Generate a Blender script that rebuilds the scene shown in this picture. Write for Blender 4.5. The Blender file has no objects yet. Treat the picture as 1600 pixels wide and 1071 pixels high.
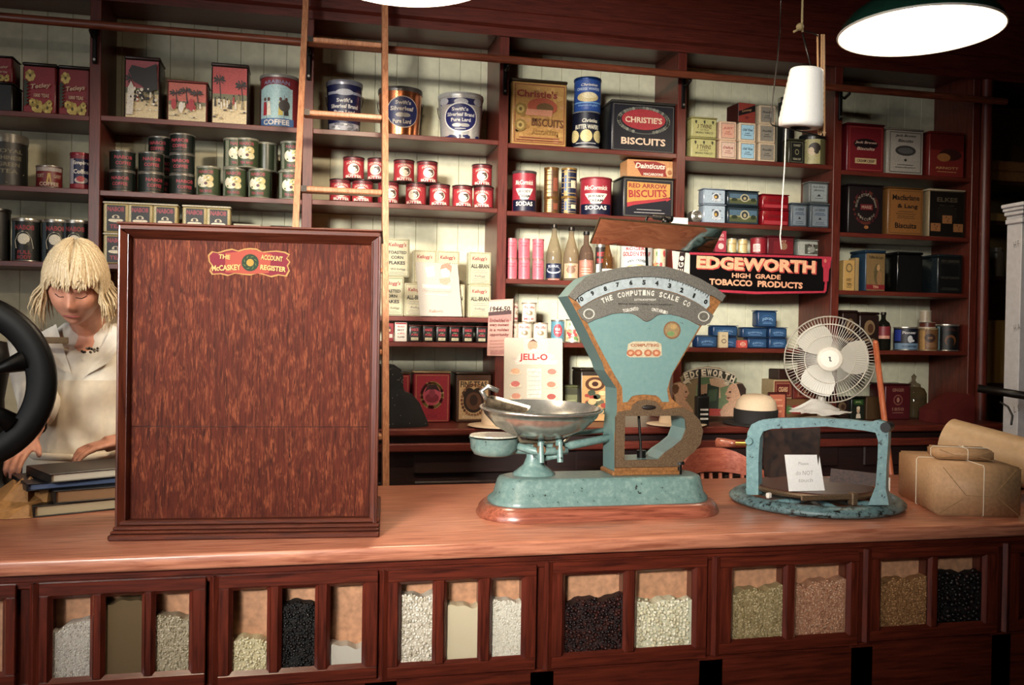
import bpy, bmesh, math, random
from mathutils import Vector, Matrix
from mathutils.geometry import tessellate_polygon
random.seed(7)
PI = math.pi
COL = bpy.context.scene.collection

# ------------------------------------------------------------------ camera
F, YAW, PITCH, ROLL, CH = 1400.0, 0.2213, -0.0108, -0.0161, 1.42
def _rot():
    cr, sr = math.cos(ROLL), math.sin(ROLL)
    R1 = Matrix(((cr, 0, sr), (0, 1, 0), (-sr, 0, cr)))
    cp, sp = math.cos(PITCH), math.sin(PITCH)
    R2 = Matrix(((1, 0, 0), (0, cp, -sp), (0, sp, cp)))
    cy, sy = math.cos(YAW), math.sin(YAW)
    R3 = Matrix(((cy, sy, 0), (-sy, cy, 0), (0, 0, 1)))
    return R3 @ R2 @ R1
RC = _rot()
def ray(px, py):
    return RC @ Vector(((px - 800) / F, 1.0, -(py - 535.5) / F))
def pt(px, py, Y):                      # point of the plane y = Y seen at a place of the photograph
    r = ray(px, py); t = Y / r.y
    return Vector((r.x * t, Y, CH + r.z * t))
def pz(px, py, z):
    r = ray(px, py); t = (z - CH) / r.z
    return Vector((r.x * t, r.y * t, z))
cd = bpy.data.cameras.new('camera'); cam = bpy.data.objects.new('camera', cd); COL.objects.link(cam)
m4 = Matrix.Identity(4)
for i, v in enumerate((RC @ Vector((1, 0, 0)), RC @ Vector((0, 0, 1)), -(RC @ Vector((0, 1, 0))))):
    for j in range(3): m4[j][i] = v[j]
m4.translation = (0, 0, CH)
cam.matrix_world = m4
cd.sensor_width = 36; cd.sensor_fit = 'HORIZONTAL'; cd.lens = F * 36 / 1600; cd.clip_end = 60; cd.clip_start = .02
bpy.context.scene.camera = cam

# ------------------------------------------------------------------ materials
def lin(h):
    h = h.lstrip('#'); o = []
    for i in (0, 2, 4):
        c = int(h[i:i+2], 16) / 255
        o.append(c / 12.92 if c <= .04045 else ((c + .055) / 1.055) ** 2.4)
    return (*o, 1)
MC = {}
def _new(name):
    m = bpy.data.materials.new(name); m.use_nodes = True
    nt = m.node_tree; b = nt.nodes['Principled BSDF']
    return m, nt, b
def _mapping(nt, sc, coord='Object', rot=(0, 0, 0)):
    tc = nt.nodes.new('ShaderNodeTexCoord'); mp = nt.nodes.new('ShaderNodeMapping')
    mp.inputs['Scale'].default_value = sc; mp.inputs['Rotation'].default_value = rot
    nt.links.new(tc.outputs[coord], mp.inputs['Vector']); return mp
def _ramp(nt, stops):
    r = nt.nodes.new('ShaderNodeValToRGB'); e = r.color_ramp.elements
    while len(e) < len(stops): e.new(.5)
    for k, (p, c) in enumerate(stops): e[k].position = p; e[k].color = c
    return r
def mat(hx, rough=.45, metal=0.0, var=.12, vs=35, coat=0, bump=0):
    """plain paint, tin, paper or cloth with a little uneven wear"""
    key = (hx, rough, metal, var, vs, coat, bump)
    if key in MC: return MC[key]
    m, nt, b = _new('surface_' + hx.strip('#')); c = lin(hx)
    b.inputs['Roughness'].default_value = rough; b.inputs['Metallic'].default_value = metal
    b.inputs['Coat Weight'].default_value = coat
    if var > 0:
        mp = _mapping(nt, (vs,) * 3); n = nt.nodes.new('ShaderNodeTexNoise'); n.inputs['Detail'].default_value = 3
        nt.links.new(mp.outputs[0], n.inputs['Vector'])
        lo = tuple(x * (1 - var * 1.6) for x in c[:3]) + (1,); hi = tuple(min(1, x * (1 + var)) for x in c[:3]) + (1,)
        r = _ramp(nt, [(.32, lo), (.68, hi)])
        nt.links.new(n.outputs['Fac'], r.inputs[0]); nt.links.new(r.outputs[0], b.inputs['Base Color'])
        if bump:
            bp = nt.nodes.new('ShaderNodeBump'); bp.inputs['Strength'].default_value = bump; bp.inputs['Distance'].default_value = .004
            nt.links.new(n.outputs['Fac'], bp.inputs['Height']); nt.links.new(bp.outputs[0], b.inputs['Normal'])
    else: b.inputs['Base Color'].default_value = c
    MC[key] = m; return m
def wood(name, dark, light, grain='X', rough=.35, sc=1.0, coat=.3, flake=None, bump=.15, spec=.5):
    if name in MC: return MC[name]
    m, nt, b = _new(name)
    k = {'X': (1.6, 26, 26), 'Y': (26, 1.6, 26), 'Z': (26, 26, 1.6)}[grain]
    mp = _mapping(nt, tuple(x * sc for x in k))
    n = nt.nodes.new('ShaderNodeTexNoise'); n.inputs['Detail'].default_value = 6; n.inputs['Roughness'].default_value = .62
    n.inputs['Distortion'].default_value = .6
    nt.links.new(mp.outputs[0], n.inputs['Vector'])
    d, l = lin(dark), lin(light); mid = tuple((a + c) / 2 for a, c in zip(d, l))
    r = _ramp(nt, [(.3, d), (.5, mid), (.72, l)])
    nt.links.new(n.outputs['Fac'], r.inputs[0]); out = r.outputs[0]
    if flake:                                      # broad figure of the veneer: light flecks over the grain
        mp2 = _mapping(nt, {'Z': (11, 11, 3.2), 'X': (3.5, 9, 9), 'Y': (9, 3.5, 9)}[grain])
        n2 = nt.nodes.new('ShaderNodeTexNoise'); n2.inputs['Detail'].default_value = 5; n2.inputs['Distortion'].default_value = 1.6
        nt.links.new(mp2.outputs[0], n2.inputs['Vector'])
        r2 = _ramp(nt, [(.42, (0, 0, 0, 1)), (.62, (1, 1, 1, 1))]); nt.links.new(n2.outputs['Fac'], r2.inputs[0])
        mx = nt.nodes.new('ShaderNodeMixRGB'); mx.inputs['Color2'].default_value = lin(flake)
        ml = nt.nodes.new('ShaderNodeMath'); ml.operation = 'MULTIPLY'
        n3 = nt.nodes.new('ShaderNodeTexNoise'); mp3 = _mapping(nt, {'Z': (70, 70, 7), 'X': (6, 60, 60), 'Y': (60, 6, 60)}[grain])
        n3.inputs['Detail'].default_value = 4; n3.inputs['Distortion'].default_value = .9
        nt.links.new(mp3.outputs[0], n3.inputs['Vector'])
        r3 = _ramp(nt, [(.45, (0, 0, 0, 1)), (.6, (.8, .8, .8, 1))]); nt.links.new(n3.outputs['Fac'], r3.inputs[0])
        nt.links.new(r2.outputs[0], ml.inputs[0]); nt.links.new(r3.outputs[0], ml.inputs[1])
        nt.links.new(ml.outputs[0], mx.inputs['Fac']); nt.links.new(out, mx.inputs['Color1']); out = mx.outputs[0]
    nt.links.new(out, b.inputs['Base Color'])
    b.inputs['Roughness'].default_value = rough; b.inputs['Coat Weight'].default_value = coat; b.inputs['Coat Roughness'].default_value = .25
    b.inputs['Specular IOR Level'].default_value = spec
    bp = nt.nodes.new('ShaderNodeBump'); bp.inputs['Strength'].default_value = bump; bp.inputs['Distance'].default_value = .002
    nt.links.new(n.outputs['Fac'], bp.inputs['Height']); nt.links.new(bp.outputs[0], b.inputs['Normal'])
    MC[name] = m; return m
def chipped(name, base, worn, dirt, amount=.56, rough=.4, metal=0, vs=16):
    """old enamel paint with chips down to dark metal"""
    if name in MC: return MC[name]
    m, nt, b = _new(name); mp = _mapping(nt, (vs,) * 3)
    n = nt.nodes.new('ShaderNodeTexNoise'); n.inputs['Detail'].default_value = 8; n.inputs['Roughness'].default_value = .7
    nt.links.new(mp.outputs[0], n.inputs['Vector'])
    r = _ramp(nt, [(.3, lin(worn)), (amount - .03, lin(base)), (amount + .06, lin(base)), (amount + .10, lin(dirt))])
    nt.links.new(n.outputs['Fac'], r.inputs[0]); nt.links.new(r.outputs[0], b.inputs['Base Color'])
    b.inputs['Roughness'].default_value = rough; b.inputs['Metallic'].default_value = metal
    bp = nt.nodes.new('ShaderNodeBump'); bp.inputs['Strength'].default_value = .25; bp.inputs['Distance'].default_value = .002
    nt.links.new(n.outputs['Fac'], bp.inputs['Height']); nt.links.new(bp.outputs[0], b.inputs['Normal'])
    MC[name] = m; return m
def glass(name='clear_glass', tint='fefefe', rough=.02, thin=True):
    if name in MC: return MC[name]
    m, nt, b = _new(name)
    if thin:                                       # a thin pane: mostly see-through, a sharp reflection on top
        out = nt.nodes['Material Output']; tr = nt.nodes.new('ShaderNodeBsdfTransparent'); gl = nt.nodes.new('ShaderNodeBsdfGlossy')
        tr.inputs[0].default_value = lin(tint); gl.inputs['Roughness'].default_value = rough
        fr = nt.nodes.new('ShaderNodeFresnel'); fr.inputs[0].default_value = 1.45; mx = nt.nodes.new('ShaderNodeMixShader')
        ge = nt.nodes.new('ShaderNodeNewGeometry'); sb = nt.nodes.new('ShaderNodeMath'); sb.operation = 'SUBTRACT'; sb.inputs[0].default_value = 1; ml = nt.nodes.new('ShaderNodeMath'); ml.operation = 'MULTIPLY'
        nt.links.new(ge.outputs['Backfacing'], sb.inputs[1]); nt.links.new(sb.outputs[0], ml.inputs[0]); nt.links.new(fr.outputs[0], ml.inputs[1])
        nt.links.new(ml.outputs[0], mx.inputs[0]); nt.links.new(tr.outputs[0], mx.inputs[1]); nt.links.new(gl.outputs[0], mx.inputs[2])
        nt.links.new(mx.outputs[0], out.inputs[0])
    MC[name] = m; return m

# ------------------------------------------------------------------ mesh builder
class MB:
    def __init__(s): s.v = []; s.f = []; s.mi = []; s.sm = []; s.mats = []; s.T = Matrix.Identity(4); s.lay = 0
    def m(s, m):
        if isinstance(m, str): m = mat(m)
        if m not in s.mats: s.mats.append(m)
        return s.mats.index(m)
    def add(s, vs, fs, m, smooth=False):
        k = len(s.v); i = s.m(m); T = s.T
        s.v += [T @ Vector(v) for v in vs]
        for f in fs: s.f.append([k + a for a in f]); s.mi.append(i); s.sm.append(smooth)
        return s
    def box(s, x0, x1, y0, y1, z0, z1, m, b=0, seg=1):
        if x1 < x0: x0, x1 = x1, x0
        if y1 < y0: y0, y1 = y1, y0
        if z1 < z0: z0, z1 = z1, z0
        if not b:
            v = [(x, y, z) for x in (x0, x1) for y in (y0, y1) for z in (z0, z1)]
            return s.add(v, [(0, 1, 3, 2), (4, 6, 7, 5), (0, 4, 5, 1), (2, 3, 7, 6), (0, 2, 6, 4), (1, 5, 7, 3)], m)
        b = min(b, (x1-x0)*.45, (y1-y0)*.45, (z1-z0)*.45)
        bm = bmesh.new(); bmesh.ops.create_cube(bm, size=1)
        for v in bm.verts: v.co = Vector(((x0+x1)/2 + v.co.x*(x1-x0), (y0+y1)/2 + v.co.y*(y1-y0), (z0+z1)/2 + v.co.z*(z1-z0)))
        bmesh.ops.bevel(bm, geom=bm.edges[:], offset=b, segments=seg, affect='EDGES', profile=.5)
        return s.bm(bm, m, seg > 1)
    def bm(s, bm, m, smooth=False):
        bm.verts.index_update()
        s.add([v.co.copy() for v in bm.verts], [[v.index for v in f.verts] for f in bm.faces], m, smooth); bm.free(); return s
    def lathe(s, prof, m, n=28, c=(0, 0, 0), share=False, smooth=True, a0=0, a1=2*PI, ms=None, sy=1.0):
        full = abs(a1 - a0 - 2*PI) < 1e-6; cnt = n if full else n + 1
        ang = [a0 + (a1-a0) * k / n for k in range(cnt)]
        ring = lambda r, z: [(c[0] + r*math.cos(a), c[1] + r*sy*math.sin(a), c[2] + z) for a in ang]
        if share:
            vs = [p for (r, z) in prof for p in ring(r, z)]; fs = []
            for q in range(len(prof)-1):
                for k in range(n):
                    k2 = (k+1) % cnt; fs.append((q*cnt+k, q*cnt+k2, (q+1)*cnt+k2, (q+1)*cnt+k))
            return s.add(vs, fs, m, smooth)
        for q in range(len(prof)-1):
            (r0, z0), (r1, z1) = prof[q], prof[q+1]
            mm = ms[q] if ms else m
            if r0 < 1e-7 or r1 < 1e-7:
                if full: s.add(ring(max(r0, r1), z0 if r0 > r1 else z1), [list(range(cnt)) if z0 <= z1 and r1 < r0 else list(range(cnt))[::-1]], mm) if abs(z1-z0) < 1e-6 else \
                    s.add(ring(max(r0, r1), z0 if r0 > r1 else z1) + [(c[0], c[1], c[2] + (z0 if r0 < r1 else z1))], [(k, (k+1) % cnt, cnt) for k in range(cnt)], mm, smooth)
                continue
            s.add(ring(r0, z0) + ring(r1, z1), [(k, (k+1) % cnt, cnt+(k+1) % cnt, cnt+k) for k in range(n)], mm, smooth)
        return s
    def cyl(s, p0, p1, r, m, n=14, r1=None, cap=True):
        p0, p1 = Vector(p0), Vector(p1); r1 = r if r1 is None else r1
        q = (p1-p0).to_track_quat('Z', 'Y'); A = []; B = []
        for k in range(n):
            a = 2*PI*k/n; d = q @ Vector((math.cos(a), math.sin(a), 0)); A.append(p0 + d*r); B.append(p1 + d*r1)
        s.add(A+B, [(k, (k+1) % n, n+(k+1) % n, n+k) for k in range(n)], m, True)
        if cap: s.add(A, [list(range(n))[::-1]], m); s.add(B, [list(range(n))], m)
        return s
    def tube(s, path, r, m, n=8, closed=False, flat=None):
        P = [Vector(p) for p in path]; N = len(P); rs = r if isinstance(r, (list, tuple)) else [r]*N
        up = None; vs = []
        for i in range(N):
            a = P[(i-1) % N] if (closed or i > 0) else P[i]; b = P[(i+1) % N] if (closed or i < N-1) else P[i]
            t = (b-a).normalized()
            if up is None:
                up = Vector((0, 0, 1)) if abs(t.z) < .9 else Vector((0, 1, 0))
            sx = t.cross(up)
            if sx.length < 1e-6: sx = t.cross(Vector((1, 0, 0)))
            sx.normalize(); up = sx.cross(t).normalized()
            for k in range(n):
                a_ = 2*PI*k/n + (PI/n if n == 4 else 0)
                vs.append(P[i] + sx*math.cos(a_)*rs[i] + up*math.sin(a_)*rs[i]*(flat or 1))
        fs = []
        for i in range(N if closed else N-1):
            j = (i+1) % N
            for k in range(n): fs.append((i*n+k, i*n+(k+1) % n, j*n+(k+1) % n, j*n+k))
        if not closed: fs += [list(range(n))[::-1], [(N-1)*n+k for k in range(n)]]
        return s.add(vs, fs, m, n > 4)
    def prism(s, loops, y0, y1, m, ms=None, mb=None, smooth_side=False):
        """outline in (x,z) with optional holes, extruded from y0 (front) to y1 (back)"""
        if not isinstance(loops[0][0], (tuple, list, Vector)): loops = [loops]
        L = [[Vector((p[0], p[1], 0)) for p in l] for l in loops]; flat = [p for l in L for p in l]
        tri = tessellate_polygon(L)
        s.add([(p.x, y0, p.y) for p in flat], [t for t in tri], m); s.add([(p.x, y1, p.y) for p in flat], [tuple(reversed(t)) for t in tri], mb or m)
        for l in L:
            n = len(l); s.add([(p.x, y0, p.y) for p in l] + [(p.x, y1, p.y) for p in l], [(k, (k+1) % n, n+(k+1) % n, n+k) for k in range(n)], ms or m, smooth_side)
        return s
    def ball(s, c, r, m, sx=1, sy=1, sz=1, n=12):
        vs = []; fs = []; h = n//2
        for i in range(h+1):
            th = PI*i/h
            for k in range(n): vs.append((c[0]+r*sx*math.sin(th)*math.cos(2*PI*k/n), c[1]+r*sy*math.sin(th)*math.sin(2*PI*k/n), c[2]+r*sz*math.cos(th)))
        for i in range(h):
            for k in range(n): fs.append((i*n+k, (i+1)*n+k, (i+1)*n+(k+1) % n, i*n+(k+1) % n))
        return s.add(vs, fs, m, True)
    def build(s, name, parent=None, loc=None, rz=0, rot=None):
        me = bpy.data.meshes.new(name); me.from_pydata([tuple(v) for v in s.v], [], s.f)
        for x in s.mats: me.materials.append(x)
        me.polygons.foreach_set('material_index', s.mi); me.polygons.foreach_set('use_smooth', s.sm)
        me.validate(); me.update()
        bm = bmesh.new(); bm.from_mesh(me); bmesh.ops.recalc_face_normals(bm, faces=bm.faces[:]); bm.to_mesh(me); bm.free()
        o = bpy.data.objects.new(name, me); COL.objects.link(o)
        if parent: o.parent = parent
        if loc is not None: o.location = loc
        o.rotation_euler = rot if rot else (0, 0, rz)
        return o
def empty(name, loc=(0, 0, 0), rz=0, rot=None):
    o = bpy.data.objects.new(name, None); COL.objects.link(o); o.location = loc; o.rotation_euler = rot or (0, 0, rz); o.empty_display_size = .05
    return o
def tag(o, label=None, cat=None, group=None, kind=None):
    if label: o['label'] = label
    if cat: o['category'] = cat
    if group: o['group'] = group
    if kind: o['kind'] = kind
    return o
def copy_tree(o, parent=None):
    c = o.copy(); COL.objects.link(c); c.parent = parent
    for ch in [x for x in o.children]: copy_tree(ch, c)
    return c

# ------------------------------------------------------------------ lettering and printed shapes, laid on a face
TX = {}
def text_geo(s_, bold=0.0, shear=0.0):
    k = (s_, bold, shear)
    if k in TX: return TX[k]
    cu = bpy.data.curves.new('lettering', 'FONT'); cu.body = s_; cu.size = 1; cu.resolution_u = 2; cu.offset = bold; cu.shear = shear
    cu.align_x = 'CENTER'
    ob = bpy.data.objects.new('lettering', cu); COL.objects.link(ob)
    dg = bpy.context.evaluated_depsgraph_get(); me = bpy.data.meshes.new_from_object(ob.evaluated_get(dg))
    vs = [v.co.copy() for v in me.vertices]; fs = [list(p.vertices) for p in me.polygons]
    bpy.data.objects.remove(ob); bpy.data.meshes.remove(me); bpy.data.curves.remove(cu)
    if vs:
        x0 = min(v.x for v in vs); x1 = max(v.x for v in vs); y0 = min(v.y for v in vs); y1 = max(v.y for v in vs)
        vs = [((v.x-x0)/max(1e-6, x1-x0)-.5, (v.y-y0)/max(1e-6, y1-y0)-.5) for v in vs]
    TX[k] = (vs, fs); return TX[k]
class Face:
    """a printable face: w wide, h high; u in -.5...5, v in 0..1; flat at y=0 or wrapped round radius r"""
    def __init__(s, mb, w, h, r=None, c=(0, 0, 0), z0=0, span=2.3, taper=0):
        s.mb, s.w, s.h, s.r, s.c, s.z0, s.span, s.taper = mb, w, h, r, c, z0, span, taper
    def at(s, u, v, e):
        z = s.z0 + v*s.h
        if s.r is None: return (s.c[0] + u*s.w, s.c[1] - e, z)
        rr = s.r*(1 + s.taper*v) + e; a = u*s.span
        return (s.c[0] + rr*math.sin(a), s.c[1] - rr*math.cos(a), z)
    def e(s): s.mb.lay += 1; return .0006 + .00025*s.mb.lay
    def grid(s, fn, m, n):
        e = s.e(); vs = []; fs = []
        for k in range(n+1):
            u, a, b = fn(k/n); vs += [s.at(u, a, e), s.at(u, b, e)]
        for k in range(n): fs.append((2*k, 2*k+2, 2*k+3, 2*k+1))
        s.mb.add(vs, fs, m, s.r is not None); return s
    def rect(s, u0, v0, u1, v1, m): return s.grid(lambda t: (u0+(u1-u0)*t, v0, v1), m, 10 if s.r else 1)
    def ell(s, cu, cv, ru, rv, m, n=16):
        def fn(t):
            a = PI*(1-t); return (cu + ru*math.cos(a), cv - rv*math.sin(a), cv + rv*math.sin(a))
        return s.grid(fn, m, n)
    def frame(s, u0, v0, u1, v1, t, m):
        tu = t*s.h/s.w if s.r is None else t*.6
        for q in ((u0, v0, u1, v0+t), (u0, v1-t, u1, v1), (u0, v0+t, u0+tu, v1-t), (u1-tu, v0+t, u1, v1-t)): s.rect(*q, m); s.mb.lay -= 1
        s.mb.lay += 1; return s
    def poly(s, pts, m):
        e = s.e(); s.mb.add([s.at(u, v, e) for u, v in pts], [t for t in tessellate_polygon([[Vector((u, v, 0)) for u, v in pts]])], m); return s
    def text(s, t, cu, cv, tw, th, m, bold=0.02, shear=0, arc=0, rot=0):
        vs, fs = text_geo(t, min(bold, .028), shear); e = s.e(); ca, sa = math.cos(rot), math.sin(rot)
        o = []
        for x, y in vs:
            X, Y = x*tw, y*th + arc*(x*x*4)
            if rot:                       # turn in true lengths
                wx, wy = X*s.w, Y*s.h; X, Y = (wx*ca - wy*sa)/s.w, (wx*sa + wy*ca)/s.h
            o.append(s.at(cu+X, cv+Y, e))
        s.mb.add(o, fs, m); return s
    def specks(s, u0, v0, u1, v1, n, ru, rv, cols, seed=1):
        rnd = random.Random(seed)
        for k in range(n):
            s.ell(rnd.uniform(u0, u1), rnd.uniform(v0, v1), ru*rnd.uniform(.5, 1.3), rv*rnd.uniform(.5, 1.3), rnd.choice(cols), 5)
            if k % 4: s.mb.lay -= 1
        return s
    def lines(s, u0, u1, vs, t, m, seed=2):
        rnd = random.Random(seed)
        for v in vs:
            s.rect(u0 + rnd.random()*.06, v, u1 - rnd.random()*.08, v+t, m); s.mb.lay -= 1
        s.mb.lay += 1; return s
# ------------------------------------------------------------------ the setting
W_SH = wood('red_brown_shelf_paint', '3e130c', '6e2e22', 'X', .42, coat=.15, bump=.1)
W_SHV = wood('red_brown_post_paint', '3e130c', '6e2e22', 'Z', .42, coat=.15, bump=.1)
W_RAIL = wood('worn_rail_wood', '4a2013', '8c4a30', 'X', .4, coat=.2)
W_LAD = wood('ladder_wood', '8a5234', 'c48a62', 'Z', .5, coat=.1)
W_TOP = wood('counter_top_oak', '7e4230', 'ca886a', 'X', .34, sc=.8, coat=.35, bump=.2)
W_TOPE = wood('counter_edge_oak', '5f3220', 'a06a4a', 'X', .5, coat=.1)
W_FR = wood('drawer_mahogany', '300f09', '6a2a1b', 'X', .3, coat=.5)
W_FRV = wood('drawer_mahogany_upright', '300f09', '6a2a1b', 'Z', .3, coat=.5)
W_REG = wood('register_oak_veneer', '220b07', '502014', 'Z', .6, sc=1.3, coat=0, flake='703a24', bump=.1, spec=.08)
W_REGF = wood('register_frame_oak', '2a0f09', '582818', 'X', .5, coat=0, spec=.2)
W_REGV = wood('register_frame_oak_upright', '2a0f09', '582818', 'Z', .3, coat=.4)
W_PL = wood('plinth_mahogany', '5a281c', 'a5614a', 'X', .3, coat=.5)
BLK = mat('0b0a0a', .45, 0, 0); IRON = mat('161412', .35, .6, .2)
TINM = mat('c8c4ba', .28, .9, .1); DTIN = mat('3a3632', .35, .8, .25); GOLD = mat('b98f4a', .3, .85, .2); COPPER = mat('c07a50', .25, .9, .15)
YS, YB, CY0, CY1, CZ = 3.85, 4.14, 2.08, 2.91, .92

def struct(o): o['kind'] = 'structure'; return o
mb = MB(); mb.box(-2.76, 5.6, -2.5, 4.4, -.05, 0, wood('floor_boards', '2a1a12', '4a3020', 'X', .5)); struct(mb.build('floor'))
mb = MB(); mb.box(-2.76, 5.6, -2.5, 4.4, 3.25, 3.3, mat('2a2620', .8)); struct(mb.build('ceiling'))
mb = MB(); mb.box(-2.76, 5.6, 4.3, 4.4, 0, 3.25, mat('4a4030', .8)); struct(mb.build('wall_back'))
mb = MB(); mb.box(5.5, 5.6, -2.5, 4.3, 0, 3.25, mat('2c241c', .8)); struct(mb.build('wall_right'))
# front wall, behind the camera, with the shop-front window
mb = MB(); mb.prism([[(-2.76, 0), (5.6, 0), (5.6, 3.25), (-2.76, 3.25)], [(-2.55, 1.85), (-2.55, 3.05), (-1.15, 3.05), (-1.15, 1.85)]], -2.6, -2.5, mat('6a6456', .8)); struct(mb.build('wall_front'))
mb = MB()
for a, b in ((-2.55, -2.51), (-1.19, -1.15)): mb.box(a, b, -2.59, -2.51, 1.85, 3.05, mat('3a2018', .5))
for a, b in ((1.85, 1.89), (3.01, 3.05)): mb.box(-2.55, -1.15, -2.585, -2.515, a, b, mat('3a2018', .5))
wn = struct(mb.build('window_2')); mb = MB(); mb.box(-2.53, -1.17, -2.553, -2.547, 1.87, 3.03, glass()); mb.build('window_pane', wn)
# left wall with the shop window the daylight comes through
mb = MB()
mb.T = Matrix.Rotation(PI/2, 4, 'Z') @ Matrix.Translation((0, 0, 0))
mb.prism([[(-2.5, 0), (4.3, 0), (4.3, 3.25), (-2.5, 3.25)], [(-.7, .8), (-.7, 2.95), (1.3, 2.95), (1.3, .8)]], 2.65, 2.75, mat('7a7464', .8))
struct(mb.build('wall_left'))
mb = MB()
for a, b in ((-.7, -.64), (.27, .33), (1.24, 1.3)): mb.box(-2.74, -2.66, a, b, .8, 2.95, mat('3a2018', .5))
for a, b in ((.8, .86), (2.3, 2.34), (2.89, 2.95)): mb.box(-2.735, -2.665, -.7, 1.3, a, b, mat('3a2018', .5))
wn = struct(mb.build('window_1')); mb = MB(); mb.box(-2.703, -2.697, -.68, 1.28, .82, 2.93, glass()); mb.build('window_pane', wn)

# ------------------------------------------------------------------ shelving
PX = {k: pt(x, y, YS).x for k, (x, y) in {'P0': (148, 200), 'P1': (481, 210), 'P2': (786, 250), 'P3': (1064, 260), 'P4': (1307, 330), 'P5': (1523, 330)}.items()}
PX['Pm'] = PX['P0'] - .84
POSTW = .042
def zz(*pts, Y=YS): return sum(pt(x, y, Y).z for x, y in pts)/len(pts)
SH = {  # shelf -> bay, height of its top
 'A1': ('Pm', 'P0', zz((0, 173.7), (140, 178.5))), 'A2': ('Pm', 'P0', zz((0, 290), (140, 294.3))), 'A3': ('Pm', 'P0', zz((0, 407.5), (70, 409))),
 'B1': ('P0', 'P1', zz((168, 182.6), (320, 190.5), (468, 197.2))), 'B2': ('P0', 'P1', zz((161, 298.8), (464, 310))), 'B3': ('P0', 'P1', zz((170, 412),)),
 'C1': ('P1', 'P2', zz((495, 199.4), (604, 208.9), (779, 219.4))), 'C2': ('P1', 'P2', zz((491, 311), (775, 326))), 'C4': ('P1', 'P2', zz((591, 494), (761, 496.2))), 'C5': ('P1', 'P2', zz((607, 534), (761, 536.2))),
 'D1': ('P2', 'P3', zz((800, 223.4), (1055.6, 240.2))), 'D2': ('P2', 'P3', zz((793.4, 328.2), (970.5, 338.7))), 'D3': ('P2', 'P3', zz((791, 433.5), (905, 441))), 'D5': ('P2', 'P3', zz((880, 536),)),
 'E1': ('P3', 'P4', zz((1073.6, 244), (1300, 258))), 'E2': ('P3', 'P4', zz((1080, 345), (1295, 357.3))), 'E3': ('P3', 'P4', zz((1110, 393), (1290, 402))), 'E4': ('P3', 'P4', zz((1085, 543), (1235, 545.8))),
 'F1': ('P4', 'P5', zz((1320, 264), (1515, 280))), 'F2': ('P4', 'P5', zz((1325, 363), (1510, 372))), 'F3': ('P4', 'P5', zz((1313.6, 453.7), (1508.6, 459.3))), 'F4': ('P4', 'P5', zz((1350, 547), (1508, 550))),
}
shv = tag(empty('wall_shelving', (0, YS, 0)), 'tall red-brown built-in shelving covering the wall behind the counter', 'shelving')
ZH = zz((767, 56)); ZBC = zz((670, 652), (1107, 667), Y=3.86)
for k in ('Pm', 'P0', 'P1', 'P2', 'P3', 'P4', 'P5'):
    mb = MB(); mb.box(-POSTW/2, POSTW/2, 0, YB-YS, ZBC+.001, ZH+.03, W_SHV, .002)
    if k == 'P5':                                  # the last upright ends in a rounded polished column
        mb.cyl((.055, .0, ZBC), (.055, .0, ZH), .028, W_SHV, 18)
    mb.build('post', shv, (PX[k], -.001, 0))
for k, (a, b, z) in SH.items():
    x0, x1 = PX[a]+POSTW/2, PX[b]-POSTW/2
    mb = MB(); mb.box(-(x1-x0)/2, (x1-x0)/2, .003, YB-YS, -.021, 0, W_SH, .0015); mb.build('shelf', shv, ((x0+x1)/2, 0, z))
    SH[k] = (a, b, z, x0, x1)
mb = MB()
CREAM = mat('dedbbd', .7, 0, .05, 6)
x = PX['Pm']
while x < PX['P5']-.05:
    mb.box(x+.0006, x+.0974, YB-YS, YB-YS+.02, ZBC, ZH+.05, CREAM, .0018); x += .098
mb.build('back_panel', shv)
mb = MB()
prof = [(0, 0), (-.012, 0), (-.012, .035), (-.03, .045), (-.03, .10), (-.022, .11), (-.022, .20), (-.05, .23), (-.05, .30), (-.09, .36), (-.12, .38), (-.12, .46), (0, .46)]
for (y0, z0), (y1, z1) in zip(prof, prof[1:]+prof[:1]):
    mb.add([(-1.72, y0, z0), (5.4, y0, z0), (5.4, y1, z1), (-1.72, y1, z1)], [(0, 1, 2, 3)], W_SH)
mb.build('cornice', shv, (0, .0, ZH))
mb = MB(); mb.box(-1.72, 5.4, 0.001, .29, 0, .03, W_SH); mb.build('top_board', shv, (0, 0, ZH+.03))
# rail for the ladder hooks, with its iron brackets
YR = 3.76; zr = zz((320, 52), (606, 75), (900, 99.5), (1226, 136), Y=YR)
mb = MB(); mb.cyl((-1.72, 0, 0), (3.3, 0, 0), .0165, W_RAIL, 16); mb.build('rail', shv, (0, YR-YS, zr))
for k in ('P0', 'P1', 'P2', 'P3', 'P4'):
    mb = MB(); mb.box(-.008, .008, -.02, -.006, -.13, .02, IRON, .003); mb.tube([(0, -.015, -.02), (0, -.05, -.035), (0, YR-YS, -.022)], .007, IRON, 6); mb.cyl((0, -.024, -.115), (0, -.018, -.115), .005, TINM, 8)
    mb.build('rail_bracket', shv, (PX[k], 0, zr))

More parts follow.
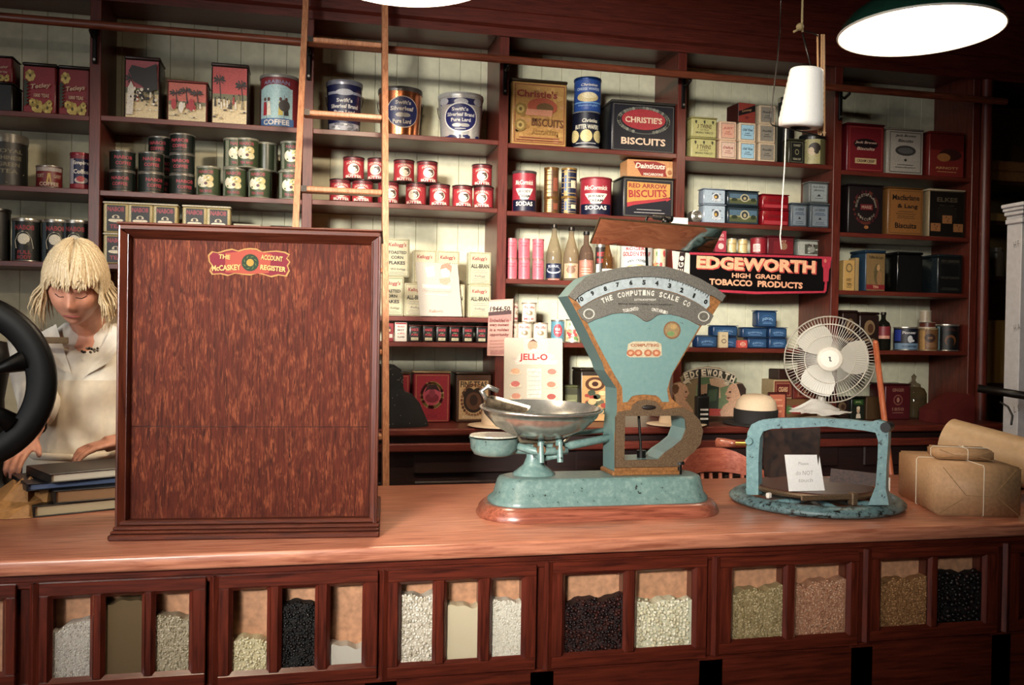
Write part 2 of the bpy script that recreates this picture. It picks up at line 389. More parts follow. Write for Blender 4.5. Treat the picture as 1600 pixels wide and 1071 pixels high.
# dark continuation of the wall to the far right: shelves with bundles and boxes
g = tag(empty('side_shelving', (PX['P5'], 3.95, 0)), 'dark open side shelves beyond the last post, beside the white cabinet', 'shelving')
gx0, gx1 = PX['P5']+.09, 5.2
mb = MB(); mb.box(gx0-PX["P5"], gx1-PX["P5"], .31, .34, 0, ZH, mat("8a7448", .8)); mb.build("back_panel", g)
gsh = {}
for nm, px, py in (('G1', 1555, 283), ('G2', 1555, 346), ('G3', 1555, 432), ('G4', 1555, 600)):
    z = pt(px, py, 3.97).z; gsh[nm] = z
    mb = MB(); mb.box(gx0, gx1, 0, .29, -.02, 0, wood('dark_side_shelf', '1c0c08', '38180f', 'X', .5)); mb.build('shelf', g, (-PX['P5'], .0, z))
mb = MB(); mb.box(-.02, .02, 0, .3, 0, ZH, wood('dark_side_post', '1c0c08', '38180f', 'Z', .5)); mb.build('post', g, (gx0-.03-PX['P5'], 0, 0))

# ------------------------------------------------------------------ back counter under the shelves
YBC = 3.62
bc = tag(empty('back_counter', (0, YBC, 0)), 'low red-brown wooden counter running along the wall under the shelves', 'counter')
zt = ZBC
mb = MB(); mb.box(-1.72, 3.27, 0, YB-YBC-.001, -.03, 0, W_SH, .006); mb.build('worktop', bc, (0, 0, zt))
W_SHADED = wood('shade_dark_cabinet_wood', '140806', '2a120e', 'X', .5, coat=.1)  # cabinet wood coloured darker to hold the shade under the worktop
mb = MB(); mb.box(-1.70, 3.26, .05, YB-YBC, 0, zt-.031, W_SHADED)
for i in range(7):
    x = -1.65 + i*.69
    mb.box(x, x+.56, .035, .049, zt-.19, zt-.06, W_SHADED, .006); mb.box(x, x+.56, .035, .049, .1, zt-.22, W_SHADED, .006)
    mb.box(x+.05, x+.51, .03, .036, .16, zt-.28, W_SHADED, .004)
mb.build('cabinet_body', bc, (0, 0, 0))
# raised step at the back counter's front edge, seen under the trays
mb = MB(); mb.box(-1.70, 3.26, -.03, -.001, -.095, -.06, W_SH, .005); mb.build('front_moulding', bc, (0, .03, zt))

# ------------------------------------------------------------------ front counter with glazed bins
XC0, XC1 = -2.4, 4.6
ct = tag(empty('front_counter', (0, CY0, 0)), 'long reddish oak shop counter fronted by glass-faced bins', 'counter')
mb = MB(); mb.box(XC0, XC1, 0, CY1-CY0, -.036, 0, W_TOP, .007, 2); mb.build('worktop', ct, (0, 0, CZ))
mb = MB()
mb.box(XC0+.03, XC1-.03, .30, CY1-CY0-.03, .0, CZ-.037, W_FR)
mb.box(XC0+.03, XC1-.03, .03, .30, 0, .40, W_FR)
mb.box(XC0+.03, XC1-.03, .03, .30, CZ-.055, CZ-.037, W_FR)
mb.build('carcass', ct)
# ------------------------------------------------------------------ bins of dry goods behind glass
YD = CY0 + .032
def pebble(mb, c, r, m, rnd, el=1.5):
    a = rnd.uniform(0, PI); t = rnd.uniform(-.6, .6); sx, sz = (el, 1) if rnd.random() < .5 else (1, el)
    ca, sa = math.cos(a), math.sin(a); vs = []
    for q in ((1, 0, 0), (-1, 0, 0), (0, 1, 0), (0, -1, 0), (0, 0, 1), (0, 0, -1)):
        x, y, z = q[0]*el*r, q[1]*r*.8, q[2]*r
        vs.append((c[0]+x*ca - z*sa, c[1]+y, c[2]+x*sa + z*ca))
    # octahedron pushed out to a smooth bean shape
    mb.add(vs, [(0, 2, 4), (2, 1, 4), (1, 3, 4), (3, 0, 4), (2, 0, 5), (1, 2, 5), (3, 1, 5), (0, 3, 5)], m, True)
def grains(x0, x1, z0, ztop, cols, r, seed, slope=0.0, wob=.006, powder=False):
    rnd = random.Random(seed); mb = MB(); w = x1-x0
    top = lambda x: ztop + slope*(x-x0)/w + wob*(math.sin((x-x0)*70+seed)+.6*math.sin((x-x0)*161+seed*2))*.7
    n = 16; vs = []
    for k in range(n+1):
        x = x0 + w*k/n; t = top(x)-r*.4
        vs += [(x, 0, z0), (x, 0, t), (x, .033, t+.002), (x, .033, z0)]
    fs = []
    for k in range(n):
        a, b = 4*k, 4*k+4; fs += [(a, b, b+1, a+1), (a+1, b+1, b+2, a+2), (a+2, b+2, b+3, a+3)]
    fs += [(0, 1, 2, 3), (4*n, 4*n+3, 4*n+2, 4*n+1)]
    mb.add(vs, fs, mat(cols[0], .7, 0, .25, 260 if powder else 160, 0, .5))
    if not powder:
        step = r*1.75; x = x0 + r
        while x < x1 - r*.6:
            z = z0 + r*rnd.uniform(.4, 1.6)
            while z < top(x) + r*.3:
                pebble(mb, (x+rnd.uniform(-.7, .7)*r, rnd.uniform(-.6, .1)*r + .001, z+rnd.uniform(-.6, .6)*r), r*rnd.uniform(.8, 1.1), mat(rnd.choice(cols), .4, 0, 0), rnd)
                z += step
            x += step
    return mb
BINS = [ # outer left/right, top and bottom rows of the photograph, panes (left, right), fills
 (-150, 24, (901, 901), (1082, 1082), [(-150, 8)], ['none']),
 (57, 321, (901, 900), (1083, 1078), [(75, 145), (158, 226), (237, 300)], ['white_rice', 'brown_meal', 'pearl_barley']),
 (338, 590, (895, 893), (1072, 1066), [(358, 422), (435, 497), (511, 571)], ['split_peas', 'tea', 'flour']),
 (603, 838, (892, 884), (1062, 1048), [(622, 681), (694, 752), (765, 820)], ['wheat', 'sago', 'rice']),
 (860, 1105, (877, 868), (1046, 1030), [(879, 979), (992, 1087)], ['raisins', 'white_beans']),
 (1122, 1342, (872, 862), (1024, 1010), [(1143, 1229), (1242, 1328)], ['lentils', 'pinto']),
 (1358, 1560, (858, 850), (1004, 990), [(1375, 1455), (1465, 1540)], ['barley_brown', 'prunes']),
 (1576, 1800, (848, 840), (985, 975), [(1592, 1680), (1694, 1780)], ['none', 'none'])]
FILL = {  # colours, grain radius, top of the fill (row), slope, label
 'white_rice': (['c8c0b4', 'dcd6ca', 'b0a89c'], .0022, 982, .02, 'small pale grain heaped low in the shadowed far left pane'),
 'brown_meal': (['6e5838', '786040'], .002, 938, 0, 'dull brown meal filling the pane between two bars of the left bin'),
 'pearl_barley': (['b0a48a', 'c8bca2', '9a8e72'], .003, 962, 0, 'greyish barley filling the third pane of the left bin'),
 'split_peas': (['d8cca4', 'ece2c2', 'c0b288', 'e2d8b4'], .0034, 995, -.006, 'pale yellow grains heaped to under half of their pane, beside the black tea'),
 'tea': (['0b0807', '171210', '060505'], .0042, 938, -.012, 'black loose tea leaves piled high behind the middle pane'),
 'flour': (['d9d2c2', 'cfc8b8'], .002, 1006, -.004, 'white flour at the bottom of the pane with dusty glass above'),
 'wheat': (['dcd2be', 'efe8d8', 'c2b8a2', 'f4eee0'], .0036, 928, 0, 'grey-white kernels filling nearly all of their tall pane'),
 'sago': (['e8d8b4', 'efe0c0'], .0015, 945, 0, 'smooth cream meal between the two kernel panes'),
 'rice': (['ece4d2', 'd8cfbc', 'f4eee0'], .0026, 938, 0, 'fine white rice in the right-hand pane of the three-pane bin'),
 'raisins': (['2a0f0b', '1a0908', '3a1710', '100606'], .0052, 938, .008, 'dark brown raisins filling the left pane of the two-pane bin'),
 'white_beans': (['f0e8c8', 'faf4dc', 'd8ceaa', 'f4ecd0'], .0050, 936, .0, 'large cream beans filling the pane beside the raisins'),
 'lentils': (['a8946a', 'bca87e', '8c7a50', 'c4b28a'], .0034, 922, .008, 'olive green lentils filling most of their pane'),
 'pinto': (['c08c6c', 'd4a484', 'a87458', 'cca488'], .0034, 912, .014, 'pinkish brown split lentils beside the olive lentils'),
 'barley_brown': (['a07448', 'b88a5c', '885e38'], .0034, 906, .006, 'orange-brown grain in the left pane of the last full bin'),
 'prunes': (['0a0606', '160c0b', '221412'], .008, 892, -.004, 'black glossy dried prunes in the darkest pane')}
W_BACK = mat('c89470', .6, 0, .15, 12)
binlab = ['bin front cut off at the far left edge of the counter', 'three-pane bin front with pale grain, brown meal and barley, under the tall register', 'three-pane bin front holding tea and flour', 'three-pane bin front holding three pale grains',
          'two-pane bin front with raisins and cream beans, under the blue scale', 'two-pane bin front with olive and pinkish lentils', 'two-pane bin front with brown grain and prunes', 'empty red-backed bin front at the far right end of the counter']
BZ = []
for bi, (l, r, ty, by, panes, fills) in enumerate(BINS):
    x0 = pt(l, (ty[0]+by[0])/2, YD).x; x1 = pt(r, (ty[1]+by[1])/2, YD).x
    zt_ = (pt(l, ty[0], YD).z + pt(r, ty[1], YD).z)/2; zb_ = (pt(l, by[0], YD).z + pt(r, by[1], YD).z)/2
    zt_ = min(zt_, CZ-.062); xc = (x0+x1)/2
    root = tag(empty('bin_drawer', (xc, YD, zb_)), binlab[bi], 'bin', 'glass-fronted bins of the counter')
    BZ.append((x0-.05, x1+.05, zb_)); h = zt_-zb_; pxs = [(pt(a, 975, YD).x-xc, pt(b, 970, YD).x-xc) for a, b in panes]
    L, R = x0-xc, x1-xc; zi0, zi1 = .028, h-.028
    mb = MB()
    # frame: rails, stiles and muntins with a raised outer edge and a chamfer towards the glass
    mb.box(L, R, 0, .022, 0, zi0, W_FR, .002); mb.box(L, R, 0, .022, zi1, h, W_FR, .002)
    edges = [L] + [v for p in pxs for v in p] + [R]
    for k in range(0, len(edges), 2): mb.box(edges[k], edges[k+1], .0015 if 0 < k < len(edges)-2 else 0, .022, zi0, zi1, W_FRV, .002)
    mb.box(L-.004, R+.004, .012, .03, -.004, h+.004, W_FR, .003) if False else None
    mb.box(L-.009, L-.005, -.004, .02, -.002, h+.002, W_FRV, .001); mb.add([(L-.005, -.004, -.002), (L-.005, -.004, h+.002), (L+.004, -.0006, h+.001), (L+.004, -.0006, -.001)], [(0, 1, 2, 3)], W_FRV)
    mb.add([(L-.009, -.0035, 0), (L-.009, -.0035, h), (L-.016, .006, h), (L-.016, .006, 0)], [(0, 1, 2, 3)], W_FRV)
    for a, b in pxs:                                   # bevelled moulding round each pane
        q = .0075
        mb.add([(a, .001, zi0), (a+q, .009, zi0+q), (a+q, .009, zi1-q), (a, .001, zi1)], [(0, 1, 2, 3)], W_FRV)
        mb.add([(b, .001, zi0), (b-q, .009, zi0+q), (b-q, .009, zi1-q), (b, .001, zi1)], [(3, 2, 1, 0)], W_FRV)
        mb.add([(a, .001, zi1), (a+q, .009, zi1-q), (b-q, .009, zi1-q), (b, .001, zi1)], [(0, 1, 2, 3)], W_FR)
        mb.add([(a, .001, zi0), (a+q, .009, zi0+q), (b-q, .009, zi0+q), (b, .001, zi0)], [(3, 2, 1, 0)], W_FR)
    mb.build('bin_frame', root)
    for (a, b) in pxs:
        mb = MB(); mb.box(a+.002, b-.002, .0095, .0115, zi0+.002, zi1-.002, glass()); mb.build('glass_pane', root)
    mb = MB()
    for k in range(0, len(edges), 2):
        for e in ([edges[k+1]] if k == 0 else [edges[k]] if k == len(edges)-2 else [edges[k], edges[k+1]]):
            mb.box(e-.003, e+.003, .0225, .060, zi0-.01, zi1+.01, W_FRV)
    mb.box(L+.01, R-.01, .052, .060, zi0-.01, zi1+.01, W_BACK if fills != ['none', 'none'] else mat('5e1f1a', .5)); mb.box(L+.01, R-.01, .0225, .060, zi0-.016, zi0-.01, W_FR)
    mb.build('bin_box', root)
    for (a, b), fl, (pa, pb) in zip(pxs, fills, panes):
        if fl == 'none': continue
        cols, rr, row, sl, lab = FILL[fl]
        zt2 = pt((pa+pb)/2, row, YD+.03).z - zb_
        o = grains(a+.0035, b-.0035, zi0-.0095, zt2, cols, rr, bi*7+len(fl), sl, powder=fl in ('flour', 'sago', 'brown_meal'))
        o = o.build({'tea': 'loose_tea', 'flour': 'flour', 'sago': 'meal', 'brown_meal': 'meal', 'raisins': 'raisins', 'prunes': 'dried_prunes', 'white_beans': 'dried_beans', 'lentils': 'lentils', 'pinto': 'lentils'}.get(fl, 'grain'), None, (xc, YD+.0165, zb_))
        tag(o, lab, 'dry goods', 'dry goods in the counter bins', 'stuff')
# upright pilasters between the bins
mb = MB()
for (a, b) in ((24, 57), (321, 338), (590, 603), (838, 860), (1105, 1122), (1342, 1358), (1560, 1576)):
    X0, X1 = pt(a, 970, YD).x+.001, pt(b, 970, YD).x-.007; mb.box(X0-XC0+XC0, X1, .05, .2, .36, CZ-.056, W_FRV, .002)
mb.box(XC0+.03, XC1-.03, .04, .06, CZ-.075, CZ-.056, W_FR, .003)
mb.build('pilasters', ct)
mb = MB()
for (a_, b_, z_) in BZ: mb.box(a_, b_, .036, .06, .30, z_-.003, W_FR, .003)
mb.box(XC0+.03, XC1-.03, .052, .06, .30, .62, W_FR)
mb.build('lower_panel', ct)

# ------------------------------------------------------------------ goods on the shelves
REC = {}; PROTO = {}
class Rec: pass
def paint(face, style): STY[style](face)
def place(name, shape, style, x0, y0, x1, y1, label, cat, sh=None, on=None, group=None, d=None, dy=0.0, wh=None, rz=0.0, body='777777', lid=None, key=None, jit=0, lidh=.07, z=None, rough=.32, metal=0, Yf=None):
    Y = (Yf if Yf is not None else YS+.02) + dy
    ym = (y0+y1)/2
    if shape == 'round':
        w = pt(x1, ym, Y).x - pt(x0, ym, Y).x; r = w/2; Yc = Y + r
        w = (pt(x1, ym, Yc).x - pt(x0, ym, Yc).x)*.975
        xc = (pt(x1, ym, Yc).x + pt(x0, ym, Yc).x)/2
    else:
        w = pt(x1, ym, Y).x - pt(x0, ym, Y).x; xc = (pt(x1, ym, Y).x + pt(x0, ym, Y).x)/2; Yc = Y
    h = pt((x0+x1)/2, y0, Y).z - pt((x0+x1)/2, y1, Y).z
    if wh: w, h = wh
    if sh: z0 = SH[sh][2] + .0006
    elif on is not None: z0 = REC[on].top + .0006
    else: z0 = z + .0006
    if sh and not wh: h = pt((x0+x1)/2, y0, Y).z - z0
    if sh:                                             # keep clear of the uprights
        lo, hi = SH[sh][3]+.002, SH[sh][4]-.002
        if xc-w/2 < lo: xc = lo + w/2
        if xc+w/2 > hi: xc = hi - w/2
    dd = d or (w if shape == 'round' else min(w*.75, .14))
    face = math.atan2(-xc, Yc)
    ang = (face*.9 if shape == 'round' else 0) + rz + random.uniform(-1, 1)*jit
    k = (name, style, round(w, 3), round(h, 3), body) if key is None else key
    if k in PROTO:
        o = copy_tree(PROTO[k]); 
        for q in ('group', 'label'):
            if q in o.keys(): del o[q]
    else:
        o = empty(name); PROTO[k] = o; B = mat(body, rough, metal, .1, 30)
        mb = MB(); f = None
        if shape == 'round':
            r = w/2; L = lid or 'c8c4ba'
            LM = mat(L, .3, .85 if L == 'c8c4ba' else .2, .12)
            lh = h*lidh
            mb.lathe([(0, 0), (r*1.0, 0), (r*1.015, .002), (r*1.0, .005), (r*.985, .006), (r*.985, h-lh), (0, h-lh)], B, 30, ms=[LM, LM, LM, B, B, B])
            f = Face(mb, w, h-lh-.008, r*.985, z0=.006)
            STY[style](f)
            mb.build('can_body', o)
            mb = MB(); mb.lathe([(0, h-lh), (r*1.01, h-lh), (r*1.025, h-lh*.5), (r*1.015, h), (r*.93, h), (r*.91, h-.003), (0, h-.003)], LM, 30); mb.build('lid', o)
        elif shape == 'box':                            # plain carton: one folded body
            bb = min(.003, w*.04)
            mb.box(-w/2, w/2, 0, dd, 0, h, B, bb); f = Face(mb, w-.002, h, None, z0=0); STY[style](f); mb.build('carton', o)
            if lid:
                mb = MB(); mb.box(-w/2-.001, w/2+.001, -.001, dd+.001, h, h+.003, mat(lid, .5), .001); mb.build('top_flap', o); h += .003
        else:                                          # 'tin': rounded metal box and its own lid
            L = mat(lid or body, .3, .15, .15); lh = h*lidh
            mb.box(-w/2, w/2, 0, dd, 0, h-lh, B, min(.007, w*.07), 2); f = Face(mb, w-.012, h-lh-.006, None, z0=.003); STY[style](f); mb.build('tin_body', o)
            mb = MB(); mb.box(-w/2-.002, w/2+.002, -.002, dd+.002, h-lh+.0005, h, L, min(.006, lh*.45), 2)
            if shape == 'tin2': mb.cyl((0, dd/2, h), (0, dd/2, h+.004), min(w, dd)*.33, L, 24)
            mb.build('lid', o)
        o['_d'] = dd; o['_h'] = h
    h = o['_h']
    o.location = (xc, Yc, z0); o.rotation_euler = (0, 0, ang)
    tag(o, label, cat, group)
    R = Rec(); R.top = z0 + h; R.x = xc; R.w = w; R.o = o; R.Y = Yc
    REC[len(REC)] = R; R.id = len(REC)-1; REC['last'] = R
    return R
def stack(key, rec): REC[key] = rec; return rec

# --- printed designs
CR, RD, WH, NV, GN, YL, BK, GD, PK, BLU = 'e6dcc0', 'a3262c', 'efe9dc', '161c4a', '1c2a1e', 'd8c070', '0c0b0c', 'c09a52', 'e07884', '2a4a86'
def S_plain(f): pass
def S_nabobcoffee(f):
    f.rect(-.46, .0, .46, 1, '141d18'); f.text('NABOB', 0, .70, .62, .20, 'b04450', .04); f.text('COFFEE', 0, .36, .52, .20, 'b04450', .03); f.lines(-.3, .3, (.12,), .03, '6e4438')
def S_nabobgreen(f):
    f.rect(-.5, 0, .5, 1, '3c4a30'); f.rect(-.5, .0, -.34, 1, '8b8f7c'); f.text('NABOB', 0, .87, .55, .13, 'a8505a', .04); f.ell(-.08, .5, .26, .24, 'e8e2c6'); f.ell(.12, .6, .17, .15, 'dcc98a'); f.ell(.16, .38, .14, .12, 'e2d6a4')
    f.ell(.02, .42, .06, .06, '50202a'); f.ell(-.17, .6, .1, .07, 'f2eeda'); f.specks(-.25, .3, .22, .7, 12, .05, .03, ['8c8a50', '5a6a3a', 'f4efdc'], 3); f.text('TEA BAGS', 0, .12, .45, .10, 'a8505a', .03)
def S_nabobtea(f):
    f.rect(-.43, .03, .43, .97, '0f0e10'); f.rect(-.5, 0, -.4, 1, 'c2b890'); f.text('NABOB', 0, .83, .74, .17, 'a8404c', .04)
    f.ell(0, .53, .17, .09, 'd8cfb4'); f.ell(0, .55, .08, .05, '2a1a18'); f.ell(0, .42, .34, .07, 'ece4cc'); f.rect(-.22, .47, .22, .5, '181214'); f.text('TEA', 0, .2, .55, .14, 'a8404c', .05)
def S_nabobbaking(f):
    f.rect(-.5, 0, .5, 1, '121614'); f.rect(-.5, 0, -.3, 1, '56636a'); f.text('NABOB', 0, .85, .6, .13, 'a03c44', .04); f.poly([(-.26, .3), (-.3, .5), (-.2, .68), (-.05, .76), (.1, .72), (.22, .55), (.28, .3)], 'eae6d0'); f.ell(-.02, .55, .18, .14, 'f2eedc'); f.ell(.12, .42, .06, .05, '3a3830')
    f.text('FULL', 0, .2, .4, .1, 'a03c44', .03); f.text('BODY', 0, .07, .42, .1, 'a03c44', .03)
def S_flowertin(f, t='Tetleys', c='7a1e24'):
    f.rect(-.5, 0, .5, 1, c); R = random.Random(5)
    for cx, cy, s_ in ((-.3, .8, .17), (-.05, .12, .2), (.28, .1, .17), (-.2, .2, .12), (.35, .2, .1)):
        for k in range(7): f.ell(cx+.6*s_*math.cos(k*.9), cy+.5*s_*math.sin(k*.9), s_*.4, s_*.3, R.choice(['b5a052', '9c8a40', 'c8b468']), 8)
        f.ell(cx, cy, s_*.2, s_*.16, '4a4420', 8)
    for k in range(7): f.poly([(-.48, .1+k*.08), (-.3, .2+k*.07), (-.46, .22+k*.08)], '26341f')
    f.text(t, .08, .56, .66, .13, 'c0a88c', .02, .3, rot=.16); f.text('1000 TEAS', .1, .36, .5, .08, 'c0a88c', .02)
def S_flowertin2(f): S_flowertin(f, 'Tetley', '84202a')
def S_royaltea(f):
    f.rect(-.5, 0, .5, 1, '1d1c18'); 
    for k, t in enumerate(('ROYAL', 'CHINESE', 'GREEN', 'TEA')): f.text(t, .05, .80-.16*k, .62-.08*k, .1, '6f6a56', .03)
    f.poly([(-.4, .26), (0, .03), (.4, .26), (.4, .29), (0, .06), (-.4, .29)], '6f6a56')
def S_fortcoffee(f):
    f.rect(-.5, 0, .5, .8, '6e1c1e'); f.rect(-.5, .8, .5, 1, 'a8a09a'); f.poly([(-.09, .15), (-.04, .7), (.04, .7), (.09, .15)], 'b8a05a'); f.text('FORT', -.3, .55, .26, .2, 'b8a490', .03); f.text('GARRY', .3, .55, .3, .2, 'b8a490', .03); f.text('COFFEE', 0, .12, .66, .2, 'c8b8a0', .03)
def S_empire(f):
    f.rect(-.5, .12, .5, .9, '1c2146'); f.rect(-.5, .9, .5, 1, '7a2c38'); f.rect(-.5, 0, .5, .12, '8c2a34'); f.rect(-.5, .12, -.28, .9, 'b4b4bc'); f.text('Empire', .02, .76, .66, .14, 'e8e4dc', .03); f.text('Coffee', .02, .5, .6, .14, 'e8e4dc', .03); f.ell(.0, .25, .17, .1, 'c05050'); f.ell(.03, .23, .27, .1, 'c8bcb4'); f.mb.lay += 1; f.ell(.0, .27, .16, .09, 'a83a40')
def S_palm(f, sky='b0555a', n=3, seed=1, low='d8c8a0'):
    R = random.Random(seed); f.rect(-.5, 0, .5, 1, sky); f.rect(-.5, 0, .5, .42, low); f.rect(-.5, .42, .5, .52, '7a7a5c')
    for k in range(n):
        cx, cy = -.3+.62*k/max(1, n-1)+R.uniform(-.06, .06), .72+R.uniform(-.05, .1); f.poly([(cx-.015, cy), (cx+.03, .42), (cx+.06, .42), (cx+.015, cy)], '2a2220')
        for a in range(9):
            t = a*PI/4.5; f.poly([(cx, cy), (cx+.13*math.cos(t)-.02, cy+.09*math.sin(t)+.02), (cx+.2*math.cos(t), cy+.09*math.sin(t)-.02), (cx+.1*math.cos(t), cy+.05*math.sin(t)-.03)], '2c2624')
    for k in range(10):
        x = -.4+.085*k+R.uniform(-.02, .02); y = .24+R.uniform(0, .12); f.poly([(x-.03, y), (x-.02, y+.13), (x+.02, y+.13), (x+.035, y)], R.choice(['a83038', 'e8e0cc', '2a2422', '8c8060', 'e8e0cc'])); f.ell(x, y+.15, .018, .02, '2a2020', 6)
    f.specks(-.45, .08, .45, .36, 14, .05, .015, ['4a4038', 'a89878', 'ece4d0'], seed)
def S_palmA(f):
    S_palm(f, 'a85058', 2, 4); f.poly([(-.4, .8), (-.3, .9), (.1, .86), (.45, .95), (.5, .5), (.2, .45), (-.02, .56), (-.25, .62)], '1e1a1a'); f.poly([(-.46, .04), (-.42, .5), (-.32, .62), (-.22, .5), (-.26, .04)], 'd8d4c8'); f.specks(-.4, .3, .45, .5, 22, .05, .03, ['e6e0d0', '1e1a1a'], 8)
def S_palmB(f):
    S_palm(f, 'c86a5c', 3, 9); f.ell(-.35, .42, .07, .14, 'a83038'); f.ell(.12, .42, .08, .16, 'a83038'); f.ell(-.15, .35, .07, .13, 'e8e4d8')
def S_palmC(f): S_palm(f, 'c0504e', 2, 12, 'dccaa0')
def S_camelcoffee(f):
    f.rect(-.5, 0, .5, 1, '7c2c30'); f.rect(-.5, .16, .3, .78, 'a6c6c8'); f.ell(-.1, .74, .36, .12, 'a6c6c8'); f.rect(-.5, .0, .34, .16, '4a6a96'); f.text('COFFEE', -.08, .08, .6, .11, 'e0d8c8', .04); f.text('ARABIAN', -.08, .91, .6, .08, '8a86a0', .03, arc=-.02)
    for x, c in ((-.34, 'a03038'), (-.24, 'e4dccc'), (.02, 'd8c060'), (.14, '3a3632')): f.poly([(x-.05, .22), (x-.035, .5), (x+.03, .5), (x+.055, .22)], c); f.ell(x, .55, .03, .04, '5a3a30', 8)
    f.ell(.1, .42, .12, .12, '4a4440')
def S_squirrel(f):
    f.rect(-.5, 0, .5, 1, 'a8343a'); f.rect(-.5, .88, .5, 1, '5e2024'); f.text('SQUIRREL', 0, .8, .62, .13, 'e4c8b8', .03, arc=-.1); f.ell(.0, .46, .24, .27, 'ece0cc'); f.ell(.05, .46, .15, .17, '3a2a26'); f.ell(-.0, .42, .14, .13, 'e8dcc8'); f.ell(.12, .55, .06, .1, '5e4a3e')
    f.ell(-.08, .55, .06, .05, 'd8ccb8'); f.text('PEANUT', 0, .16, .4, .05, 'e4d0c0', .01); f.text('BUTTER', 0, .06, .66, .14, 'f0e4d4', .05)
def S_cornflakes(f):
    f.frame(-.46, .03, .46, .97, .012, '4a5a38'); f.text("Kellogg's", 0, .83, .74, .13, '8e2a34', .02, .2); f.text('TOASTED', 0, .64, .76, .08, '1a1a18', .05); f.text('CORN', 0, .51, .5, .08, '1a1a18', .05); f.text('FLAKES', 0, .37, .66, .09, '1a1a18', .05); f.text('W.K.Kellogg', .05, .2, .6, .07, '4a4a42', .0, .4); f.lines(-.36, .36, (.12, .08), .012, '8a8a78')
def S_allbran(f):
    f.frame(-.46, .03, .46, .97, .01, '6a6a38'); f.text("Kellogg's", -.02, .79, .68, .14, '8e2a34', .02, .2); f.text('ALL-BRAN', 0, .57, .82, .13, '1a1a18', .05); f.lines(-.34, .34, (.43, .37), .012, '8a8a88'); f.text('Kellogg', .0, .26, .5, .08, '70707a', 0, .4); f.lines(-.36, .36, (.18, .12, .07), .012, '90908a')
def S_spice(f):
    f.rect(-.46, .02, .46, .98, '121512'); f.text('NABOB', 0, .8, .8, .2, 'b23a44', .05); f.rect(-.2, .56, .2, .6, '8a9a72'); f.text('PURE', 0, .44, .72, .15, 'b23a44', .05); f.rect(-.4, .06, .4, .25, 'd8cfa8'); f.text('ALLSPICE', 0, .155, .66, .1, '3a3020', .02)
def S_spicewhite(f):
    f.rect(-.46, .02, .46, .98, 'e8dccc'); f.rect(-.46, .9, .46, .98, 'a83a3c')
    for k, t in enumerate(('BRAIDS', 'BEST', 'A SPICE', 'CLOVES')): f.text(t, 0, .78-.18*k, .6, .09, 'a83a3c' if k % 2 == 0 else '40302c', .03)
def S_spicered(f): f.rect(-.46, .02, .46, .98, '8c2a30'); f.rect(.05, .2, .4, .4, 'e0d0c0'); f.ell(.05, .65, .2, .16, '3a3432'); f.ell(.1, .6, .1, .08, 'c8a080')
def S_swift(f, c=NV, m='c4c4c8', txt='e4e2dc'):
    f.ell(0, .5, .33, .33, 'd8d4c8' if m == 'c07a50' else c); f.ell(0, .5, .315, .31, c); f.text("Swift's", -.02, .70, .33, .09, txt, .04); f.text('Silverleaf Brand', 0, .57, .56, .09, txt, .03); f.text('Pure Lard', 0, .44, .4, .09, txt, .03)
    f.ell(-.08, .31, .1, .045, txt); f.ell(.08, .31, .1, .045, 'b8b6b2'); f.lines(-.18, .18, (.22,), .012, txt)
def S_swiftdark(f):
    f.rect(-.5, .0, .5, 1, '12163c'); f.rect(-.5, .8, .5, .86, '8c8f9a'); f.ell(0, .84, .22, .07, 'a8aab0'); f.rect(-.5, 0, .5, .16, '9a9aa0'); f.specks(-.4, .02, .4, .14, 20, .06, .03, ['c8c8c8', '6a6a70'], 3); f.text("Swift's", 0, .66, .4, .09, 'c8c6c0', .03); f.text('Silverleaf Brand', 0, .53, .72, .09, 'c8c6c0', .03); f.text('Pure Lard', 0, .4, .54, .09, 'c8c6c0', .03); f.ell(0, .27, .14, .05, 'a8a8a8')
def S_swiftcopper(f): f.ell(.06, .52, .36, .37, 'b8a898'); f.ell(.06, .52, .345, .35, NV); f.text("Swift's", .06, .74, .33, .09, 'b8b0a4', .03); f.text('Silverleaf', .04, .6, .5, .1, 'b8b0a4', .03); f.ell(0, .45, .1, .05, 'a8a298'); f.ell(.12, .45, .1, .05, '8a8680'); f.text('Pure Lard', .04, .3, .4, .1, 'b8b0a4', .03)
def S_swiftsilver(f):
    f.rect(-.5, .82, .5, .97, '2a2c5e'); f.ell(.0, .88, .14, .08, 'c8c8cc'); f.ell(-.38, .9, .12, .09, 'c8c8cc'); f.ell(.38, .9, .12, .09, 'c8c8cc'); f.specks(-.48, .0, .48, .06, 18, .06, .04, ['1c1e48', '2a2c5e', 'e8e8ea'], 5); f.ell(0, .5, .36, .36, 'f0eee8'); S_swift(f, '1e2260')
def S_christieyellow(f):
    f.rect(-.5, 0, .5, 1, 'b0854a'); f.specks(-.48, .02, .48, .98, 60, .05, .04, ['a0743c', 'bd9456', '94703a', 'b88a60'], 7); f.frame(-.47, .03, .47, .97, .012, '8a4a34'); f.text("Christie's", -.05, .82, .76, .12, '8c3a30', .04); f.ell(.05, .62, .28, .14, 'a8543c'); f.ell(.1, .6, .16, .08, '6a5030'); f.rect(-.26, .47, .24, .57, 'c88a6c'); f.text('BISCUITS', .15, .36, .6, .13, '6a4428', .06, rot=-.03)
    for cy in (.56, .3): f.ell(-.36, cy, .11, .1, '8c7038'); f.ell(-.36, cy, .07, .065, 'b49a5c'); f.ell(-.36, cy, .03, .03, '6a5428')
    f.text('ASSORTED', .1, .2, .5, .07, '96703a', .03); f.lines(-.44, .44, (.1, .06), .015, '8a4a34')
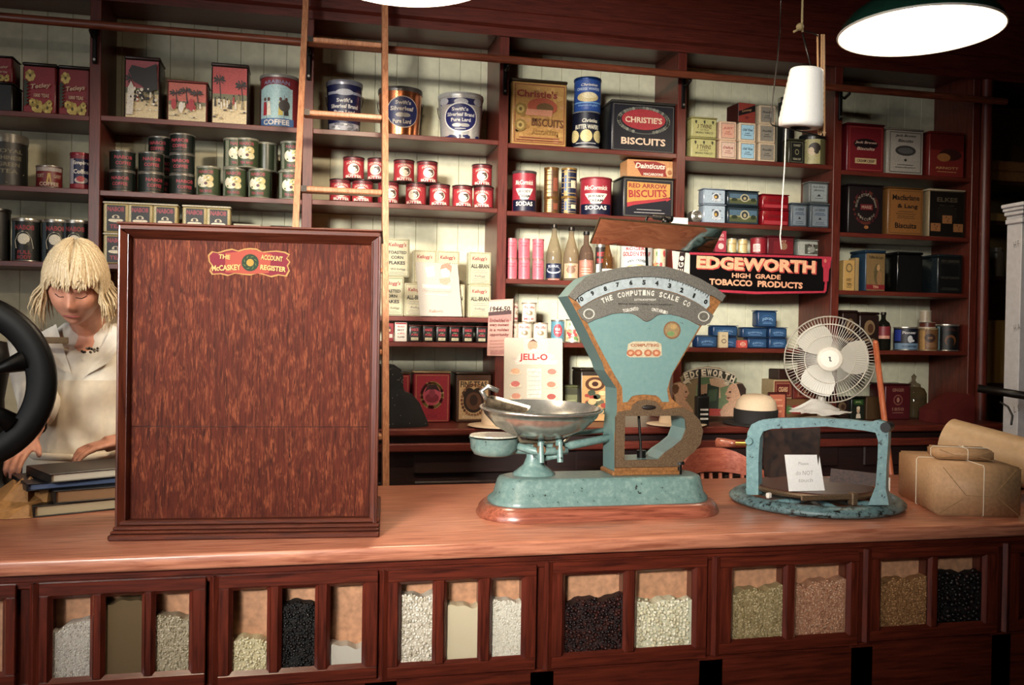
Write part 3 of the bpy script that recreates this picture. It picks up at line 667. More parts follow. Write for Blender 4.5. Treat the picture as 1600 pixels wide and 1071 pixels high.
def S_cheesewafers(f):
    f.rect(-.5, 0, .5, 1, '2c4d92'); f.text('Christies', .05, .83, .56, .09, 'e4ddc8', .02, .2); f.text('CHEESE WAFERS', .02, .69, .8, .09, 'b8c4d4', .04); f.ell(0, .42, .36, .16, 'd4c08c'); f.ell(.05, .48, .24, .1, 'e6d8ac'); f.rect(-.5, .22, .5, .26, '7aa6d0'); f.text('Weston-English', 0, .14, .66, .08, '8ab0d8', .02, .2)
def S_butterwafers(f):
    f.rect(-.5, 0, .5, 1, '0e1226'); f.text('Christies', .12, .78, .52, .11, 'e4ddc8', .02, .2); f.text('BUTTER WAFERS', .03, .6, .8, .13, 'e8e2cc', .05)
    for x in (-.42, -.0, .42): f.ell(x, .34, .19, .18, 'dccb90')
    f.lines(-.4, .4, (.12,), .02, 'c8c8c8'); f.rect(-.5, 0, .5, .05, '8c8a86')
def S_christies(f):
    f.rect(-.5, 0, .5, 1, '10101a'); f.frame(-.49, .01, .49, .99, .012, '5a5850'); f.ell(0, .66, .43, .29, '5e5e58'); f.ell(0, .66, .415, .275, '10101a'); R = random.Random(3)
    for k in range(44):
        a = 2*PI*k/44
        if abs(a-1.5*PI) > .35: f.ell(.405*math.cos(a), .66+.265*math.sin(a), .028, .035, R.choice(['68685e', '4a4a44', '7c7c70']), 6); f.mb.lay -= 1
    f.mb.lay += 1; f.ell(0, .68, .355, .22, '9c2c34'); f.text("CHRISTIE'S", 0, .67, .60, .13, 'd8c0a4', .05); f.text('BISCUITS', 0, .21, .72, .15, 'e4c4a8', .06)
def S_jersey(f):
    f.rect(-.5, 0, .5, 1, '9c2a38'); f.rect(-.5, 0, .5, .3, '12142e'); f.text('McCormick', 0, .76, .68, .13, 'ecdccc', .03, .15); f.grid(lambda t: (-.32+.64*t, .30 if .3 < t < .7 else .30+.9*(abs(t-.5)-.2), .60), 'e4dccc', 14); f.text('JERSEY', 0, .51, .46, .08, '22202c', .04); f.text('CREAM', 0, .39, .38, .08, '22202c', .04); f.text('SODAS', 0, .19, .62, .12, 'f0e8dc', .07)
def S_goldcan(f):
    f.rect(-.5, 0, .5, 1, '5a3a1c'); f.rect(-.28, 0, -.02, 1, 'c8a060'); f.rect(-.22, 0, -.1, 1, 'e8cc98'); f.lines(-.5, .5, (.12, .25, .42, .58, .8, .9), .03, '4a2a18'); f.rect(.1, .2, .4, .7, '8c4a34')
def S_bluecan(f):
    f.rect(-.5, 0, .5, 1, '141a38'); f.rect(-.3, 0, -.08, 1, 'b8a070'); f.rect(-.26, .2, -.14, .8, '5a78a8'); f.lines(-.5, .5, (.08, .3, .5, .7, .92), .03, 'a88a50'); f.rect(.1, .3, .4, .6, 'd0c8a8')
def S_redarrow(f):
    f.rect(-.5, 0, .5, 1, '0d0d1c'); f.frame(-.5, 0, .5, 1, .035, '4a4840'); f.poly([(-.44, .34), (-.44, .92), (.44, .9), (.44, .55)], 'c8924a'); f.text('RED ARROW', -.02, .82, .78, .12, '8c2a30', .06); f.text('BISCUITS', -.02, .62, .78, .2, '9c2c34', .08, rot=.05); f.poly([(-.44, .24), (-.44, .36), (-.3, .4), (.38, .52), (.36, .56), (.46, .5), (.36, .42), (.37, .46), (-.3, .3)], 'a8323a'); f.lines(-.3, .34, (.18, .1), .018, 'a8a4a0')
def S_dainticuts(f):
    f.rect(-.5, 0, .5, 1, 'c8905e'); f.poly([(-.44, .9), (-.3, .1), (.5, .1), (.5, .9)], 'c8905e'); f.poly([(-.38, .9), (-.2, .12), (.34, .12), (.3, .8), (.1, .95)], '8c2c28'); f.text('Dainticuts', -.02, .68, .64, .3, 'f0e0cc', .03, .25); f.text('MACAROONS', .05, .22, .42, .15, 'f0e0cc', .06); f.ell(.4, .4, .09, .26, 'd8b080'); f.ell(.4, .36, .05, .14, 'a87048')
def S_pink(f):
    f.rect(-.5, 0, .5, 1, 'd8707c'); f.text('BUTTER-NUT', 0, .82, .7, .1, 'a03a48', .03); f.lines(-.4, .4, tuple(.1+.07*k for k in range(9)), .022, 'c04c5c'); f.text('VOX', 0, .68, .4, .09, '8c2c3c', .03)
def S_pacific(f):
    f.rect(-.5, 0, .5, 1, 'e4d6c4'); f.text('Pacific', 0, .82, .62, .16, 'a84a48', .03, .1); f.ell(0, .47, .22, .18, 'c8b090'); f.ell(.02, .47, .17, .13, '8a7a60'); f.ell(-.03, .5, .08, .07, 'e0d4b8'); f.text('MILK', 0, .12, .6, .14, 'a03c40', .05)
def S_flowercan(f): f.rect(-.5, 0, .5, 1, 'd8c8a4'); f.specks(-.4, .1, .4, .9, 26, .1, .08, ['c05050', 'd89868', '6a8c5a', 'e8dcc0', 'a83a40'], 4)
def S_bluered(f): f.rect(-.5, 0, .5, 1, '5a8a9a'); f.ell(0, .55, .28, .34, 'b83844'); f.text('MILK', 0, .62, .34, .14, 'e8d8cc', .04); f.text('No 1', 0, .45, .3, .1, 'e8d8cc', .04)
def S_syrup(f):
    f.rect(-.5, 0, .5, 1, 'd4d6d0'); f.text("ROGERS'", 0, .88, .6, .09, 'a83a40', .06); f.text('GOLDEN SYRUP', 0, .74, .82, .12, 'a8262e', .07); f.text('VANCOUVER', 0, .57, .5, .07, '3a4048', .03, arc=-.05); f.ell(0, .3, .34, .16, 'b8a878'); f.ell(-.05, .32, .2, .1, 'd8d4c8')
def S_redwhite(f): f.rect(-.5, 0, .5, 1, '2a2422'); f.text('MUST', 0, .8, .6, .14, 'b83a3c', .05); f.text('PLUM', 0, .6, .6, .14, 'b83a3c', .05); f.rect(-.4, .1, -.1, .5, 'd8d4cc')
def S_twins(f):
    f.rect(-.5, 0, .5, 1, 'b4ae72'); f.text('3 TWINS', .0, .58, .62, .24, '5a4a30', .05, .15); f.text('CUT PLUG', 0, .38, .36, .1, '5a5838', .03); f.text('SMOKING TOBACCO', 0, .22, .76, .11, '4a4a30', .03)
    for x in (-.36, 0, .36): f.ell(x, .84, .045, .08, '3a3a28'); f.ell(x, .78, .02, .08, '3a3a28')
def S_pic(f, bg='8a8478', t='Piccadilly', c='2a2624'):
    f.frame(-.4, .1, .4, .9, .02, '5a564e'); f.rect(-.38, .13, .38, .87, bg); f.text(t, 0, .62, .6, .14, c, .03, .2); f.lines(-.22, .22, (.42, .32), .03, c)
def S_picgrey(f): S_pic(f)
def S_picblue(f): S_pic(f, '9cc4d8', 'Old Vine', '30404c')
def S_picpink(f): S_pic(f, 'd8a48c', 'JUST', 'a84a40')
def S_piccream(f): S_pic(f, 'd8b8a4', 'Delice', '8c3a34')
def S_redblack(f):
    f.rect(-.5, 0, .5, 1, '8c3a30'); f.poly([(-.5, .3), (-.5, .55), (.5, .95), (.5, .62)], '1c1414'); f.text('Lowney', .0, .62, .6, .17, 'a8805c', .02, .2, rot=.22); f.ell(.0, .25, .12, .08, '6a2a24')
def S_darklabel(f): f.rect(-.5, 0, .5, 1, '171714'); f.frame(-.42, .04, .42, .96, .02, '6a6a52'); f.text('TWIST', 0, .8, .5, .1, 'a8a488', .03); f.ell(0, .5, .14, .13, '8c8868'); f.ell(0, .5, .1, .09, '171714'); f.text('TEXAS CUT', 0, .18, .56, .09, 'b0ac90', .03)
def S_portrait(f): f.rect(-.5, 0, .5, 1, 'b0aa7c'); f.rect(.25, 0, .5, 1, '5c5a3c'); f.poly([(-.22, 0), (-.12, .28), (.1, .34), (.3, 0)], '6a2430'); f.ell(-.02, .55, .15, .2, 'c8b494'); f.ell(.06, .66, .2, .2, '2c2420'); f.ell(-.06, .53, .1, .15, 'c8b494'); f.ell(.12, .55, .08, .15, '2c2420')
def S_lightblue(f): f.rect(-.5, 0, .5, 1, 'a4b4c0'); f.text('Player', .1, .7, .5, .2, '2c3440', .03, .2); f.ell(.08, .5, .2, .3, 'c8ccd0'); f.ell(.08, .52, .12, .2, '3c3a3a'); f.ell(.05, .48, .06, .1, 'c8a050'); f.specks(-.4, .1, .4, .3, 10, .07, .04, ['4a5668', 'd0d4d4'], 2)
def S_landscape(f): f.rect(-.5, 0, .5, 1, '20303a'); f.rect(-.46, .1, .46, .4, '4c5234'); f.rect(-.46, .4, .46, .5, '8a8458'); f.rect(-.46, .5, .46, .85, '4a6476'); f.ell(.05, .55, .15, .3, 'b0a888'); f.ell(.05, .55, .11, .22, '2a3438'); f.ell(.05, .52, .05, .12, 'a89870'); f.ell(-.3, .4, .1, .12, '26301e'); f.ell(.34, .42, .09, .14, '26301e')
def S_redtin(f): f.rect(-.48, .04, .48, .3, 'a03038'); f.text('SCOTCH SNUFF', 0, .62, .6, .2, '5a1418', .02)
def S_silverlabel(f):
    f.rect(-.44, .06, .44, .94, '8a98a4'); f.text('LA REINE', 0, .8, .6, .12, '34424e', .03); f.lines(-.34, .34, (.62, .55), .03, '2c4a6c'); f.poly([(-.1, .34), (.1, .34), (0, .46)], '24282c'); f.lines(-.3, .3, (.2, .12), .025, '4a5660')
def S_silverlabel2(f): f.rect(-.44, .06, .44, .94, '9aa6a8'); f.text('OLD GOLD', 0, .82, .7, .12, '3a3e40', .04); f.text('SMOKING', 0, .64, .6, .1, '3a3e40', .02); f.poly([(-.12, .32), (.12, .32), (0, .45)], '24282c'); f.lines(-.3, .3, (.2,), .025, '4a5660')
def S_smallgold(f): f.rect(-.5, .1, .5, .7, 'c8b078'); f.rect(-.3, .1, -.1, .9, 'ece0bc'); f.lines(-.5, .5, (.7, .62), .03, '8a6a3a')
def S_redround(f): f.rect(-.5, 0, .5, 1, '8c1c28'); f.rect(-.3, .1, .1, .66, 'e0c8c0'); f.lines(-.28, .08, (.2, .3, .4, .5), .03, '8c2c34')
def S_redboxfig(f): f.rect(-.5, 0, .5, 1, '5a141c'); f.rect(-.3, .05, .5, .8, '6e1a22'); f.ell(.12, .5, .14, .22, '8c6a50'); f.text('KT', .12, .8, .2, .12, 'c09a80', .03)
def S_sgreen(f): f.rect(-.5, 0, .5, 1, 'a8aca4'); f.rect(-.2, .1, .5, .8, '4a4e44'); f.ell(.15, .45, .2, .25, '8c9088'); f.specks(-.1, .1, .45, .8, 10, .06, .06, ['b8b8b0', '3a2a2a'], 3)
def S_redfig(f): f.rect(-.5, 0, .5, 1, 'a03444'); f.ell(0, .3, .28, .14, 'e0c0b8'); f.text('BIG', 0, .8, .5, .14, 'e0b8b0', .04); f.text('BEN', 0, .62, .5, .12, 'e0b8b0', .04)
def S_blueedge(f): f.rect(-.49, .03, .49, .97, '264668'); f.ell(0, .5, .4, .3, '385f8c'); f.ell(0, .48, .37, .25, '1f3c62'); f.text('EDGEWORTH', 0, .55, .62, .2, '8ab0d4', .02, arc=-.1); f.lines(-.3, .3, (.28, .18), .04, '6a90bc')
def S_beigebox(f): f.rect(-.48, .02, .48, .98, 'cdbb98'); f.ell(0, .42, .28, .14, '5a4a3a'); f.ell(0, .42, .2, .09, 'cdbb98'); f.text('BULL', 0, .75, .4, .08, '5a4a3a', .02)
def S_redsmall(f): f.rect(-.48, .05, .48, .95, 'c04c44'); f.ell(0, .5, .3, .28, 'e0b8a0'); f.text('25', 0, .5, .4, .4, 'a83030', .05)
def S_boxred(f): f.rect(-.5, 0, .5, 1, '6c1820'); f.frame(-.46, .03, .46, .97, .012, '9c4a3c'); f.ell(.0, .6, .34, .12, '1a0c10'); f.text('Jack Brown', 0, .63, .6, .07, 'b89888', .03, .2); f.text('Biscuits', 0, .5, .5, .07, 'b89888', .03, .2); f.rect(-.3, .17, .3, .29, 'b8a078'); f.text('CREAM CRISP', 0, .23, .5, .06, '3a2018', .04)
def S_boxwhite(f): f.rect(-.5, 0, .5, 1, 'a8a298'); f.frame(-.46, .03, .46, .97, .02, '5c5850'); f.text('Jack Brown', 0, .88, .6, .07, '34302c', .03, .2); f.text('Biscuits', 0, .77, .44, .07, '34302c', .03, .2); f.ell(0, .54, .3, .12, '3c3a38'); f.ell(0, .54, .22, .07, '5a5856'); f.ell(0, .32, .04, .03, '34302c'); f.lines(-.3, .3, (.2, .14), .015, '5a5650')
def S_boxred2(f): f.rect(-.5, 0, .5, 1, '7a2824'); f.rect(-.5, .62, .5, 1, '5a1a18'); f.ell(.1, .52, .34, .14, '3a1c18'); f.ell(-.1, .45, .2, .1, 'a06a3c'); f.text('ARNOTT', 0, .2, .7, .06, 'b88a5c', .03); f.lines(-.36, .36, (.1,), .015, 'b88a5c')
def S_huntley(f):
    f.rect(-.5, 0, .5, 1, '171012'); R = random.Random(2)
    for k in range(40): a = 2*PI*k/40; f.ell(.36*math.cos(a), .55+.34*math.sin(a), .035, .035, R.choice(['4a1c20', '5a2a20', '241014']), 6); f.mb.lay -= 1
    f.mb.lay += 1
    for k, ch in enumerate('HUNTLEY&PALMERS'): a = PI*.98-k*PI*.068; f.text(ch, .29*math.cos(a), .56+.27*math.sin(a), .05, .06, '8c8070', .04)
    for k, ch in enumerate('BISCUITS'): a = PI*1.22+k*PI*.08; f.text(ch, .29*math.cos(a), .56+.27*math.sin(a), .05, .06, '8c8070', .04)
    f.rect(-.19, .49, .19, .62, '5e1c22'); f.text('MARIE', 0, .555, .3, .07, 'a08070', .04); f.ell(0, .12, .07, .04, '8c5a34')
def S_macfarlane(f): f.rect(-.5, 0, .5, 1, '8a5c30'); f.frame(-.47, .03, .47, .97, .012, '5a3c20'); f.text('Macfarlane', 0, .82, .8, .12, '241c18', .05); f.text('& Lang', .05, .62, .6, .12, '241c18', .05); f.lines(-.3, .3, (.5, .45, .4, .36), .015, '5a4028'); f.text('Biscuits', 0, .2, .64, .12, '241c18', .05)
def S_elkes(f):
    f.rect(-.5, 0, .5, 1, '16120f'); f.text('ELKES', 0, .82, .6, .1, '5a5040', .05); f.lines(-.28, .28, (.68, .62), .02, '3c362c'); f.ell(0, .5, .3, .2, '201b16')
    for x, y in ((-.33, .2), (0, .38), (.32, .2)): f.rect(x-.14, y-.09, x+.14, y+.09, '9c6a42'); f.specks(x-.1, y-.06, x+.1, y+.06, 5, .02, .02, ['5c3a24'], 2)
def S_matchbox(f): f.rect(-.5, 0, .5, 1, 'b89458'); f.ell(0, .75, .3, .15, '5a4a34'); f.ell(0, .75, .22, .11, 'b09058'); f.text('IVEY', 0, .35, .5, .1, '4a3820', .04); f.text('TIPS', 0, .2, .5, .1, '4a3820', .04); f.lines(-.3, .3, (.1,), .02, '4a3820')
def S_scout(f): f.rect(-.5, 0, .5, 1, '7c6440'); f.ell(.1, .45, .2, .28, '5a5034'); f.ell(.15, .62, .09, .09, 'b08c60'); f.ell(.2, .35, .14, .2, '8c6a48'); f.rect(-.5, .03, .5, .16, '7c2428'); f.text('Toffee de Luxe', 0, .9, .8, .08, '2c2418', .02, .2); f.text('TIN', 0, .1, .3, .07, 'c8a080', .03)
def S_darkplain(f): f.rect(-.5, 0, .5, 1, '0c0c0c'); f.specks(-.4, .1, .4, .9, 8, .1, .05, ['121212', '0e0e10'], 2)
def S_darkletters(f): f.rect(-.5, 0, .5, 1, '0f1112'); f.text('FRY LEMONS', 0, .9, .8, .08, '4a463a', .04); f.frame(-.46, .45, .4, .84, .015, '2a2c2a'); f.text('FRUIT DROPS', 0, .42, .8, .05, '4a463a', .02); f.lines(-.4, .4, (.12, .08), .02, '3a3a34')
def S_darkfig(f): f.rect(-.5, 0, .5, 1, '22120e'); f.ell(0, .64, .3, .22, '7c6448'); f.ell(.05, .62, .16, .14, '4a3020'); f.text('GARDEN', 0, .28, .6, .08, 'a88a68', .03); f.lines(-.3, .3, (.12,), .02, '6a4a34')
def S_bluewhite(f): f.rect(-.5, 0, .5, 1, '101422'); f.rect(-.5, 0, .5, .3, '6c87a0'); f.rect(-.5, .4, -.2, .96, '2a3a8c'); f.text('Pioneer', .1, .82, .5, .14, 'c8c8c8', .03); f.ell(.12, .5, .09, .18, 'c8ccd0'); f.ell(.2, .42, .08, .06, 'c8ccd0'); f.text('COFFEE', .1, .14, .5, .09, '22344a', .03)
def S_goldlabel(f): f.rect(-.5, 0, .5, 1, '6e4c2c'); f.rect(-.4, 0, -.14, 1, 'b48c58'); f.ell(.08, .6, .24, .22, '3c2620'); f.text('100', .08, .6, .2, .12, 'a8805c', .04); f.lines(-.1, .4, (.3, .22, .14), .025, 'a8805c')
def S_darkarch(f): f.rect(-.5, 0, .5, 1, '0b0c0d'); f.rect(-.4, 0, -.28, 1, '7c9aa0'); f.ell(.1, .4, .2, .24, '6a4020'); f.ell(.1, .34, .14, .2, '1a1210'); f.lines(-.1, .3, (.88, .82), .03, '4a2418')
def S_gintin(f): f.rect(-.5, 0, .5, 1, '4c1218'); f.text('GINGER', 0, .88, .5, .1, '8a6050', .03); f.ell(0, .58, .2, .16, '7c4a40'); f.ell(0, .58, .15, .12, '4c1218'); f.ell(.0, .58, .06, .08, '9c7060'); f.text('1850', 0, .3, .5, .1, '8a6050', .03); f.lines(-.3, .3, (.18,), .02, '8a6050')
def S_ladygreen(f): f.rect(-.5, 0, .5, 1, '1a2016'); f.rect(-.4, .72, .4, .96, '2e5020'); f.text('JEWEL', 0, .84, .5, .1, 'a8b080', .02); f.ell(0, .45, .14, .16, 'c8a888'); f.ell(0, .56, .15, .08, 'd8c8a8'); f.poly([(-.2, .05), (-.15, .28), (.15, .28), (.22, .05)], 'd8cab4')
def S_redoval(f):
    f.rect(-.5, 0, .5, 1, '8c2434'); f.frame(-.47, .02, .47, .98, .01, 'a08458'); R = random.Random(8)
    for k in range(34): a = 2*PI*k/34; f.ell(.3*math.cos(a), .56+.3*math.sin(a)*.85, .05, .04, R.choice(['b09058', '8c6c3c', 'c8a878', '5a2024']), 7); f.mb.lay -= 1
    f.mb.lay += 1; f.ell(0, .56, .26, .21, 'a8485a'); f.ell(0, .5, .2, .1, '6a1c2c'); f.ell(-.0, .6, .09, .09, '7c3040'); f.poly([(-.22, .62), (-.12, .78), (.12, .78), (.24, .62), (.1, .68), (-.1, .68)], '2c1418'); f.text('TEA', 0, .12, .3, .07, '7a1c2c', .03)
def S_fineteas(f):
    f.rect(-.5, 0, .5, 1, '4a3226'); f.rect(-.44, .05, .44, .88, 'c8aa80'); f.text('FINE TEAS', 0, .80, .8, .13, '221a14', .05)
    f.ell(-.15, .6, .19, .13, '241a16'); f.ell(.15, .6, .19, .13, '241a16'); f.ell(0, .44, .31, .25, '241a16'); f.ell(0, .44, .24, .19, '5a3c2c'); f.ell(0, .46, .12, .12, '2a1c18'); R = random.Random(4)
    for k in range(26): a = 2*PI*k/26; f.ell(.36*math.cos(a), .46+.33*math.sin(a), .04, .035, R.choice(['6a4430', '8c6244', '4a2c20']), 7); f.mb.lay -= 1
    f.mb.lay += 1; f.text('REFRESHING', 0, .1, .66, .06, 'e0cca8', .03)
def S_sealtin(f): f.rect(-.5, 0, .5, 1, 'b08858'); f.rect(-.5, .92, .5, 1, '2a2018'); f.ell(-.1, .75, .3, .14, '4a2c1c'); f.ell(-.1, .75, .2, .09, 'c89868'); f.ell(-.1, .75, .1, .05, '3a2018'); f.specks(-.4, .05, .4, .58, 26, .1, .06, ['5a5a44', 'c8a070', '8c3a30', '3a4434', 'd8b888'], 6)
def S_greentin(f): f.rect(-.5, 0, .5, 1, '6a6c4c'); f.rect(-.5, .8, .5, 1, '3a3a28'); f.lines(-.4, .4, (.6, .4, .2), .04, '8c8c68')
def S_cigar(f): f.rect(-.47, .08, .47, .92, '6a2a20'); f.rect(-.4, .16, .4, .84, '8c5a44'); f.rect(-.36, .22, .36, .78, '5a1c18'); f.text('CIGARS', 0, .5, .5, .26, 'c8a078', .04)
def S_cigar2(f): f.rect(-.47, .08, .47, .92, '6a4a30'); f.rect(-.3, .3, .1, .7, '8c2c30'); f.ell(.3, .5, .12, .3, '8c2c34'); f.text('REGAL', -.08, .5, .34, .26, 'd0b088', .04); f.ell(-.38, .5, .06, .2, '4a6a3a')
def S_orangepic(f): f.rect(-.47, .04, .47, .96, 'b4664e'); f.frame(-.47, .04, .47, .96, .04, '4a1a18'); f.lines(-.3, .3, (.3, .5, .7), .06, 'd09070')
STY = {k[2:]: v for k, v in globals().items() if k.startswith('S_')}
P = place
BLU = '1f3f70'
# ---- bay A, far left
t = P('storage_tin', 'tin2', 'darkplain', -14, 128, 20, 174, 'dark square tin under the cropped red tin on the far left top shelf', 'tin', 'A1', d=.12, body='141210')
P('tea_tin', 'tin', 'flowertin2', -14, 86, 20, 127, 'red tin with yellow flowers cut off by the left edge, standing on a dark tin', 'tin', on=t.id, group='flowered tea tins', d=.10, body='5c181c', lid='1c1614')
P('tea_tin', 'tin', 'flowertin2', 35, 98, 88, 174, 'tall red tea tin with yellow flowers, third from the first post', 'tin', 'A1', group='flowered tea tins', d=.11, body='5c181c', lid='2a2420')['label'] if False else P('tea_tin', 'tin', 'flowertin2', 35, 98, 88, 175, 'red tea tin with yellow flowers, middle of the three flowered tins', 'tin', 'A1', group='flowered tea tins', d=.11, body='5c181c', lid='2a2420')
P('tea_tin', 'tin', 'flowertin', 96, 103, 146, 177, 'red flowered tea tin with slanting white name, against the first post', 'tin', 'A1', group='flowered tea tins', d=.11, body='5c181c', lid='2a2420')
P('tea_canister', 'round', 'royaltea', -22, 208, 44, 290, 'large dark tea canister with a pale pointed label at the far left', 'canister', 'A2', body='1a1814', lid='6a665c', lidh=.16)
P('coffee_can', 'round', 'fortcoffee', 56, 258, 98, 291, 'short red coffee can with a silver lid, standing low between two taller tins', 'can', 'A2', body='6e1c1e')
P('coffee_can', 'round', 'empire', 109, 238, 144, 294, 'blue, white and red coffee can half hidden by the first post', 'can', 'A2', body='7a2c38', lid='8c2a34')
P('tea_canister', 'round', 'darkplain', -30, 325, 17, 408, 'plain black canister at the far left, on the shelf behind the clerk', 'canister', 'A3', body='0e0e0c', lid='1c1a16')
for x0, x1, lab in ((21, 62, 'tall black can with a white turban emblem, leftmost of three above the clerk'), (67, 108, 'tall black can with a white turban emblem, middle one above the clerk'), (110, 146, 'tall black can with a turban emblem, half behind the post above the clerk')):
    P('coffee_can', 'round', 'nabobbaking', x0, 342, x1, 408, lab, 'can', 'A3', group='black coffee cans above the clerk', wh=(.105, .17), key='nb', body='121614', jit=.15)
# below, behind the clerk
P('storage_tin', 'tin', 'darkplain', 0, 455, 26, 530, 'black tin in the shade behind the clerk', 'tin', z=SH['C4'][2], d=.12, body='100e0c') if False else None

# ---- bay B
P('biscuit_tin', 'tin', 'palmA', 194, 88, 250, 185, 'tall worn tin with a black tree and white figures, first from the left post', 'tin', 'B1', group='palm beach picture tins', d=.13, body='2a2220', lid='3a2a28', lidh=.06)
P('biscuit_tin', 'tin', 'palmB', 261, 126, 324, 188, 'low rounded tin with a pink sky and palm trees, between two tall tins', 'tin', 'B1', group='palm beach picture tins', d=.12, body='6a3a34', lid='8c4a44', lidh=.05, dy=.015)
P('biscuit_tin', 'tin', 'palmC', 330, 99, 388, 192, 'tall tin with a red sky, palms and a crowd on the beach', 'tin', 'B1', group='palm beach picture tins', d=.12, body='2c1c1a', lid='3c302c', lidh=.06)
P('coffee_can', 'round', 'camelcoffee', 405, 115, 469, 196, 'large red and blue coffee canister with robed figures', 'canister', 'B1', body='5c1e24', lid='8a8880', lidh=.06)
ncw = (.086, .075)
def pile(name, shape, style, cols, group, cat, base, wh, key, **kw):
    """columns of one kind of can: (x0, x1, y, [labels from the bottom up], dy)"""
    for x0, x1, y, labs, dy in cols:
        on = None
        for i, lab in enumerate(labs):
            r = P(name, shape, style, x0, y-30, x1, y, lab, cat, base if on is None else None, on, group=group, wh=wh, key=key, dy=dy, jit=.35, **kw); on = r.id
pile('coffee_can', 'round', 'nabobcoffee', [
 (173, 209, 297, ['black coffee can, bottom of the two-high pile beside the first post', 'black coffee can, top of the two-high pile beside the first post'], 0),
 (216, 256, 299, ['black coffee can, bottom of the middle pile', 'black coffee can, second up in the middle pile'], 0),
 (240, 262, 299, ['black coffee can at the bottom behind the middle and right piles', 'black coffee can, second up behind the middle and right piles', 'black coffee can peeping out above the middle pile from behind'], .11),
 (264, 305, 300, ['black coffee can, bottom of the tallest three-high pile', 'black coffee can, middle of the tallest three-high pile', 'black coffee can, top of the tallest three-high pile'], 0)],
 'black coffee cans in piles', 'can', 'B2', (.1, .083), 'nc', body='141d18')
pile('tea_bag_can', 'round', 'nabobgreen', [
 (308, 344, 303, ['green tea can standing alone, next to the black coffee piles'], 0),
 (348, 386, 305, ['green tea can at the front of the bottom row, second from the left', 'green tea can on the upper row, partly behind the tallest pale one'], .0),
 (391, 422, 306, ['green tea can turned to its dark mottled side, in the bottom row'], .0),
 (439, 472, 310, ['green tea can at the bottom of the pile beside the ladder', 'green tea can at the top of the pile beside the ladder'], 0)],
 'green tea cans', 'can', 'B2', (.096, .122), 'ng', body='333c2a', lid='9a9888')
r1 = [r for r in REC.values() if isinstance(r, Rec)][-4]
P('tea_bag_can', 'round', 'nabobgreen', 367, 214, 404, 261, 'pale green tea can set across the row, topmost of the green ones', 'can', z=SH['B2'][2]+.123, dy=-.012, group='green tea cans', wh=(.096, .122), key='ng')
P('tea_bag_can', 'round', 'nabobgreen', 404, 222, 428, 263, 'dark side of a green tea can behind the topmost one', 'can', z=SH['B2'][2]+.123, dy=.07, group='green tea cans', wh=(.096, .122), key='ng', rz=1.9)
for i, (x0, x1, y0) in enumerate(((165, 197, 309), (201, 237, 310), (240, 276, 312), (287, 321, 318), (323, 359, 319))):
    lo = P('tea_carton', 'tin', 'nabobtea', x0, 358, x1, 408, ('black tea box under the first one, just beside the register edge' if i == 0 else 'black tea box in the lower row, standing hidden behind the tall register'), 'tea box', 'B3', group='black tea boxes with a turban emblem' if i == 0 else 'hidden lower row of black tea boxes', wh=(.096, .125), key='nt', body='b8a878', d=.07, lid='d8d2bc')
    P('tea_carton', 'tin', 'nabobtea', x0, y0, x1, y0+45, ['black tea box touching the first post', 'black tea box, left one of the close pair above the register', 'black tea box, right one of the close pair above the register', 'black tea box, left one of the lower pair nearer the ladder', 'black tea box, right one of the lower pair nearer the ladder'][i], 'tea box', on=lo.id, group='black tea boxes with a turban emblem', wh=(.096, .125), key='nt', d=.07, dy=.0)
P('parcel_box', 'box', 'plain', 364, 350, 408, 412, 'pale box whose lid just shows above the register', 'box', 'B3', body='a8a48c', d=.16)
P('storage_tin', 'tin', 'plain', 422, 353, 462, 412, 'dark box just showing above the register beside the ladder', 'box', 'B3', body='3c3a36', d=.16)

# ---- bay C
def pail(x0, x1, y0, y1, style, body, lidc, lab, rough=.25, metal=0):
    r = P('lard_pail', 'round', style, x0, y0, x1, y1, lab, 'pail', 'C1', group='lard pails', body=body, lid=lidc, lidh=.09, rough=rough, metal=metal)
    for o in r.o.children:                        # pails narrow towards the foot
        for v in o.data.vertices:
            k = .88 + .12*min(1, v.co.z/(r.o['_h']*.9)); v.co.x *= k; v.co.y *= k
        o.data.update()
    R_ = r.w/2; mb = MB(); h = r.o['_h']
    path = [(R_*1.02*math.cos(a), -R_*.12*math.sin(a)-.0, h*.72 - R_*.95*math.sin(a)) for a in [PI*k/18 for k in range(19)]]
    path = [(x*1.03, R_*.3 + abs(x)*-.0 + (0 if True else y), z) for x, y, z in path]
    # wire handle lying down behind the pail
    path = [(R_*1.03*math.cos(PI*k/18), R_*1.03*math.sin(PI*k/18), h*.74 - h*.42*math.sin(PI*k/18)) for k in range(19)]
    mb.tube(path, .0017, DTIN, 6); mb.ball((R_*1.0, 0, h*.74), .006, TINM); mb.ball((-R_*1.0, 0, h*.74), .006, TINM)
    mb.build('wire_handle', r.o)
    return r
pail(509, 567, 124, 200, 'swiftdark', '12163c', '70727c', 'dark blue lard pail in shadow, left of the three pails')
pail(590, 660, 134, 208, 'swiftcopper', 'c4764e', '4a4440', 'copper-coloured lard pail with a navy oval, behind the ladder rail', .22, .9)
pail(684, 755, 143, 215, 'swiftsilver', 'cac8c4', 'd0d0cc', 'silver lard pail with a bright blue oval label, right of the three pails', .3, .3)
sq = (.090, .097)
low = []
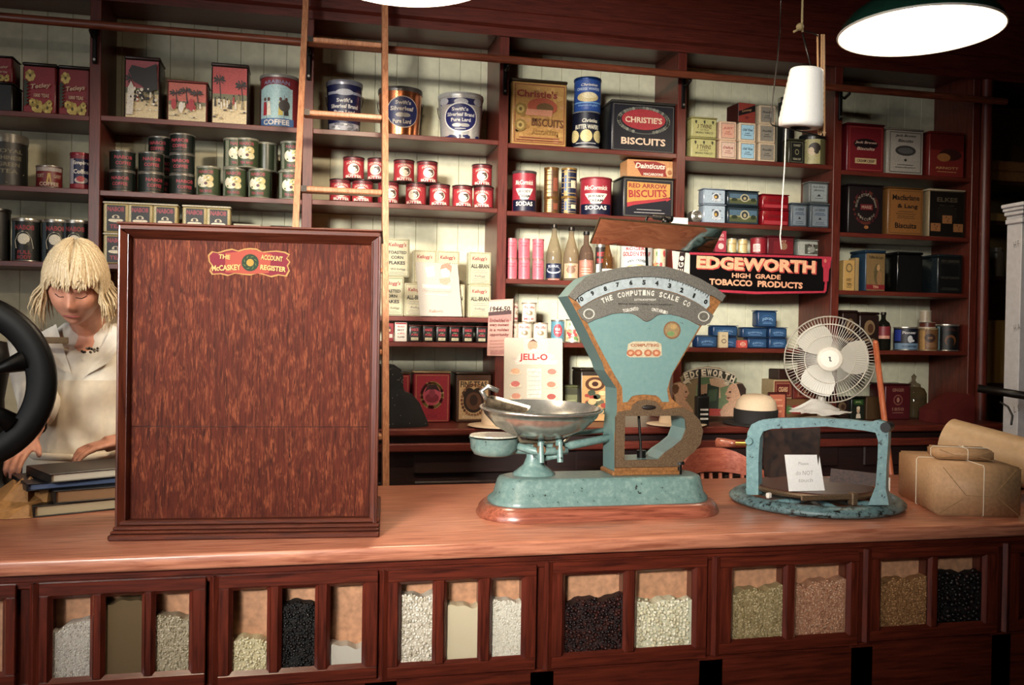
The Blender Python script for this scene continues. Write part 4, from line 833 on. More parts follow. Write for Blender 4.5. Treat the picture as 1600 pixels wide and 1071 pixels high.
for i, (x0, x1, y, lab) in enumerate(((514, 549, 313, 'leftmost of the bottom row, behind the ladder rung'), (550, 583, 315, 'second in the bottom row'), (590, 623, 317, 'third in the bottom row, just right of the ladder rail'), (633, 667, 319, 'fourth in the bottom row'), (670, 704, 320, 'fifth in the bottom row'), (707, 738, 322, 'sixth in the bottom row, with nothing on it'), (739, 772, 323, 'last in the bottom row, under a single one'))):
    low.append(P('peanut_butter_tin', 'round', 'squirrel', x0, y-36, x1, y, 'small red peanut butter tin, '+lab, 'tin', 'C2', group='red peanut butter tins', wh=sq, key='sq', body='96303a', lid='3a2624', jit=.3))
for (x0, x1, b, lab) in ((535, 570, 0, 'first in the upper row'), (574, 607, 1, 'second in the upper row, crossed by the ladder rail'), (614, 648, 2, 'third in the upper row'), (650, 685, 3, 'fourth in the upper row, by the empty gap'), (736, 770, 6, 'standing alone on top beside the post')):
    P('peanut_butter_tin', 'round', 'squirrel', x0, 250, x1, 285, 'small red peanut butter tin, '+lab, 'tin', on=low[b].id, group='red peanut butter tins', wh=sq, key='sq', jit=.3)
kw = dict(body='beb698', d=.055)
c1 = P('cereal_box', 'box', 'cornflakes', 590, 433, 631, 493, 'larger cream corn flake box behind the ladder, lower one', 'cereal box', 'C4', group='corn flake boxes', **kw)
P('cereal_box', 'box', 'cornflakes', 601, 371, 640, 431, 'larger cream corn flake box beside the ladder, upper one', 'cereal box', on=c1.id, group='corn flake boxes', **kw)
kb = dict(body='beb698', d=.06, wh=(.1, .143), key='ab')
b1 = P('cereal_box', 'box', 'allbran', 632, 436, 668, 493, 'cream bran cereal box, bottom left, mostly behind the picture sheet', 'cereal box', 'C4', group='bran cereal boxes', **kb)
b2 = P('cereal_box', 'box', 'allbran', 690, 437, 727, 494, 'cream bran cereal box, bottom middle, almost hidden by the picture sheet', 'cereal box', 'C4', group='bran cereal boxes', **kb)
b3 = P('cereal_box', 'box', 'allbran', 731, 439, 768, 495, 'cream bran cereal box, bottom right, beside the post', 'cereal box', 'C4', group='bran cereal boxes', **kb)
P('cereal_box', 'box', 'allbran', 646, 384, 682, 436, 'cream bran cereal box, top left, cut by the picture sheet', 'cereal box', on=b1.id, group='bran cereal boxes', **kb)
P('cereal_box', 'box', 'allbran', 682, 384, 718, 436, 'cream bran cereal box, top middle, cut by the picture sheet', 'cereal box', on=b2.id, group='bran cereal boxes', **kb)
P('cereal_box', 'box', 'allbran', 731, 384, 769, 438, 'cream bran cereal box, top right, beside the post', 'cereal box', on=b3.id, group='bran cereal boxes', **kb)
sp = dict(d=.05, wh=(.05, .072))
P('spice_tin', 'box', 'spicered', 600, 505, 615, 533, 'narrow red spice box hidden behind the ladder rail', 'spice tin', 'C5', group='spice tins', d=.05, body='8c2a30')
P('spice_tin', 'box', 'spicewhite', 617, 504, 636, 533, 'white and red spice box, only white one in its row', 'spice tin', 'C5', group='spice tins', d=.05, body='e0d0c0')
nth = ['first', 'second', 'third', 'fourth', 'fifth', 'sixth']
for i, (x0, x1) in enumerate(((638, 658), (660, 679), (681, 700), (702, 720), (722, 741), (743, 763))):
    P('spice_tin', 'tin', 'spice', x0, 505, x1, 533, 'small black and red spice tin, %s black one counted from the white one' % nth[i], 'spice tin', 'C5', group='spice tins', body='1a1614', lid='5a2a2a', key='spc', lidh=.06, jit=.06, **sp)

# ---- bay D
P('biscuit_tin', 'tin', 'christieyellow', 799, 124, 886, 224, 'large square mustard yellow biscuit tin with worn printing', 'tin', 'D1', d=.17, body='8c6a3c', lid='3a2e1e', lidh=.05)
a = P('wafer_tin', 'round', 'butterwafers', 894, 173, 937, 230, 'dark blue wafer tin with three pale wafers, under the light blue one', 'tin', 'D1', body='0e1226', lid='8c8a86', lidh=.03)
P('wafer_tin', 'round', 'cheesewafers', 897, 118, 939, 172, 'light blue round wafer tin standing on the dark one', 'tin', on=a.id, body='2c4d92', lid='2a58a8')
P('biscuit_tin', 'tin', 'christies', 955, 158, 1055, 240, 'black biscuit tin with a red oval and lettering in a wreath', 'tin', 'D1', d=.16, body='15151c', lid='3a3834', lidh=.06)
P('soda_cracker_tin', 'round', 'jersey', 800, 266, 838, 328, 'tall red, white and navy cracker tin against the post', 'tin', 'D2', group='tall cracker tins', body='9c2a38', lid='4a4644', lidh=.06)
a = P('spice_can', 'round', 'goldcan', 850, 309, 873, 331, 'gold ribbed can, lower one beside the cracker tin', 'can', 'D2', body='7a5428', metal=.6, lid='6a4a24'); P('spice_can', 'round', 'goldcan', 850, 260, 873, 308, 'tall gold ribbed can, upper one of the gold pair', 'can', on=a.id, body='7a5428', metal=.6, lid='6a4a24')
a = P('spice_can', 'round', 'bluecan', 877, 308, 901, 332, 'blue and gold can, lower one of the blue pair', 'can', 'D2', body='1a2242', metal=.5, lid='8a6a34'); P('spice_can', 'round', 'bluecan', 877, 261, 901, 307, 'tall blue and gold can, upper one of the blue pair', 'can', on=a.id, body='1a2242', metal=.5, lid='8a6a34')
P('soda_cracker_tin', 'round', 'jersey', 906, 276, 955, 334, 'wide red, white and navy cracker tin beside the dark biscuit tin', 'tin', 'D2', group='tall cracker tins', body='9c2a38', lid='8c3038', lidh=.05)
a = P('biscuit_tin', 'tin', 'redarrow', 975, 277, 1055, 337, 'navy biscuit tin with yellow banner and red arrow', 'tin', 'D2', d=.15, body='16161c', lid='38362e', lidh=.04)
P('macaroon_box', 'box', 'dainticuts', 980, 250, 1054, 278, 'flat orange macaroon box lying on the arrow biscuit tin', 'box', on=a.id, d=.1, body='c8905e', dy=.03)
for i, (x0, x1) in enumerate(((791, 807), (809, 829), (831, 851))):
    q = ['beside the post', 'in the middle of three', 'next to the bottles'][i]
    a = P('paste_can', 'round', 'pink', x0, 400, x1, 434, 'pink can, lower one '+q, 'can', 'D3', group='pink cans', wh=(.052, .091), key='pk', body='d8707c', lid='b87878', dy=(.02 if i == 0 else 0))
    P('paste_can', 'round', 'pink', x0, 365, x1, 399, 'pink can, upper one '+q, 'can', on=a.id, group='pink cans', wh=(.052, .091), key='pk', dy=(.02 if i == 0 else 0))
def bottle(x0, x1, y0, y1, sh, lab, kind, fill, labelfn, prof=None, dy=0.0, name='soda_bottle'):
    Y = YS+.03+dy; X0 = pt(x0, (y0+y1)/2, Y).x; X1 = pt(x1, (y0+y1)/2, Y).x; w = X1-X0; r = w/2; z0 = SH[sh][2]; h = pt((x0+x1)/2, y0, Y).z - z0
    root = tag(empty(name, ((X0+X1)/2, Y+r, z0+.0006), math.atan2(-(X0+X1)/2, Y)), lab, 'bottle', 'glass bottles beside the pink cans' if kind else None)
    pr = prof or [(0, 0), (.9, 0), (1, .015), (1, .42), (.93, .52), (.62, .68), (.42, .78), (.34, .84), (.32, .96)]
    G = mat(fill, .08, 0, .06, 20) if False else GLS(fill)
    mb = MB(); mb.lathe([(a*r, b*h) for a, b in pr], G, 24, share=True); mb.build('bottle_glass', root)
    mb = MB(); rn = pr[-1][0]*r*1.15; mb.lathe([(rn, h*.93), (rn*1.1, h*.94), (rn, h), (0, h)], DTIN if kind != 'dark' else BLK, 18); mb.build('bottle_cap', root)
    mb = MB(); f = Face(mb, w, h, r*1.005, z0=0, span=2.4); labelfn(f); mb.build('bottle_label', root)
    return root
def GLS(hx):
    n = 'bottle_glass_' + hx
    if n in MC: return MC[n]
    m, nt, b = _new(n); out = nt.nodes['Material Output']
    b.inputs['Base Color'].default_value = lin(hx); b.inputs['Roughness'].default_value = .04; b.inputs['Specular IOR Level'].default_value = .8
    tr = nt.nodes.new('ShaderNodeBsdfTransparent'); tr.inputs[0].default_value = lin(hx); mx = nt.nodes.new('ShaderNodeMixShader'); mx.inputs[0].default_value = .22
    nt.links.new(tr.outputs[0], mx.inputs[1]); nt.links.new(b.outputs[0], mx.inputs[2]); nt.links.new(mx.outputs[0], out.inputs[0])
    MC[n] = m; return m
def L1(f): f.rect(-.5, .04, .5, .3, '16203c'); f.ell(0, .18, .4, .06, 'c8ccd0'); f.ell(0, .19, .36, .045, '16203c'); f.text('KIRK', 0, .25, .6, .04, 'b8bcc8', .03); f.rect(-.3, .005, .3, .03, 'c87868')
def L2(f): f.rect(-.4, .05, .42, .32, 'c8a888'); f.ell(0, .2, .24, .07, '8c6a54'); f.text('CREAM', 0, .27, .5, .03, '7c4a3c', .03)
def L3(f): f.rect(-.45, .08, .45, .42, 'a8705c'); f.ell(0, .34, .3, .06, 'c87c6c'); f.lines(-.3, .3, (.14, .19, .24), .015, 'd8b8a0')
def L4(f): f.rect(-.5, .1, .5, .3, 'e4dcc8'); f.rect(-.1, .1, .4, .24, 'a83038'); f.ell(.0, .22, .12, .04, '3c5a34')
bottle(857, 881, 350, 434, 'D3', 'clear glass bottle with a dark blue oval label, beside the pink cans', 'a', 'c8bca4', L1)
bottle(884, 908, 354, 435, 'D3', 'clear glass bottle with a cream label, middle of three', 'b', 'c8b8a0', L2)
bottle(908, 931, 361, 434, 'D3', 'round-shouldered bottle with a brownish-red label, by the mirror corner', 'dark', 'a08878', L3, [(0, 0), (.9, 0), (1, .02), (1, .42), (.95, .56), (.7, .68), (.4, .74), (.35, .8), (.34, .96)])
P('mustard_tin', 'round', 'redwhite', 930, 382, 946, 438, 'dark tin with red letters half hidden behind the mirror', 'tin', 'D3', body='2a2422', dy=.03)
bottle(943, 961, 372, 438, 'D3', 'sauce bottle with a white and red label behind the mirror', 'c', 'a87848', L4, name='sauce_bottle')
P('syrup_tin', 'round', 'syrup', 969, 376, 1019, 440, 'pale silver syrup tin with red letters, behind the mirror', 'tin', 'D3', body='b8bab4', lid='b8bab4')
P('mustard_tin', 'round', 'flowercan', 1020, 384, 1040, 442, 'small patterned tin in the dark beside the syrup tin', 'tin', 'D3', body='6a4a24', dy=.04)
# condensed milk on the lower shelf of bay D
pm = dict(wh=(.066, .088), key='pac', body='e0d0bc', lid='a89884', group='cream milk tins')
m0 = P('milk_tin', 'round', 'pacific', 788, 499, 808, 530, 'cream milk tin, bottom left behind the hanging calendar', 'tin', 'D5', **pm)
m1 = P('milk_tin', 'round', 'pacific', 803, 499, 828, 530, 'cream milk tin directly right of the hanging calendar', 'tin', 'D5', dy=-.0, **{**pm}) if False else None
m2 = P('milk_tin', 'round', 'pacific', 809, 499, 830, 530, 'cream milk tin, second in the bottom row above the gelatine card', 'tin', 'D5', **pm)
m3 = P('milk_tin', 'round', 'pacific', 833, 500, 856, 530, 'cream milk tin, third in the bottom row above the gelatine card', 'tin', 'D5', **pm)
P('milk_tin', 'round', 'pacific', 788, 461, 808, 498, 'dark-sided milk tin in the upper row against the post', 'tin', on=m0.id, rz=1.2, **{**pm})
P('milk_tin', 'round', 'pacific', 816, 459, 838, 497, 'cream milk tin standing alone in the upper row', 'tin', on=m2.id, **pm)
P('fruit_tin', 'round', 'bluered', 861, 500, 882, 529, 'blue tin with a red oval beside the cream milk tins', 'tin', 'D5', body='5a8a9a')
P('fruit_tin', 'round', 'flowercan', 884, 499, 906, 530, 'flowered cream tin at the edge of the blue scale', 'tin', 'D5', body='d8c8a4')
P('fruit_tin', 'round', 'flowercan', 912, 499, 934, 530, 'flowered cream tin half hidden behind the blue scale', 'tin', 'D5', body='d8c8a4', group='flowered tins behind the scale')

# ---- bay E
a = P('tobacco_tin', 'tin', 'twins', 1077, 212, 1122, 246, 'pale olive tobacco tin, lower of two', 'tin', 'E1', group='olive tobacco tins', wh=(.128, .094), key='tw', d=.08, body='a8a26a', rough=.4)
P('tobacco_tin', 'tin', 'twins', 1078, 179, 1123, 211, 'pale olive tobacco tin, upper of two', 'tin', on=a.id, group='olive tobacco tins', wh=(.128, .094), key='tw', d=.08)
pc = dict(d=.07, wh=(.085, .088))
a = P('soap_carton', 'box', 'piccream', 1123, 217, 1152, 248, 'small cream carton beside the lower olive tin', 'carton', 'E1', group='small square cartons', body='d8b89c', **pc); b = P('soap_carton', 'box', 'picpink', 1123, 186, 1152, 216, 'small carton with a salmon label beside the upper olive tin', 'carton', on=a.id, group='small square cartons', body='d8b89c', **pc)
a = P('soap_carton', 'box', 'picblue', 1153, 219, 1183, 250, 'small carton with a sky blue label, lower one', 'carton', 'E1', group='small square cartons', body='d8c4a8', **pc); c_ = P('soap_carton', 'box', 'picblue', 1153, 188, 1183, 218, 'small carton with a sky blue label, upper one', 'carton', on=a.id, group='small square cartons', body='d8c4a8', **pc)
d0 = P('soap_carton', 'box', 'picgrey', 1184, 221, 1213, 253, 'small carton with a grey label, bottom of three', 'carton', 'E1', group='small square cartons', body='c8b498', **pc); d1 = P('soap_carton', 'box', 'picgrey', 1184, 189, 1213, 220, 'small carton with a grey label, middle of three', 'carton', on=d0.id, group='small square cartons', body='c8b498', **pc)
P('soap_carton', 'box', 'picgrey', 1185, 156, 1214, 188, 'small carton with a grey label, top of three', 'carton', on=d1.id, group='small square cartons', body='c8b498', **pc)
P('toffee_box', 'box', 'redblack', 1151, 153, 1183, 186, 'dark red and black carton on top of the cartons', 'carton', on=c_.id, d=.1, wh=(.092, .09), body='3a1814', rz=.12)
P('syrup_tin', 'round', 'darkplain', 1216, 150, 1240, 254, 'tall black tin in the dark behind the white cone of string', 'tin', 'E1', body='0e0c0c', dy=.08)
P('tobacco_tin', 'tin', 'darklabel', 1232, 217, 1258, 256, 'dark tobacco tin with a yellow border, beside the portrait tin', 'tin', 'E1', body='3a3a2a', d=.06)
P('tobacco_tin', 'round', 'portrait', 1260, 209, 1297, 257, 'olive tin with a painted portrait and black lid', 'tin', 'E1', body='8c8660', lid='16181a', lidh=.16)
# round shiny tin end lying on its side
cx = pt(1086, 333, YS+.05); mb = MB(); mb.T = Matrix.Rotation(PI/2, 4, 'X'); mb.lathe([(0, 0), (.026, 0), (.029, .003), (.029, .05), (0, .05)], TINM, 26); mb.lathe([(0, .051), (.008, .051), (.012, .053), (.016, .05), (.02, .053), (.026, .0505), (.029, .05)], TINM, 26)
o = mb.build('tobacco_tin', None, (cx.x, YS+.08, SH['E2'][2]+.0295)); tag(o, 'round silver tin lying on its side, its shining end facing out', 'tin')
for nm, sty, xs, ys, bod, what, dd in (('cigarette_tin', 'lightblue', (1099, 1134), (319, 344), '8c98a4', 'pale blue cigarette tin', .06), ('cigarette_tin', 'landscape', (1136, 1186), (322, 347), '1c262c', 'dark blue-green cigarette tin with a landscape', .08), ('snuff_tin', 'redtin', (1191, 1233), (327, 351), '7c141c', 'shiny dark red tin', .08)):
    a = P(nm, 'tin', sty, xs[0], ys[0], xs[1], ys[1], what+', lower one', 'tin', 'E2', d=dd, body=bod, rough=.2); P(nm, 'tin', sty, xs[0], ys[0]-25, xs[1], ys[1]-26, what+', upper one', 'tin', on=a.id, d=dd, body=bod, rough=.2)
P('tobacco_tin', 'tin', 'silverlabel', 1236, 317, 1262, 353, 'small silver-blue tin standing alone at the foot of the string', 'tin', 'E2', body='56626c', d=.05)
a = P('tobacco_tin', 'tin', 'silverlabel', 1266, 318, 1296, 355, 'silver-blue tin, lower one against the post', 'tin', 'E2', body='56626c', d=.06); P('tobacco_tin', 'tin', 'silverlabel2', 1264, 283, 1295, 317, 'grey silver tin, upper one against the post', 'tin', on=a.id, body='6a7070', d=.06)
P('matchbox', 'box', 'redfig', 1118, 361, 1135, 394, 'upright red packet beside the mirror, over the black sign', 'box', 'E3', body='8c2c3c', d=.03)
for i, (x0, x1) in enumerate(((1136, 1151), (1153, 1168))): P('snuff_can', 'round', 'smallgold', x0, 369, x1, 395, 'small pale gold can, %s of the two' % ('one next to the red packet', 'one next to the red can')[i], 'can', 'E3', body='c8b078', lid='a8a494', key='sg', wh=(.043, .07))
P('snuff_can', 'round', 'redround', 1173, 371, 1196, 397, 'short round red can over the black sign', 'can', 'E3', body='8c1c28', lid='7c3038')
P('tobacco_tin', 'tin', 'redboxfig', 1199, 369, 1241, 399, 'wide dark red tin behind the dangling string end', 'tin', 'E3', body='4c1018', d=.07)
P('tobacco_tin', 'tin', 'sgreen', 1247, 375, 1279, 401, 'silver and grey picture tin, last one over the black sign', 'tin', 'E3', body='7c807a', d=.05)
bl = dict(group='blue tobacco tins', body='1a3458', d=.06)
P('tobacco_tin', 'tin', 'blueedge', 1089, 524, 1121, 542, 'flat blue tobacco tin nearest the scale', 'tin', 'E4', **bl)
a = P('tobacco_tin', 'tin', 'blueedge', 1124, 526, 1152, 543, 'blue tobacco tin behind the beige packet, lower one', 'tin', 'E4', dy=.01, **bl); P('tobacco_tin', 'tin', 'blueedge', 1114, 508, 1153, 525, 'blue tobacco tin behind the beige packet, upper one', 'tin', on=a.id, dy=.01, **bl)
P('matchbox', 'box', 'beigebox', 1124, 519, 1138, 543, 'small beige packet in front of the blue tins', 'box', 'E4', body='c8b490', d=.02, dy=-.012)
P('matchbox', 'box', 'redsmall', 1153, 532, 1168, 544, 'tiny red box between the blue tins', 'box', 'E4', body='c04c44', d=.03, dy=-.01)
a = P('tobacco_tin', 'tin', 'blueedge', 1169, 528, 1199, 544, 'blue tobacco tin under the tall middle pile', 'tin', 'E4', dy=.01, **bl); b = P('tobacco_tin', 'tin', 'blueedge', 1160, 512, 1199, 528, 'wider blue tobacco tin in the middle pile', 'tin', on=a.id, dy=.01, **bl)
a = P('tobacco_tin', 'tin', 'blueedge', 1202, 528, 1230, 545, 'dull blue tobacco tin, lower one beside the dark upright', 'tin', 'E4', dy=.01, **bl); c_ = P('tobacco_tin', 'tin', 'blueedge', 1202, 512, 1230, 528, 'dull blue tobacco tin, middle one beside the dark upright', 'tin', on=a.id, dy=.01, **bl)
P('tobacco_tin', 'tin', 'blueedge', 1184, 485, 1214, 511, 'blue tobacco tin crowning the pile', 'tin', on=c_.id, dy=.01, **bl)

# ---- bay F, in the dark
P('biscuit_tin', 'tin', 'boxred', 1323, 193, 1382, 266, 'square dark red biscuit tin with a buff label strip', 'tin', 'F1', body='5a141c', d=.15, lidh=.04)
P('biscuit_tin', 'tin', 'boxwhite', 1386, 201, 1443, 271, 'square grey-white biscuit tin between two red ones', 'tin', 'F1', body='8c867a', d=.15, lidh=.04)
P('biscuit_tin', 'tin', 'boxred2', 1452, 206, 1507, 277, 'rust-red biscuit tin at the dark end of the top shelf', 'tin', 'F1', body='6a2420', d=.15, lidh=.05)
P('biscuit_tin', 'tin', 'huntley', 1325, 288, 1380, 363, 'black biscuit tin with a ring of letters and a wreath', 'tin', 'F2', body='171012', d=.15, lidh=.04)
P('biscuit_tin', 'tin', 'macfarlane', 1387, 293, 1443, 367, 'ochre brown biscuit tin between two black ones', 'tin', 'F2', body='6a4826', d=.15, lidh=.03)
P('biscuit_tin', 'tin', 'elkes', 1451, 296, 1508, 369, 'black biscuit tin with a shining lid and three orange squares', 'tin', 'F2', body='8c7c60', lid='c8b89c', d=.15, lidh=.04)
P('matchbox', 'box', 'matchbox', 1318, 407, 1335, 454, 'narrow upright tan packet with an oval, against the post', 'box', 'F3', body='a88850', d=.04)
P('matchbox', 'box', 'plain', 1337, 403, 1342, 454, 'thin edge of a tan packet next to the oval one', 'box', 'F3', body='9c8458', d=.06)
P('toffee_tin', 'tin', 'scout', 1352, 391, 1384, 454, 'tall toffee tin with a faded painted figure', 'tin', 'F3', body='24384a', d=.13, rz=-.0)
P('storage_tin', 'tin', 'darkplain', 1402, 394, 1442, 456, 'plain black tin with a bright glossy edge', 'tin', 'F3', body='0c0c0c', d=.13, rough=.15)
P('storage_tin', 'tin', 'darkletters', 1465, 398, 1504, 459, 'black tin with faint cream lettering near the last post', 'tin', 'F3', body='20282c', d=.13, rough=.2)
P('cocoa_tin', 'tin', 'darkfig', 1316, 485, 1340, 546, 'brown picture tin behind the fan, against the post', 'tin', 'F4', body='22120e', d=.07, group='brown picture tins')
P('cocoa_tin', 'tin', 'darkfig', 1343, 488, 1374, 547, 'brown picture tin beside the small bottle', 'tin', 'F4', body='22120e', d=.07, group='brown picture tins')
def LJ(f): f.rect(-.45, .3, .45, .62, '7c2c30'); f.rect(-.4, .3, .4, .38, 'c8907c')
bottle(1377, 1397, 488, 547, 'F4', 'small stoppered bottle with a red label in the dark bay', '', '3a3a30', LJ, [(0, 0), (.9, 0), (1, .03), (1, .6), (.8, .72), (.4, .78), (.3, .82), (.32, .95)], name='relish_bottle')
P('coffee_can', 'round', 'bluewhite', 1399, 511, 1432, 548, 'blue-grey coffee can with a white figure in the dark bay', 'can', 'F4', body='141a2c')
a = P('cocoa_tin', 'round', 'goldlabel', 1436, 513, 1463, 549, 'brown and gold round tin carrying two smaller tins', 'tin', 'F4', body='5a3a20', lid='a08c6c'); b = P('cocoa_tin', 'round', 'plain', 1438, 503, 1460, 512, 'flat brown round tin in the middle of the pile', 'tin', on=a.id, body='5a2c20', lid='c8b8a8'); P('cocoa_tin', 'round', 'plain', 1438, 484, 1454, 502, 'small bright tin topping the pile in the dark bay', 'tin', on=b.id, body='a89c88', lid='c8c0b0')
P('coffee_can', 'round', 'darkarch', 1470, 507, 1502, 549, 'black can with a pale blue glint near the last post', 'can', 'F4', body='0b0c0d')

# ---- things standing on the back counter, against the wall
ZB = ZBC + .0006; yb = YS + .05
kz = dict(z=ZBC)
P('tea_tin', 'tin', 'redoval', 584, 577, 641, 655, 'dark red tea tin half hidden by the black cloth shape', 'tin', d=.12, body='6e1c2a', lid='4a3a2a', lidh=.04, dy=.02, **kz)
P('tea_tin', 'tin', 'redoval', 646, 572, 704, 652, 'dark red tea tin with a gold-framed oval, in full view', 'tin', d=.12, body='6e1c2a', lid='8c7a5a', lidh=.04, **kz)
P('tea_tin', 'tin', 'fineteas', 712, 574, 768, 652, 'brown tea tin with a black heart-shaped ornament', 'tin', d=.14, body='2c1c14', lid='2c2018', lidh=.04, **kz)
P('tea_tin', 'tin', 'sealtin', 907, 572, 962, 655, 'buff tea tin with a brown seal, beside the scale post', 'tin', d=.14, body='1c1812', lid='2a2218', lidh=.05, **kz)
P('storage_tin', 'tin', 'greentin', 880, 600, 905, 655, 'small olive green tin between the gelatine card and buff tin', 'tin', d=.08, body='5c5e40', dy=.05, **kz)
# boxes piled behind the hats and the fan
a = P('cigar_box', 'box', 'cigar2', 1222, 622, 1300, 655, 'wide olive and red cigar box at the bottom, under the fan', 'cigar box', d=.12, body='6a4a30', dy=.0, **kz)
b = P('cigar_box', 'box', 'cigar', 1209, 590, 1238, 620, 'small cream-edged cigar box left of the fan', 'cigar box', on=a.id, d=.12, body='a08c68', dy=.0)
P('cigar_box', 'box', 'cigar', 1240, 596, 1300, 620, 'dark red cigar box behind the fan cage', 'cigar box', on=a.id, d=.12, body='5a2420')
P('cigar_box', 'box', 'plain', 1217, 573, 1245, 589, 'small dark box topping the pile left of the fan', 'cigar box', on=b.id, d=.1, body='2c1814')
P('picture_card', 'box', 'orangepic', 1200, 613, 1229, 658, 'small orange picture card in a dark frame, behind the straw hat', 'card', d=.01, body='3c1614', dy=-.03, **kz)
P('cocoa_tin', 'tin', 'ladygreen', 1330, 611, 1352, 647, 'black and green tin with a pale lady, right of the fan', 'tin', d=.06, body='14180f', **kz)
P('cocoa_tin', 'tin', 'darkfig', 1304, 612, 1328, 647, 'brown tin seen through the fan foot gap', 'tin', d=.06, body='22120e', dy=.02, **kz)
P('storage_tin', 'box', 'plain', 1354, 611, 1376, 647, 'plain tan box beside the leaning pole', 'box', d=.06, body='4c3824', **kz)
P('ginger_tin', 'tin', 'gintin', 1383, 592, 1423, 648, 'large dark red tin with a round crest, right of the leaning pole', 'tin', d=.13, body='4c1218', lid='3c1014', lidh=.05, **kz)
P('storage_tin', 'tin', 'darkplain', 2, 440, 26, 640, 'black tin', 'tin', z=ZBC, body='100e0c', d=.1) if False else None
# glass jar with a knob
Yj = YS+.06; c0 = pt(1440, 630, Yj); rj = (pt(1457, 630, Yj).x-pt(1423, 630, Yj).x)/2; hj = pt(1440, 585, Yj).z-ZBC
jar = tag(empty('glass_jar', (c0.x, Yj+rj, ZB)), 'squat glass jar with a pointed stopper, at the dark end of the back counter', 'jar')
mb = MB(); mb.lathe([(0, 0), (rj*.95, 0), (rj, .01), (rj, hj*.55), (rj*.8, hj*.66), (rj*.5, hj*.7)], GLS('8c7a58'), 24, share=True); mb.build('jar_glass', jar)
mb = MB(); mb.lathe([(rj*.55, hj*.7), (rj*.5, hj*.76), (rj*.2, hj*.8), (rj*.12, hj*.85), (rj*.2, hj*.93), (0, hj)], GLS('a89c84'), 18, share=True); mb.build('stopper', jar)
mb = MB(); mb.lathe([(0, .005), (rj*.9, .005), (rj*.9, hj*.4), (0, hj*.4)], mat('6a4a28', .6, 0, .3, 90), 20); mb.build('sweets', jar)
# ------------------------------------------------------------------ account register on the counter
class PxFace(Face):
    """printing laid on an upright plane, given by places in the photograph"""
    def __init__(s, mb, Y, org, w=1, h=1): s.mb, s.Y, s.org, s.r = mb, Y, Vector(org), None; s.w = s.h = 1
    def at(s, u, v, e): p = pt(u, v, s.Y) - s.org; p.y -= e; return p
    def e(s): s.mb.lay += 1; return .0004 + .0002*s.mb.lay
    def glyphs(s, t, cx, cy, w, h, m, rot=0, bold=.02, shear=0, arc=0):
        vs, fs = text_geo(t, bold, shear); e = s.e(); ca, sa = math.cos(rot), math.sin(rot)
        s.mb.add([s.at(cx + x*w*ca - (-y*h - arc*x*x*4)*sa*1, cy + x*w*sa + (-y*h + arc*x*x*4)*ca, e) for x, y in vs], fs, m); return s
YR2 = 2.215
rc = pt(378, 840, YR2); ra = -.085
RW = .625; zt_r = pt(385, 357, YR2).z; RH = zt_r - CZ
reg = tag(empty('account_register', (rc.x, YR2, CZ+.0005), ra), 'tall dark oak account register cabinet with a red and gold badge, standing on the counter', 'cabinet')
W2 = (pt(592, 600, YR2).x - pt(177, 600, YR2).x)/2; xo = (pt(592, 600, YR2).x + pt(177, 600, YR2).x)/2 - rc.x
mb = MB()
mb.box(xo-W2+.004, xo+W2-.004, .035, .30, .03, RH-.004, W_REGV, .003)
mb.build('cabinet_body', reg)
mb = MB()
st = .020
for sgn in (-1, 1):                                     # side stiles with a stepped moulding
    x = xo + sgn*W2; x2 = x - sgn*.007; x3 = x - sgn*.021; x4 = x - sgn*.026
    mb.box(x, x2, 0, .036, .03, RH, W_REGV, .002)
    mb.add([(x2, .001, .03), (x3, .0095, .04), (x3, .0095, RH-.022), (x2, .001, RH-.012)], [(0, 1, 2, 3) if sgn < 0 else (3, 2, 1, 0)], W_REGV)
    mb.add([(x3, .006, .04), (x4, .030, .045), (x4, .030, RH-.028), (x3, .006, RH-.022)], [(0, 1, 2, 3) if sgn < 0 else (3, 2, 1, 0)], W_REGV)
    mb.box(x3, x3-sgn*.001, .006, .03, .04, RH-.022, W_REGV)
mb.box(xo-W2, xo+W2, 0, .036, RH-.012, RH, W_REGF, .002)
mb.add([(xo-W2+.012, .001, RH-.012), (xo+W2-.012, .001, RH-.012), (xo+W2-.026, .030, RH-.030), (xo-W2+.026, .030, RH-.030)], [(0, 1, 2, 3)], W_REGF)
mb.box(xo-W2-.003, xo+W2+.003, -.003, .3, RH+.0005, RH+.006, W_REGF, .002)
mb.build('door_frame', reg)
mb = MB(); mb.box(xo-W2+.02, xo+W2-.02, .030, .034, .04, .262, W_REG); mb.box(xo-W2+.02, xo+W2-.02, .030, .034, .2635, RH-.02, W_REG); mb.build('veneer_panel', reg)
mb = MB()
for a, b, y0, y1 in ((0, .014, -.014, .31), (.014, .022, -.009, .305), (.022, .032, -.004, .30), (.032, .044, .003, .3)): mb.box(xo-W2-.012+(b-.014 if a else 0)*.5, xo+W2+.006, y0, y1, a, b-.0003, W_REGF, .003)
mb.build('base_moulding', reg)
mb = MB(); mb.T = Matrix.Rotation(-0, 4, 'Z')
org = Vector((rc.x, YR2, CZ))
def regp(px, py):                                       # a place on the register's (slightly turned) panel
    r = ray(px, py); n = Vector((-math.sin(ra), math.cos(ra), 0)); p0 = Vector((rc.x, YR2, CH)) + n*.0295; t = (p0-Vector((0, 0, CH))).dot(n)/r.dot(n)
    p = Vector((0, 0, CH)) + r*t - Vector((rc.x, YR2, CZ)); return Matrix.Rotation(-ra, 3, 'Z') @ p
class RegFace(PxFace):
    def at(s, u, v, e): p = regp(u, v); p.y -= e; return p
    def poly(s, P_, m): return PxFace.poly(s, P_, mat(m, .95, 0, 0))
    def glyphs(s, t, cx, cy, w, h, m, rot=0, bold=.02): return PxFace.glyphs(s, t, cx, cy, w, h, mat(m, .95, 0, 0), rot, min(bold, .03))
f = RegFace(mb, 0, (0, 0, 0))
